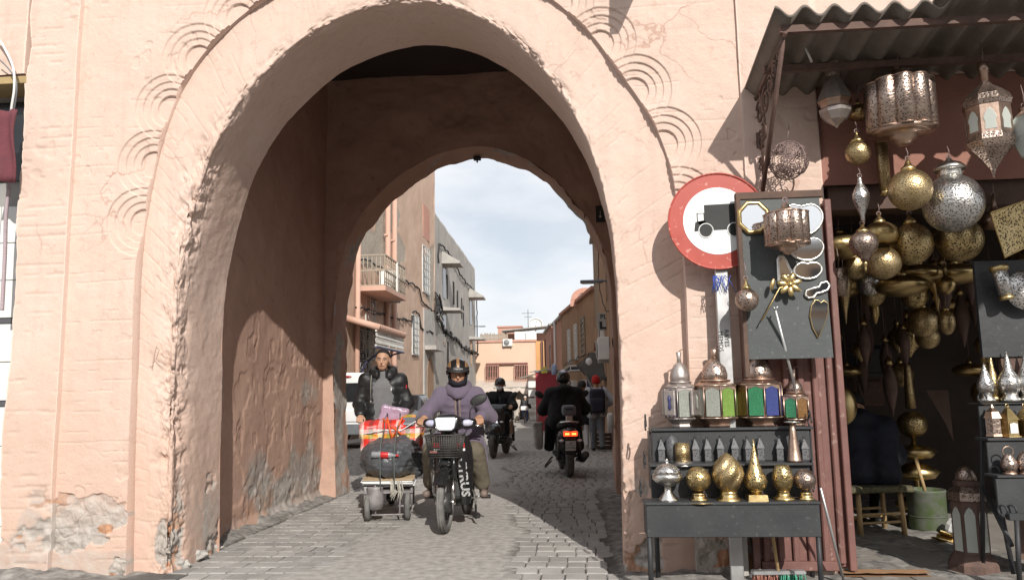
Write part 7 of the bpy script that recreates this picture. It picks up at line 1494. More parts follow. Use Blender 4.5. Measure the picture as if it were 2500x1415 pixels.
def shoes(t, J, m, h=.009, sole=None):
    for s in 'LR':
        a, b_ = J['an'+s], J['toe'+s]; d = (b_-a); d[2] = 0; d /= max(np.linalg.norm(d), 1e-6); base = a[2]-.065
        q = [sd_ell(A_(a[0], a[1], base+.04)+d*-.01, (.048, .042, .05)), sd_cap(A_(a[0], a[1], base+.035)-d*.015, A_(a[0], a[1], base+.030)+d*.15, .036, .038)]
        u = union(q, .03); f = lambda X, Y, Z, u=u, base=base: np.maximum(u(X, Y, Z), base-Z)
        V, F = surface_net(f, A_(a[0], a[1], base)-.24, A_(a[0], a[1], base)+.24, h); link('shoe', np_mesh('shoe', V, F), m, t)
def hair(t, J, Mh, grow=.008, low=.045, m='hair_black', h=.007):
    u = union([sd_ell((-.018, 0, .036), (.102+grow, .079+grow, .090+grow)), sd_ell((-.06, 0, -.02), (.055, .066, .06))], .03)
    def f(X, Y, Z):
        d = u(X, Y, Z)+.002*fbm(X*60, Y*60, Z*60, 2, 3); line = .072-.0*X; front = (X-.066)-(Z-.085)*1.3        # hairline in front
        side = -(Z+.015)-(X+.03)*.0
        return np.maximum(np.maximum(d, front), np.maximum(side, (X-.02)-(Z-.035)*1.5))
    V, F = surface_net(xf(f, J['head'], Mh), J['head']-.17, J['head']+.17, h); return link('hair', np_mesh('hair', V, F), m, t)
def helmet(t, J, Mh, m='helmet_black', rim=-.005, peak=False, full=False, h=.008):
    c = (-.008, 0, .040)
    def f(X, Y, Z):
        d = sd_ell(c, (.132, .112, .118))(X, Y, Z); lowz = rim+np.where(X < .02, -.055*sstep(.03, -.06, X), .0)
        return np.maximum(np.maximum(d, lowz-Z), -sd_ell((c[0], 0, c[2]-.01), (.116, .096, .106))(X, Y, Z)*1.0)
    V, F = surface_net(xf(f, J['head'], Mh), J['head']-.2, J['head']+.22, h); o = link('helmet', np_mesh('helmet', V, F), m, t); hp = lambda x, y, z: Vector(J['head']+Mh @ A_(x, y, z))
    b = MB(); n = 22; pts = [hp(c[0]+.134*math.cos(a), .114*math.sin(a), rim-.0-.055*float(sstep(.03, -.06, c[0]+.134*math.cos(a)))) for a in np.linspace(0, 2*math.pi, n, endpoint=False)]; b.tube(pts+[pts[0]], .0075, 6, cap=False); b.build('trim', 'matt_black', o)
    return o, hp
# ---------------------------------------------------------------- rider of the moped
J = {'pelvis': A_(-.24, 0, .90), 'chest': A_(-.14, 0, 1.19), 'neck': A_(-.11, 0, 1.31), 'head': A_(-.075, 0, 1.465), 'shL': A_(-.13, .185, 1.245), 'shR': A_(-.13, -.185, 1.245), 'elL': A_(.02, .335, 1.03), 'elR': A_(.02, -.335, 1.03), 'wrL': A_(.245, .272, 1.035), 'wrR': A_(.245, -.272, 1.035),
     'hipL': A_(-.22, .10, .86), 'hipR': A_(-.22, -.10, .86), 'knL': A_(.19, .215, .70), 'knR': A_(.19, -.215, .70), 'anL': A_(-.02, .265, .325), 'anR': A_(-.02, -.265, .325), 'toeL': A_(.15, .29, .28), 'toeR': A_(.15, -.29, .28)}
Mh = rotm(R(12), R(8)); lo, hi = bounds(J, .2)
hs_ = [dict(wr=J['wr'+s], d=(.8, (.10 if s == 'L' else -.10), -.22), n=(.25, 0, 1), side=(-1 if s == 'L' else 1), curl=(52, 62, 40), thumb=28, k=1.08) for s in 'LR']
rd = make_person('person in a purple hooded robe and tan striped helmet riding the moped', (mc.x, mc.y, 0), mrz, J, Mh, hs_, .012, 'skin_tan')
pr = [sd_cap(J['pelvis']+A_(0, s*.09, 0), J['chest']+A_(0, s*.085, -.02), .145, .115) for s in (-1, 1)]+[(sd_cap(J['shL'], J['shR'], .075, .075), .07)]
for s in 'LR': pr += [(sd_cap(J['sh'+s], J['el'+s], .080, .078), .06), (sd_cap(J['el'+s], J['el'+s]+(J['wr'+s]-J['el'+s])*.82, .078, .066), .03)]
for s in (1, -1): pr += [(sd_cap(A_(-.22, s*.12, .86), A_(.08, s*.19, .76), .12, .105), .05), (sd_cap(A_(-.18, s*.22, .74), A_(-.04, s*.27, .56), .055, .035), .05), (sd_cap(A_(-.05, s*.22, .74), A_(.04, s*.275, .60), .05, .03), .04)]
garment(rd, 'robe', 'fleece_purple', pr, lo, hi, .010, .045, .011, 6.5, 11)
hd0 = J['neck']+A_(-.01, 0, -.015)
def hood(X, Y, Z):
    x, y, z = X-hd0[0], Y-hd0[1], Z-hd0[2]-.02; q = np.sqrt((x/1.0)**2+(y/1.05)**2); return np.sqrt((q-.095)**2+((z+(x*.45))*.62)**2)-.036+.006*fbm(X*14, Y*14, Z*14, 2, 8)
V, F = surface_net(hood, hd0-.24, hd0+.24, .010); link('hood', np_mesh('hood', V, F), 'fleece_purple', rd)
b = MB(); zz = np.linspace(1.255, .93, 8); xs_ = [.012+.0*i for i in range(8)]
u_ = union(pr, .05); fr = []
for z in zz:
    xr = np.linspace(.2, -.2, 400); dd = u_(xr, np.zeros(400), np.full(400, z)); k = np.argmax(dd < 0); fr.append(xr[k])
for s in (-1, 1): b = MB(); b.tube([(x+.004, s*.022, z) for x, z in zip(fr, zz)], .013, 6); b.build('front_band', 'trim_brown', rd)
b = MB(); b.tube([(x+.010, 0, z) for x, z in zip(fr, zz)], .004, 5); b.build('zip', 'cotton_black', rd)
b = MB(); b.prism([(-.035, 1.30), (.035, 1.30), (.0, 1.20)], (.02, 0, 0), (fr[0]-.02, 0, 0), (0, 1, 0), (0, 0, 1)); b.build('shirt_front', 'shirt_white', rd)
trousers(rd, J, 'trouser_olive', lo, hi, .012, (.10, .092, .082), .008, .82)
for s in 'LR': b = MB(); a = J['an'+s]; b.tube([a+A_(.03, 0, .10), a+A_(.0, 0, .0), a+A_(.01, 0, -.03)], [.048, .043, .042], 12); b.build('sock', 'sock_navy', rd)
shoes(rd, J, 'shoe_brown')
V, F = surface_net(xf(union([sd_ell((.035, 0, -.088), (.075, .074, .048)), (sd_cap((-.01, 0, -.10), (-.02, 0, -.15), .072, .075), .03)], .02), J['head'], Mh), J['head']-.25, J['head']+.15, .009); link('neck_gaiter', np_mesh('neck_gaiter', V, F), 'neck_navy', rd)
for s in (-1, 1): V, F = surface_net(xf(sd_ell((-.002, s*.082, -.045), (.045, .016, .07)), J['head'], Mh), J['head']-.2, J['head']+.2, .008); link('ear_flap', np_mesh('ear_flap', V, F), 'pewter' if 0 else 'neck_navy', rd)
ho, hp = helmet(rd, J, Mh, rim=.040)
# tan panels, brow band, peak
def shellpatch(name, m, test, off=.003, n=40):
    V, idx, F = [], {}, []
    for i in range(n+1):
        for j in range(n+1):
            az, el = -math.pi+2*math.pi*i/n, R(2)+R(88)*j/n; V.append(hp(-.008+(.132+off)*math.cos(el)*math.cos(az), (.112+off)*math.cos(el)*math.sin(az), .040+(.118+off)*math.sin(el)))
    for i in range(n):
        for j in range(n):
            az, el = -math.pi+2*math.pi*(i+.5)/n, R(2)+R(88)*(j+.5)/n
            if test(az, el): F.append((i*(n+1)+j, (i+1)*(n+1)+j, (i+1)*(n+1)+j+1, i*(n+1)+j+1))
    b = MB(); b.add(V, F, True); return b.build(name, m, ho)
shellpatch('stripe', 'helmet_tan', lambda az, el: abs(math.sin(az))*math.cos(el)*.112 < .014 and el > R(14) and math.cos(az) > -.5, n=110)
shellpatch('side_panel', 'helmet_tan', lambda az, el: el > R(14) and abs(math.sin(az))*math.cos(el)*.112 > .070 and abs(az) < R(125), n=110)
b = MB(); rows = []
for a in np.linspace(-R(95), R(95), 26): rows.append([hp(-.008+.137*math.cos(a), .117*math.sin(a), z) for z in (.046, .076)])
b.rings(rows, closed=False); band = b.build('brow_band', 'matt_black', ho)
rows = []
for a in np.linspace(-R(78), R(78), 22): k = max(0, math.cos(a*1.1)); rows.append([hp(-.008+.132*math.cos(a), .113*math.sin(a), .048), hp(-.008+(.134+.045*k)*math.cos(a), (.115+.012*k)*math.sin(a), .032), hp(-.008+(.132+.043*k)*math.cos(a), (.113+.012*k)*math.sin(a), .028), hp(-.008+.128*math.cos(a), .110*math.sin(a), .042)])
b = MB(); b.rings(rows, closed=False); b.build('peak', 'matt_black', ho)
L = text_mesh('YAMAHA', .027, .0005, bold=.0006)
for v in L.vertices: a = v.co.x/.137; u = v.co.y; v.co = hp(-.008+.1385*math.cos(a), .1185*math.sin(a), .061+u)
L.update(); link('lettering', L, 'letter_white', ho)
b = MB(); b.tube([hp(.0, .10, -.02), hp(.02, .085, -.09), hp(.03, .0, -.135)], .005, 5); b.tube([hp(.0, -.10, -.02), hp(.02, -.085, -.09), hp(.03, .0, -.135)], .005, 5); b.build('chin_strap', 'matt_black', ho)
# ---------------------------------------------------------------- man pushing the cart
J = {'pelvis': A_(0, 0, .98), 'chest': A_(.02, 0, 1.34), 'neck': A_(.03, 0, 1.50), 'head': A_(.07, 0, 1.685), 'shL': A_(.02, .20, 1.44), 'shR': A_(.02, -.20, 1.44), 'elL': A_(.02, .285, 1.17), 'elR': A_(.02, -.285, 1.17), 'wrL': A_(.24, .245, 1.03), 'wrR': A_(.24, -.245, 1.03),
     'hipL': A_(0, .10, .93), 'hipR': A_(0, -.10, .93), 'knL': A_(.12, .11, .50), 'knR': A_(-.06, -.11, .50), 'anL': A_(.12, .11, .085), 'anR': A_(-.30, -.11, .14), 'toeL': A_(.30, .12, .04), 'toeR': A_(-.12, -.12, .05)}
Mh = rotm(R(-4), R(6), R(-3)); lo, hi = bounds(J, .2)
hs_ = [dict(wr=J['wr'+s], d=(.85, 0, -.35), n=(.35, 0, 1), side=(-1 if s == 'L' else 1), curl=(55, 60, 40)) for s in 'LR']
ma = make_person('person in a black quilted jacket over a grey sweater pushing the loaded hand cart', (-2.31, 9.30, 0), R(-80), J, Mh, hs_, .012)
garment(ma, 'sweater', 'knit_grey', [sd_cap(J['pelvis']+A_(.015, s*.06, .0), J['chest']+A_(.015, s*.06, 0), .125, .125) for s in (-1, 1)]+[(sd_cap(A_(.02, 0, 1.40), A_(.035, 0, 1.515), .085, .072), .04)], lo, hi, .012, .05, .003, 9, 4)
pr = [sd_cap(J['pelvis']+A_(0, s*.10, -.02), J['chest']+A_(0, s*.105, 0), .135, .125) for s in (-1, 1)]+[(sd_cap(J['shL'], J['shR'], .080, .080), .07)]
for s in 'LR': pr += [(sd_cap(J['sh'+s], J['el'+s], .084, .074), .05), (sd_cap(J['el'+s], J['el'+s]+(J['wr'+s]-J['el'+s])*.92, .074, .056), .03)]
open_ = lambda X, Y, Z: -np.maximum(np.abs(Y-.008)-(.022+.075*np.clip((1.46-Z)/.5, 0, 1)), .03-X)
garment(ma, 'jacket', 'puffer_black', pr, lo, hi, .010, .05, .009, 8, 21, open_, (.085, .0055))
hd1 = J['neck']+A_(-.02, 0, .0)
def hood2(X, Y, Z):
    x, y, z = X-hd1[0], Y-hd1[1], Z-hd1[2]-.035; q = np.sqrt((x/1.0)**2+(y/1.15)**2); d = np.sqrt((q-.108)**2+((z+x*.35)*.75)**2)-.040+.012*fbm(X*9, Y*9, Z*9, 3, 18); return np.maximum(d, -np.maximum(np.abs(y-.005)-.055, .03-x))
V, F = surface_net(hood2, hd1-.28, hd1+.28, .011); link('hood', np_mesh('hood', V, F), 'puffer_black', ma)
garment(ma, 'collar', 'puffer_black', [sd_cap(A_(.03, 0, 1.47), A_(.045, 0, 1.56), .088, .080)], lo, hi, .010, .02, .003, 9, 3, lambda X, Y, Z: np.maximum(1.44-Z, np.maximum(Z-1.565, -np.maximum(np.abs(Y)-.028, .06-X))))
u_ = union(pr, .05)
def front_x(u, y, z, x0=.4): xr = np.linspace(x0, -.2, 500); dd = u(xr, np.full(500, y), np.full(500, z)); return xr[np.argmax(dd < 0)]
b = MB(); x_ = front_x(u_, .10, 1.33); b.box((x_+.006, .10, 1.335), (.004, .030, .010)); b.box((x_+.0062, .10, 1.322), (.004, .018, .016)); b.box((x_+.0061, .10, 1.348), (.004, .016, .008)); b.build('chest_logo', 'letter_white', ma)
b = MB(); b.tube([(.13, -.13, 1.50), (.155, -.135, 1.40), (.15, -.135, 1.20)], .0035, 5); b.tube([(.15, -.135, 1.20), (.15, -.135, 1.175)], .008, 6); b.build('drawstring', 'rope_grey', ma)
b = MB(); x_ = .0; b.box((.07, .275, 1.36), (.03, .012, .04), (0, 0, .4)); b.build('sleeve_patch', 'sticker_red', ma)
trousers(ma, J, 'cotton_black', lo, hi, .014, (.105, .08, .065)); shoes(ma, J, 'shoe_black', .011); hair(ma, J, Mh, .006)
# ---------------------------------------------------------------- rider with the white mask on the dark scooter
def seated_J(lean=.05, hx=-.22, spread=.17, hz=1.0, up=0.0):
    return {'pelvis': A_(hx, 0, .86+up), 'chest': A_(hx+lean+.04, 0, 1.16+up), 'neck': A_(hx+lean+.06, 0, 1.29+up), 'head': A_(hx+lean+.09, 0, 1.44+up), 'shL': A_(hx+lean+.03, .19, 1.215+up), 'shR': A_(hx+lean+.03, -.19, 1.215+up), 'elL': A_(hx+.20, .30, 1.0), 'elR': A_(hx+.20, -.30, 1.0), 'wrL': A_(.27, .30, hz+.02), 'wrR': A_(.27, -.30, hz+.02),
            'hipL': A_(hx, .10, .83+up), 'hipR': A_(hx, -.10, .83+up), 'knL': A_(hx+.42, spread, .78), 'knR': A_(hx+.42, -spread, .78), 'anL': A_(hx+.36, spread, .42), 'anR': A_(hx+.36, -spread, .42), 'toeL': A_(hx+.55, spread+.02, .36), 'toeR': A_(hx+.55, -spread-.02, .36)}
def jacket_prims(J, r=.135, a=.082, long=0.0):
    pr = [sd_cap(J['pelvis']+A_(0, s*.10, -long), J['chest']+A_(0, s*.095, 0), r, r*.95) for s in (-1, 1)]+[(sd_cap(J['shL'], J['shR'], r*.66, r*.66), .07)]
    for s in 'LR': pr += sleeve(J, s, a*1.1, a, a*.75, .92)
    return pr
J = seated_J(.04); Mh = rotm(0, R(6)); lo, hi = bounds(J, .2); hs_ = [dict(wr=J['wr'+s], d=(.8, 0, -.2), n=(.2, 0, 1), side=(-1 if s == 'L' else 1), curl=(55, 60, 40)) for s in 'LR']
rc = make_person('person in black with a white face mask and round helmet on the dark scooter', tuple(s2.location), h2, J, Mh, hs_, .016, 'skin', True)
garment(rc, 'jacket', 'cotton_black', jacket_prims(J)+[(sd_cap(J['neck']+A_(0, 0, -.03), J['neck']+A_(.01, 0, .06), .08, .075), .03)], lo, hi, .014, .05, .006, 8, 31); trousers(rc, J, 'cotton_black', lo, hi, .016); shoes(rc, J, 'shoe_black', .013); helmet(rc, J, Mh, rim=.022)
V, F = surface_net(xf(sd_ell((.055, 0, -.055), (.062, .066, .056)), J['head'], Mh), J['head']-.2, J['head']+.2, .009); link('face_mask', np_mesh('face_mask', V, F), 'mask_white', rc)
b = MB(); fx_ = front_x(union(jacket_prims(J), .05), 0, 1.1); b.tube([(front_x(union(jacket_prims(J), .05), 0, z)+.002, 0, z) for z in (1.22, 1.12, 1.02, .92)], .005, 5); b.build('zip', 'lamp_grey', rc)
# ---------------------------------------------------------------- rider in black on the scooter going away
J = seated_J(.06, -.16, .19, 1.0, .02); Mh = rotm(0, R(5)); lo, hi = bounds(J, .26); J['elL'] = A_(.02, .33, .99); J['elR'] = A_(.02, -.33, .99)
for s in 'LR': J['an'+s][2] = .40; J['an'+s][1] *= 1.25; J['toe'+s][1] *= 1.3
hs_ = [dict(wr=J['wr'+s], d=(.8, 0, -.2), n=(.2, 0, 1), side=(-1 if s == 'L' else 1), curl=(55, 60, 40)) for s in 'LR']
rb_ = make_person('broad person in a black hooded coat and helmet riding away on the scooter', tuple(bs.location), bh_, J, Mh, hs_, .016, 'skin', False)
pr = [sd_cap(J['pelvis']+A_(-.02, s*.12, -.05), J['chest']+A_(-.02, s*.11, -.02), .165, .14) for s in (-1, 1)]+[(sd_cap(J['shL']+A_(0, .02, 0), J['shR']+A_(0, -.02, 0), .105, .105), .08), (sd_ell(J['neck']+A_(-.07, 0, .0), (.13, .15, .085)), .05)]
for s in 'LR': pr += sleeve(J, s, .105, .098, .08, .92)
garment(rb_, 'coat', 'cotton_black', pr, lo, hi, .014, .06, .009, 7, 41); trousers(rb_, J, 'cotton_black', lo, hi, .016, (.13, .11, .09), .01, 1.0, 6); shoes(rb_, J, 'shoe_black', .013)
ho, hp = helmet(rb_, J, Mh, rim=-.02); b = MB(); rows = [[hp(-.008+.136*math.cos(a)*math.cos(e), .116*math.cos(e)*math.sin(a), .04+.122*math.sin(e)) for e in (R(35), R(50), R(62))] for a in np.linspace(R(150), R(210), 8)]; b.rings(rows, closed=False); b.build('sticker', 'lens_blue', ho)
q = bs.matrix_world if False else (Matrix.Translation(bs.location) @ Matrix.Rotation(bh_, 4, 'Z')); w = q @ Vector((.02, .42, .40))
sb_ = thing('carrier_bag', 'worn pale woven bag hanging beside the black scooter rider', 'bag', tuple(w), bh_)
mat('woven_bag', (.34, .33, .30), (.25, .24, .22), rough=.8, scale=6, bump=.4, bscale=50, speck=(.16, .15, .14), speck_scale=14)
net_object('bag_body', lambda X, Y, Z: np.maximum(sd_box((0, 0, .20), (.34, .13, .42), .03)(X, Y*(1-.9*(Z-.2)) , Z)+.012*fbm(X*7, Y*7, Z*7, 3, 61), Z-.40), (-.26, -.2, -.06), (.26, .2, .46), .014, 'woven_bag', sb_)
b = MB(); b.torus((0, 0, .42), .10, .008, 16, 5, (math.pi/2, 0, 0), 0, math.pi); b.build('handle', 'woven_bag', sb_); b = MB(); b.box((0, -.072, .22), (.3, .004, .05)); b.build('stripe', 'sticker_red', sb_)
# ---------------------------------------------------------------- walkers
def stand_J(H=1.6, step=.16, armL=None, armR=None):
    k = H/1.75; J = {'pelvis': A_(0, 0, .96), 'chest': A_(.01, 0, 1.30), 'neck': A_(.015, 0, 1.46), 'head': A_(.03, 0, 1.62), 'shL': A_(0, .175, 1.40), 'shR': A_(0, -.175, 1.40), 'elL': A_(-.04, .24, 1.12), 'elR': A_(-.04, -.24, 1.12), 'wrL': A_(.08, .25, .90), 'wrR': A_(.08, -.25, .90),
         'hipL': A_(0, .09, .91), 'hipR': A_(0, -.09, .91), 'knL': A_(step*.6, .09, .49), 'knR': A_(-step*.2, -.09, .49), 'anL': A_(step*.7, .09, .085), 'anR': A_(-step*1.3, -.09, .12), 'toeL': A_(step*.7+.17, .10, .04), 'toeR': A_(-step*1.3+.15, -.10, .05)}
    if armL: J['elL'], J['wrL'] = A_(*armL[0]), A_(*armL[1])
    if armR: J['elR'], J['wrR'] = A_(*armR[0]), A_(*armR[1])
    return {a: v*k for a, v in J.items()}
def hands_of(J, k=.9): return [dict(wr=J['wr'+s], d=J['wr'+s]-J['el'+s], n=(.2, (1 if s == 'L' else -1), .2), side=(1 if s == 'L' else -1), curl=(25, 30, 20), k=k) for s in 'LR']
W = onZ(1460, 1100); J = stand_J(1.60, .14, ((-.03, .25, 1.14), (.10, .20, .95)), ((-.10, -.38, 1.18), (.06, -.20, 1.02))); Mh = rotm(0, R(4)); lo, hi = bounds(J, .2)
we = make_person('person in a red beanie and pale jacket with a dark backpack walking away', (W[0], W[1], 0), R(94), J, Mh, hands_of(J), .015, 'skin', False)
garment(we, 'jacket', 'jacket_pale', jacket_prims(J, .125, .072, .08), lo, hi, .013, .05, .007, 9, 51); trousers(we, J, 'trouser_grey', lo, hi, .014, (.10, .08, .062)); shoes(we, J, 'shoe_black', .011)
V, F = surface_net(xf(lambda X, Y, Z: np.maximum(sd_ell((-.016, 0, .035), (.112, .090, .115))(X, Y, Z)+.003*fbm(X*30, Y*30, Z*30, 2, 5), -.045-Z+np.clip(X, 0, 1)*.6), J['head'], Mh), J['head']-.2, J['head']+.2, .009); link('beanie', np_mesh('beanie', V, F), 'beanie_red', we)
b = MB(); b.tube([(-.02, .10, .84), (.02, .135, .55), (.02, .12, .20)], .006, 5); b.build('side_stripe', 'letter_white', we)
bp_ = thing('backpack', 'dark navy backpack on the shoulders of the person in the red beanie', 'backpack', (W[0], W[1], .80), R(94))
V, F = surface_net(lambda X, Y, Z: union([sd_box((-.19, 0, .27), (.17, .33, .52), .07), (sd_box((-.26, 0, .17), (.09, .26, .26), .04), .03)], .03)(X, Y, Z)+.006*fbm(X*8, Y*8, Z*8, 3, 9), (-.4, -.25, -.06), (.0, .25, .62), .012); link('pack', np_mesh('pack', V, F), 'pack_navy', bp_)
b = MB(); b.tube([(-.285, -.14, .31), (-.295, 0, .32), (-.285, .14, .31)], .005, 5); b.build('zip', 'lamp_grey', bp_)
for s in (-1, 1): b = MB(); b.tube([(-.12, s*.11, .50), (.0, s*.13, .585), (.12, s*.13, .50), (.13, s*.15, .25), (-.1, s*.17, .08), (-.16, s*.13, -.02)], .014, 6); b.build('strap', 'pack_navy', bp_)
Wf = onZ(1425, 1094); J = stand_J(1.5, .15); Mh = rotm(0, 0); lo, hi = bounds(J, .2)
wf = make_person('person in a long dark coat and white leggings walking beside the red beanie', (Wf[0], Wf[1], 0), R(90), J, Mh, hands_of(J), .016, 'skin', False)
garment(wf, 'coat', 'cotton_black', jacket_prims(J, .13, .075, .20), lo, hi, .015, .05, .007, 9, 61); trousers(wf, J, 'legging_white', lo, hi, .015, (.085, .062, .048), .003); shoes(wf, J, 'shoe_pale', .012); hair(wf, J, Mh, .02, h=.01)
b = thing('hand_bag', 'magenta bag carried by the person in the long dark coat', 'bag', (Wf[0]+.24, Wf[1]-.02, .50), R(90)); net_object('bag_body', lambda X, Y, Z: sd_box((0, 0, .13), (.24, .10, .27), .04)(X, Y, Z)+.008*fbm(X*9, Y*9, Z*9, 2, 4), (-.2, -.12, -.05), (.2, .12, .32), .014, 'bag_magenta', b); mb_ = MB(); mb_.torus((0, 0, .27), .06, .008, 14, 5, (math.pi/2, 0, 0), 0, math.pi); mb_.build('handle', 'bag_magenta', b)
# far cyclist and a person in a robe
J = seated_J(.16, -.20, .10, 1.05, .14); J['wrL'], J['wrR'] = A_(.34, .25, 1.05), A_(.34, -.25, 1.05); J['anL'], J['anR'] = A_(.02, .12, .42), A_(-.06, -.12, .20); J['toeL'], J['toeR'] = A_(.18, .12, .38), A_(.10, -.12, .16); J['knL'], J['knR'] = A_(.16, .12, .80), A_(.08, -.12, .62); Mh = rotm(0, 0); lo, hi = bounds(J, .2)
wg = make_person('person in a dark quilted jacket and blue jeans cycling away far down the street', tuple(bk.location), R(88), J, Mh, (), .022, 'skin', False); garment(wg, 'jacket', 'puffer_black', jacket_prims(J), lo, hi, .02, .05, .004, 8, 71, None, (.10, .01)); trousers(wg, J, 'jeans_blue', lo, hi, .02); shoes(wg, J, 'shoe_black', .02); V, F = surface_net(xf(lambda X, Y, Z: np.maximum(sd_ell((-.016, 0, .035), (.112, .090, .105))(X, Y, Z), .0-Z), J['head'], Mh), J['head']-.2, J['head']+.2, .014); link('cap', np_mesh('cap', V, F), 'shirt_white', wg)
Wh = onZ(1262, 1030, -.6); J = stand_J(1.72, .14); Mh = rotm(0, 0); lo, hi = bounds(J, .2)
wh_ = make_person('person in a long beige robe walking past the far parked car', (Wh[0], Wh[1], -.6), R(100), J, Mh, hands_of(J, 1), .022, 'skin_tan', False); garment(wh_, 'robe', 'djellaba_beige', jacket_prims(J, .14, .085)+[(sd_cap(A_(0, 0, .9), A_(-.03, 0, .30), .19, .21), .06)], lo, hi, .02, .05, .008, 7, 81); hair(wh_, J, Mh, .012, h=.012); shoes(wh_, J, 'shoe_brown', .02)
# craftsman seated on the stool, back to the street
SJ = onY(2132, 1190, stl.location.y); J = {'pelvis': A_(0, 0, .12), 'chest': A_(.10, 0, .42), 'neck': A_(.16, 0, .56), 'head': A_(.25, 0, .66), 'shL': A_(.10, .19, .48), 'shR': A_(.10, -.19, .48), 'elL': A_(.16, .30, .24), 'elR': A_(.16, -.30, .24), 'wrL': A_(.40, .14, .16), 'wrR': A_(.40, -.14, .16), 'hipL': A_(.02, .10, .08), 'hipR': A_(.02, -.10, .08), 'knL': A_(.42, .20, .06), 'knR': A_(.42, -.20, .06), 'anL': A_(.38, .18, -.33), 'anR': A_(.38, -.18, -.33), 'toeL': A_(.56, .2, -.37), 'toeR': A_(.56, -.2, -.37)}
Mh = rotm(0, R(35)); lo, hi = bounds(J, .22)
ci = make_person('person in a dark navy jacket hunched on the stool inside the shop', (stl.location.x, stl.location.y+.02, .41), R(88), J, Mh, hands_of(J), .016, 'skin_tan', False)
garment(ci, 'jacket', 'navy_jacket', [sd_cap(J['pelvis']+A_(0, s*.12, 0), J['chest']+A_(0, s*.11, 0), .165, .15) for s in (-1, 1)]+[(sd_cap(J['shL'], J['shR'], .10, .10), .08), (sd_ell(J['neck']+A_(-.04, 0, .02), (.12, .13, .08)), .05)]+sleeve(J, 'L', .10, .095, .08)+sleeve(J, 'R', .10, .095, .08), lo, hi, .014, .06, .010, 7, 91); trousers(ci, J, 'cotton_black', lo, hi, .016); shoes(ci, J, 'shoe_black', .014); hair(ci, J, Mh, .012, h=.01)
# ================================================================ crowded inside of the shop: dim lamps on their chains
dim = [('ball', 'brass_fine', 'dim brass ball lamp hanging deep inside the dark shop'), ('onion', 'brass_pierced', 'dim brass onion lamp hanging deep inside the dark shop'), ('spindle', 'rust_iron', 'dim brown iron spindle lamp hanging deep inside the dark shop'), ('dish', 'brass', 'dim flat brass dish lamp hanging deep inside the dark shop')]
protos = []
for kind, m, lab in dim:
    pf = {'ball': ballp(30, 0, .3, math.pi, 12), 'onion': [(1, 44), (8, 34), (24, 16), (28, 0), (20, -16), (8, -26), (5, -38)], 'spindle': [(1, 60), (6, 40), (13, 10), (14, -10), (8, -30), (3, -46)], 'dish': ballp(44, 0, .25, math.pi, 12, 18)}[kind]
    t = thing(kind+'_lamp', lab, 'lamp', (0, 0, 0), 0, 'dim lamps inside the shop: '+kind); b = MB(); s = .0036; b.lathe([(r*s, -y*s) for r, y in pf][::-1] if pf[0][1] > pf[-1][1] else [(r*s, -y*s) for r, y in pf], 14); b.build('shade', m, t)
    top = max(-p[1] for p in pf)*s; b = MB(); b.lathe([(.035, top-.01), (.025, top+.02), (.006, top+.05)], 10); b.build('cap', 'brass', t); b = MB(); b.tube([(0, 0, top+.05), (0, 0, top+.45)], .003, 4); b.build('chain', 'wire_rust', t); protos.append([t, 0])
spots = []
for (Y, n, z0, z1) in ((6.15, 11, 1.8, 2.5), (6.7, 15, 1.4, 2.6), (7.3, 18, 1.2, 2.6), (8.0, 18, 1.0, 2.5)):
    for i in range(n): spots.append((1.95+(Y-5.0)*.12+(i+rng.uniform(.1, .9))*(1.75+.12*(Y-6))/n, Y+rng.uniform(-.2, .2), rng.uniform(z0, z1)))
for sx_, sy2, sz_ in spots:
    k = rng.randrange(4); pr_, used = protos[k]; o = pr_ if not used else copy_tree(pr_); protos[k][1] = 1; o.location = (sx_, sy2, sz_); q = rng.uniform(.75, 1.25); o.scale = (q, q, q); o.rotation_euler = (0, 0, rng.uniform(0, 6))
for pr_, used in protos:
    if not used: [bpy.data.objects.remove(c) for c in list(pr_.children)]; bpy.data.objects.remove(pr_)
# ================================================================ left edge: tiled neighbour, pipes and cloth
mat('tile_white', (.70, .70, .68), (.64, .64, .62), rough=.25, scale=4, spec=.5); mat('grout', (.30, .29, .28), rough=.9); mat('tile_band', (.10, .10, .11), rough=.4); mat('ledge_ochre', (.40, .29, .14), (.32, .23, .11), rough=.6, scale=5); mat('hose', (.40, .32, .34), (.33, .26, .28), rough=.6, scale=30); mat('cloth_maroon', (.16, .045, .055), (.12, .035, .045), rough=.9, scale=9, bump=.4)
nb = thing('tiled_building', 'white tiled shop front with a dark window beside the gatehouse', 'building', (-5.2, YW+.02, 0))
b = MB(); b.box((-.1, .35, 1.9), (2.2, .5, 3.84)); b.build('wall', 'grout', nb)
tme = {}
for i in range(4):
    z = .02
    for j in range(12):
        band = j in (4, 7); hh = .045 if band else .30
        if z+hh > 2.95 and i > 0 and not band: pass
        key = band
        if key not in tme: q = MB(); q.box((0, 0, 0), (.294, .03, hh-.006), bev=.003); tme[key] = q.mesh('tile'); tme[key].materials.append(MATS['tile_band' if band else 'tile_white'])
        if z+hh < 3.0: link('tile', tme[key], None, nb, (.80-.30*i, .09, z+hh/2))
        z += hh
b = MB(); b.box((.30, .10, 3.35), (1.2, .04, .66)); w_ = b.build('window', 'dark_glass', nb); b = MB(); b.box((.92, .09, 3.35), (.05, .08, .7)); b.build('frame', 'sheet_white', w_)
b = MB(); b.box((.35, -.02, 3.76), (1.25, .30, .06), bev=.004); lg = b.build('ledge', 'ledge_ochre', nb)
b = MB(); b.box((.96, .06, 3.25), (.06, .06, 1.0)); b.build('corner_trim', 'tile_white', nb)
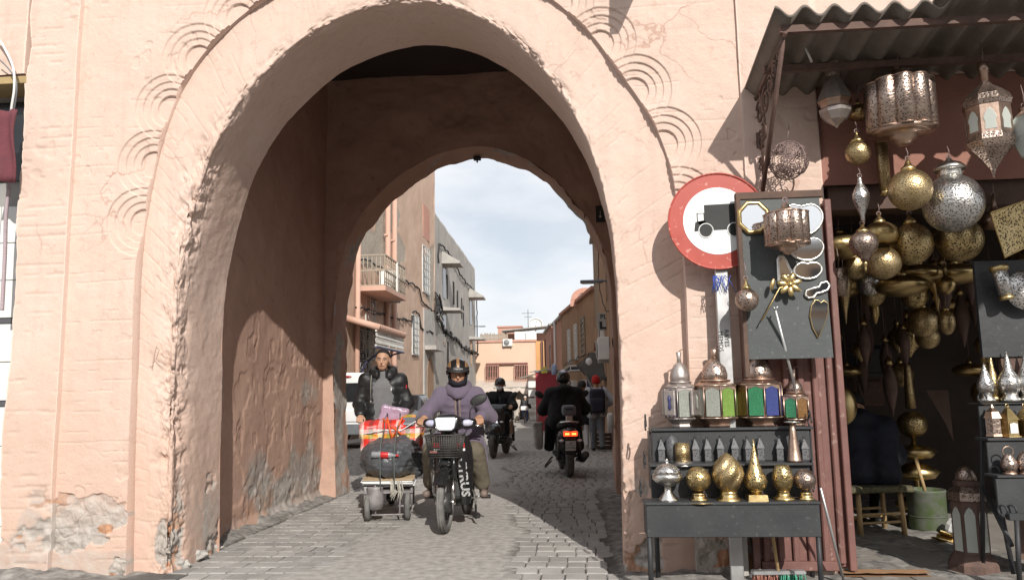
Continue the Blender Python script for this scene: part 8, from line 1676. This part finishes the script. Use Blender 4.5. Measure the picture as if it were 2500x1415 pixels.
def pxtube(name, label, cat, pts, Y, r, m, n=40, parts=None, corr=0.0):
    P_ = resample(catmull(np.array([onY(x, y, Y+dy) for x, y, dy in pts]), 120), n); c0 = P_[0].copy(); rr = [r*(1+corr*(i % 2)) for i in range(n)]; b = MB(); b.tube([Vector(p-c0) for p in P_], rr, 8); return tag(b.build(name, m, None, c0), label, cat)
pxtube('flexible_hose', 'pinkish corrugated hose hanging down the white tiles', 'hose', [(36, 425, 0), (24, 450, -.03), (15, 520, -.02), (12, 620, 0), (8, 700, 0), (5, 757, 0)], 5.56, .013, 'hose', 90, corr=.16)
pxtube('white_cable', 'thick white cable curving down past the ochre ledge', 'cable', [(-10, 85, 0), (12, 120, 0), (32, 165, -.05), (35, 215, -.06), (28, 265, -.04), (22, 330, 0), (20, 410, 0)], 5.45, .009, 'sheet_white', 50)
pxtube('grey_cable', 'thin grey cable looping beside the white one at the ledge', 'cable', [(-8, 140, 0), (18, 165, 0), (38, 195, -.05), (40, 230, -.05), (30, 290, 0)], 5.45, .005, 'lamp_grey', 40)
pxtube('taped_pipe', 'taped white pipe end with dark rags under the cables', 'pipe', [(22, 275, 0), (20, 320, 0), (16, 365, 0), (20, 400, 0), (34, 420, 0)], 5.5, .014, 'woven_bag', 40, corr=.2)
o = onY(12, 440, 5.42); b = MB(); g = [(i/8, j/10) for i in range(9) for j in range(11)]; b.add([(-.16+u*.24+.01*math.sin(v*7), -.02+.03*math.sin(u*9+v*3), v*.56-.02*u) for u, v in g], [(i*11+j, (i+1)*11+j, (i+1)*11+j+1, i*11+j+1) for i in range(8) for j in range(10)], True); cl_ = b.build('awning_cloth', 'cloth_maroon', None, o); tag(cl_, 'folded maroon awning cloth hanging before the dark window', 'cloth'); md = cl_.modifiers.new('thick', 'SOLIDIFY'); md.thickness = .012
mat('brick_red', (.42, .09, .07), (.34, .07, .055), rough=.85, scale=9, bump=.4)
o = onZ(55, 1402); b = MB(); b.box((0, 0, .055), (.09, .14, .11), bev=.008); tag(b.build('red_block', 'brick_red', None, (o[0], o[1], 0)), 'small red painted block on the ground at the tiled corner', 'block')
# kerb rubble at the foot of the left jamb
for k, (px, py, r) in enumerate(((505, 1345, .07), (478, 1368, .09), (520, 1320, .05), (430, 1385, .06))):
    o = onZ(px, py); b = MB(); V_, F_ = surface_net(lambda X, Y, Z: sd_ell((0, 0, r*.35), (r*1.3, r, r*.6))(X, Y, Z)+.35*r*fbm(X/r, Y/r, Z/r, 3, 200+k), (-r*2, -r*2, -r), (r*2, r*2, r*1.6), r/7); tag(link('rubble_stone', np_mesh('rubble_stone', V_, F_, False), 'concrete', None, (o[0], o[1], 0)), ('largest', 'flattest', 'smallest', 'outermost')[k]+' loose mortar lump at the foot of the arch jamb', 'stone')
# projecting sign above the arch shoulder, seen only by its bracket and its shadow
ps = thing('projecting_sign', 'projecting panel on a steel bracket above the arch shoulder', 'sign', (.60, YW-.09, 4.36)); b = MB(); b.box((-.02, -.40, .62), (.05, .72, 1.0), bev=.01); b.build('panel', 'lamp_grey', ps)
for x in (-.07, .05): b = MB(); b.box((x, -.03, .02), (.05, .06, .035), bev=.004); b.build('clamp', 'galv', ps)
b = MB(); b.box((-.01, -.36, .06), (.07, .72, .05), bev=.004); b.build('bracket', 'black_iron', ps)
# dark traffic sign and ring inside the passage
o = onY(1474, 522, 9.70); ds = thing('arrow_sign', 'black square sign with a white arrow pointing down on the inner arch', 'sign', tuple(o)); b = MB(); b.box((.02, 0, 0), (.24, .03, .21), bev=.006); b.build('board', 'matt_black', ds)
b = MB(); b.box((-.045, -.018, .0), (.006, .004, .07)); b.prism([(-.02, 0), (.02, 0), (0, -.025)], (0, -.003, 0), (-.045, -.016, -.03)); b.build('arrow', 'plate_white', ds)
o = onY(1427, 526, 9.76); b = MB(); b.torus((0, -.02, -.02), .022, .006, 14, 5, (0, math.pi/2, 0)); b.tube([(0, .03, .02), (0, -.02, .005)], .006, 5); tag(b.build('iron_ring', 'rust_iron', None, o), 'small iron ring hanging from the inner arch', 'ring')
o = onY(1165, 390, 10.2); b = MB(); b.box((0, 0, .02), (.10, .08, .05), bev=.006); b.tube([(0, 0, 0), (0, 0, -.04)], .012, 6); tag(b.build('crown_fixture', 'black_iron', None, o), 'small dark lamp fixture at the crown of the rear arch', 'fixture')
# chalk scrawl on the wall
mat('chalk', (.72, .58, .5), rough=.95); o = onY(378, 870, YW-.004); b = MB()
for pts in ([(370, 900), (378, 855), (382, 840)], [(378, 842), (388, 850), (380, 872), (372, 880)], [(378, 876), (386, 885), (394, 893)], [(364, 893), (374, 888)]): b.tube([Vector(onY(x, y, YW-.008)-o) for x, y in pts], .0022, 4)
tag(b.build('chalk_scrawl', 'chalk', None, o), 'faint chalked letter R on the arch band', 'graffiti')
# ================================================================ stalls on the shaded side and at the end of the street
mat('awning_navy', (.03, .035, .055), rough=.7); mat('tarp_dark', (.05, .045, .04), (.035, .032, .028), rough=.9, scale=4, bump=.4); mat('tarp_grey', (.27, .25, .22), (.2, .185, .16), rough=.9, scale=3, bump=.3); mat('panel_red', (.36, .04, .055), (.32, .035, .05), rough=.5, scale=2); mat('awning_beige', (.50, .44, .38), (.43, .37, .32), rough=.95, scale=2, bump=.2)
Y0 = 25.0; AW = thing('stall_awning', 'navy stall awning with white edged frame beside the brown house', 'awning', tuple(onY(1410, 930, Y0)))
oA = Vector(AW.location); pt = lambda x, y, dy=0.: Vector(onY(x, y, Y0+dy))-oA
b = MB(); top = [pt(1372, 905, 1.5), pt(1390, 893), pt(1420, 892), pt(1446, 920)]; b.tube(top, .03, 5); b.tube([pt(1378, 912), pt(1392, 904), pt(1419, 903), pt(1436, 915)], .03, 5); b.tube([pt(1393, 893), pt(1393, 905)], .02, 5); b.build('frame_edge', 'white_grille', AW)
b = MB(); b.quad(pt(1372, 908, 1.5), pt(1390, 896), pt(1420, 895), pt(1446, 922), pt(1440, 930), pt(1419, 906), pt(1392, 907), pt(1378, 915)); b.quad(pt(1390, 894), pt(1420, 893), pt(1425, 890, 3), pt(1392, 890, 3)); b.build('cloth', 'awning_navy', AW)
b = MB(); b.tube([pt(1446, 922), pt(1447, 1040)], .03, 6); b.build('post', 'lamp_grey', AW)
Y1 = 21.0; T2 = thing('tarpaulin', 'dark ragged tarpaulin slung over the shaded shop fronts', 'tarpaulin', tuple(onY(1460, 900, Y1))); oA = Vector(T2.location)
rows = []
for i, (xa, ya, xb_, yb_) in enumerate(((1408, 892, 1432, 918), (1425, 876, 1440, 940), (1445, 862, 1452, 950), (1468, 868, 1470, 930), (1492, 880, 1494, 925))): rows.append([Vector(onY(xa+(xb_-xa)*k/5, ya+(yb_-ya)*k/5+3*math.sin(i*2+k), Y1+2.0-1.4*k/5-(.2*i)))-oA for k in range(6)])
b = MB(); b.rings(rows, closed=False); o = b.build('cloth', 'tarp_dark', T2); md = o.modifiers.new('thick', 'SOLIDIFY'); md.thickness = .02
b = MB(); b.quad(*[Vector(onY(x, y, Y1-.2))-oA for x, y in ((1427, 905), (1440, 930), (1450, 952), (1446, 955), (1432, 925))]); b.build('flap', 'tarp_grey', T2); b = MB(); b.ball(Vector(onY(1438, 882, Y1-.3))-oA, (.09, .05, .10), 8, 6, None, False); b.build('rag', 'sheet_white', T2)
for (px, py, w, h, m, nm, lab) in ((1405, 950, .9, .7, 'sheet_white', 'stall_goods', 'pale boxes stacked under the navy awning'), (1425, 960, .5, 1.2, 'blue_cloth', 'stall_goods', 'blue cloth goods hanging under the navy awning'), (1445, 985, .4, 1.3, 'maroon_metal', 'stall_goods', 'dark red goods hung at the edge of the navy awning')):
    o = onY(px, py, 26.5); t = thing(nm, lab, 'goods', tuple(o)); [(lambda b: (b.box((rng.uniform(-.05, .05)+w*(k-1)*.3, 0, rng.uniform(-.1, .1)), (w*.28, .2, h*rng.uniform(.6, 1)), bev=.02), b.build('piece', m, t)))(MB()) for k in range(3)]
a, c = onY(1309, 1000, 33), onY(1366, 905, 33); t = thing('market_kiosk', 'tall red painted side of a kiosk standing in the street', 'stall', (a[0], 33, -.35)); w, h = c[0]-a[0], c[2]+.35
b = MB(); b.box((w/2, 0, h/2), (w, .06, h)); b.build('board', 'panel_red', t); b = MB(); b.box((w/2, -.02, h), (w+.1, .14, .08)); b.build('cap', 'lamp_grey', t); b = MB(); b.box((w/2, .9, h*.5), (w*.96, 1.7, h*.96)); b.build('kiosk_body', 'tarp_dark', t)
o = onY(1328, 900, 32.5); t = thing('yellow_flag', 'yellow pennant on a pole over the red panel', 'flag', tuple(o)); b = MB(); b.tube([(-.6, 0, -.12), (.45, 0, .02)], .018, 5); b.build('pole', 'galv', t); b = MB(); b.prism([(-.15, .02), (.12, .10), (.14, -.16), (-.12, -.18)], (0, .02, 0)); b.build('cloth', 'yellow_tape', t)
o = onY(1353, 902, 32); t = thing('blue_bottle', 'pale blue water bottle on top of the red panel', 'bottle', tuple(o)); mat('bottle_blue', (.35, .45, .68), rough=.2); b = MB(); b.lathe([(.11, -.2), (.12, .1), (.10, .18), (.03, .24)], 14); b.build('bottle_body', 'bottle_blue', t)
t = thing('wall_box', 'stack of white boxes left of the red panel', 'boxes', tuple(onY(1302, 978, 36)))
for k, z in enumerate((0, .35, .75)): b = MB(); b.box((0, 0, z), (.42, .3, .3 if k else .25), bev=.01); b.build('box', 'sheet_white', t)
b = MB(); b.prism([(-.6, .0), (.3, .25), (.3, .3), (-.6, .06)], (0, .6, 0), (0, -.3, 1.0)); b.build('lid_roof', 'tarp_grey', t)
AF = thing('market_awning', 'long beige market awning along the closing building', 'awning', (FB.location.x, YF-1.2, -.6)); za, zb_ = onY(1235, 928, YF)[2]+.6, onY(1235, 953, YF-2)[2]+.6; x0, x1 = fx(1150), fx(1302); rows = []
for k in range(25): x = x0+(x1-x0)*k/24; sag = .12*math.sin(k*1.1)+.08*math.sin(k*2.7); rows.append([Vector((x, 1.15, za)), Vector((x, .3, (za+zb_)/2)), Vector((x, -.6, zb_+sag*.6)), Vector((x, -.62, zb_-.18+sag))])
b = MB(); b.rings(rows, closed=False); b.build('cloth', 'awning_beige', AF); b = MB(); b.box(((x0+x1)/2, 1.1, zb_/2), (x1-x0, .1, zb_)); b.build('shop_front', 'tarp_dark', AF)  # flat dark panel paints the unlit shop interior below the cloth
b = MB(); rows = []
for k in range(31): x = x0*.35+(x1-x0*.35)*k/30; rows.append([Vector((x, -.2, 2.35)), Vector((x, -.25, 2.12+.12*abs(math.sin(k*1.05)))) ])
b.rings(rows, closed=False); b.build('valance', 'tarp_grey', AF)
b = MB(); b.box((fx(1252), 1.0, 1.1), (2.6, .08, 2.0)); b.build('shutter', 'wood_fence', AF)
gl = ['bundle of goods and cartons heaped before the far market', 'low trestle of boxes before the far market', 'handcart of sacks standing at the far market', 'stack of crates at the far market corner']
for k, (px, w, h, m) in enumerate(((1200, 1.6, .9, 'tarp_grey'), (1228, .9, 1.0, 'wood_fence'), (1298, .8, 1.2, 'sheet_white'), (1306, .7, .7, 'card'))):
    o = onY(px, 1025, YF-5+k*.4); t = thing('market_goods', gl[k], 'goods', (o[0], o[1], -.6))
    for q in range(4): b = MB(); b.box((rng.uniform(-w, w)*.3, rng.uniform(-.2, .2), h*(.18+.22*q)), (w*rng.uniform(.4, .8), .5, h*.22), (0, 0, rng.uniform(-.3, .3)), bev=.02); b.build('carton', m, t)
o = onZ(1493, 1090); b = MB(); b.lathe([(.085, 0), (.085, .72), (.07, .76), (.0, .78)], 18); tag(b.build('bollard', 'sheet_white', None, (o[0], o[1], 0)), 'plain white bollard at the shaded wall beyond the arch', 'bollard')
o = onZ(1481, 1096); t = thing('crate', 'brown wooden crate beside the white bollard', 'crate', (o[0]-.05, o[1]+.1, 0))
for k in range(4): b = MB(); b.box((0, -.15, .05+.09*k), (.34, .02, .075)); b.build('slat', 'wood_old', t)
for x in (-.16, .16): b = MB(); b.box((x, 0, .17), (.02, .3, .34)); b.build('side', 'wood_old', t)
b = MB(); b.box((0, 0, .02), (.3, .28, .02)); b.build('floor_board', 'wood_old', t)

# ================================================================ row of houses on the other side of the square, behind the viewer (unseen, added to cut sky light and give metal and mirrors reflections)
for (x, w, h, m, lab) in ((-13, 11, 5.4, 'rose_wall', 'unseen rose house added across the square from the gate'), (-2.6, 9.6, 5.8, 'cream_wall', 'unseen cream house added across the square from the gate'), (8.6, 12.5, 5.2, 'ochre_wall', 'unseen ochre house added across the square from the lantern shop')):
    t = thing('unseen_house', lab, 'building', (x, -11.5, -.08)); b = MB(); b.box((0, -2, h/2), (w, 4, h)); b.build('wall', m, t); b = MB(); b.box((0, -1.98, h+.1), (w+.2, 4.2, .25)); b.build('parapet', 'concrete', t)
    for i in range(4):
        u = -w/2+w*(i+.5)/4
        b = MB(); b.box((u, .02, 4.1), (.9, .1, 1.1)); o = b.build('window', 'dark_glass', t); b = MB(); b.box((u, .07, 3.5), (1.1, .16, .08)); b.build('sill', 'concrete', o)
        b = MB(); b.box((u, .02, 1.3), (1.7, .1, 2.6)); b.build('shutter', 'lamp_grey', t)
    b = MB(); b.prism([(0, 3.2), (1.1, 2.8), (1.1, 2.86), (0, 3.28)], (w*.9, 0, 0), (-w*.45, .0, 0), (0, 1, 0), (0, 0, 1)); b.build('awning', 'tarp_grey', t)
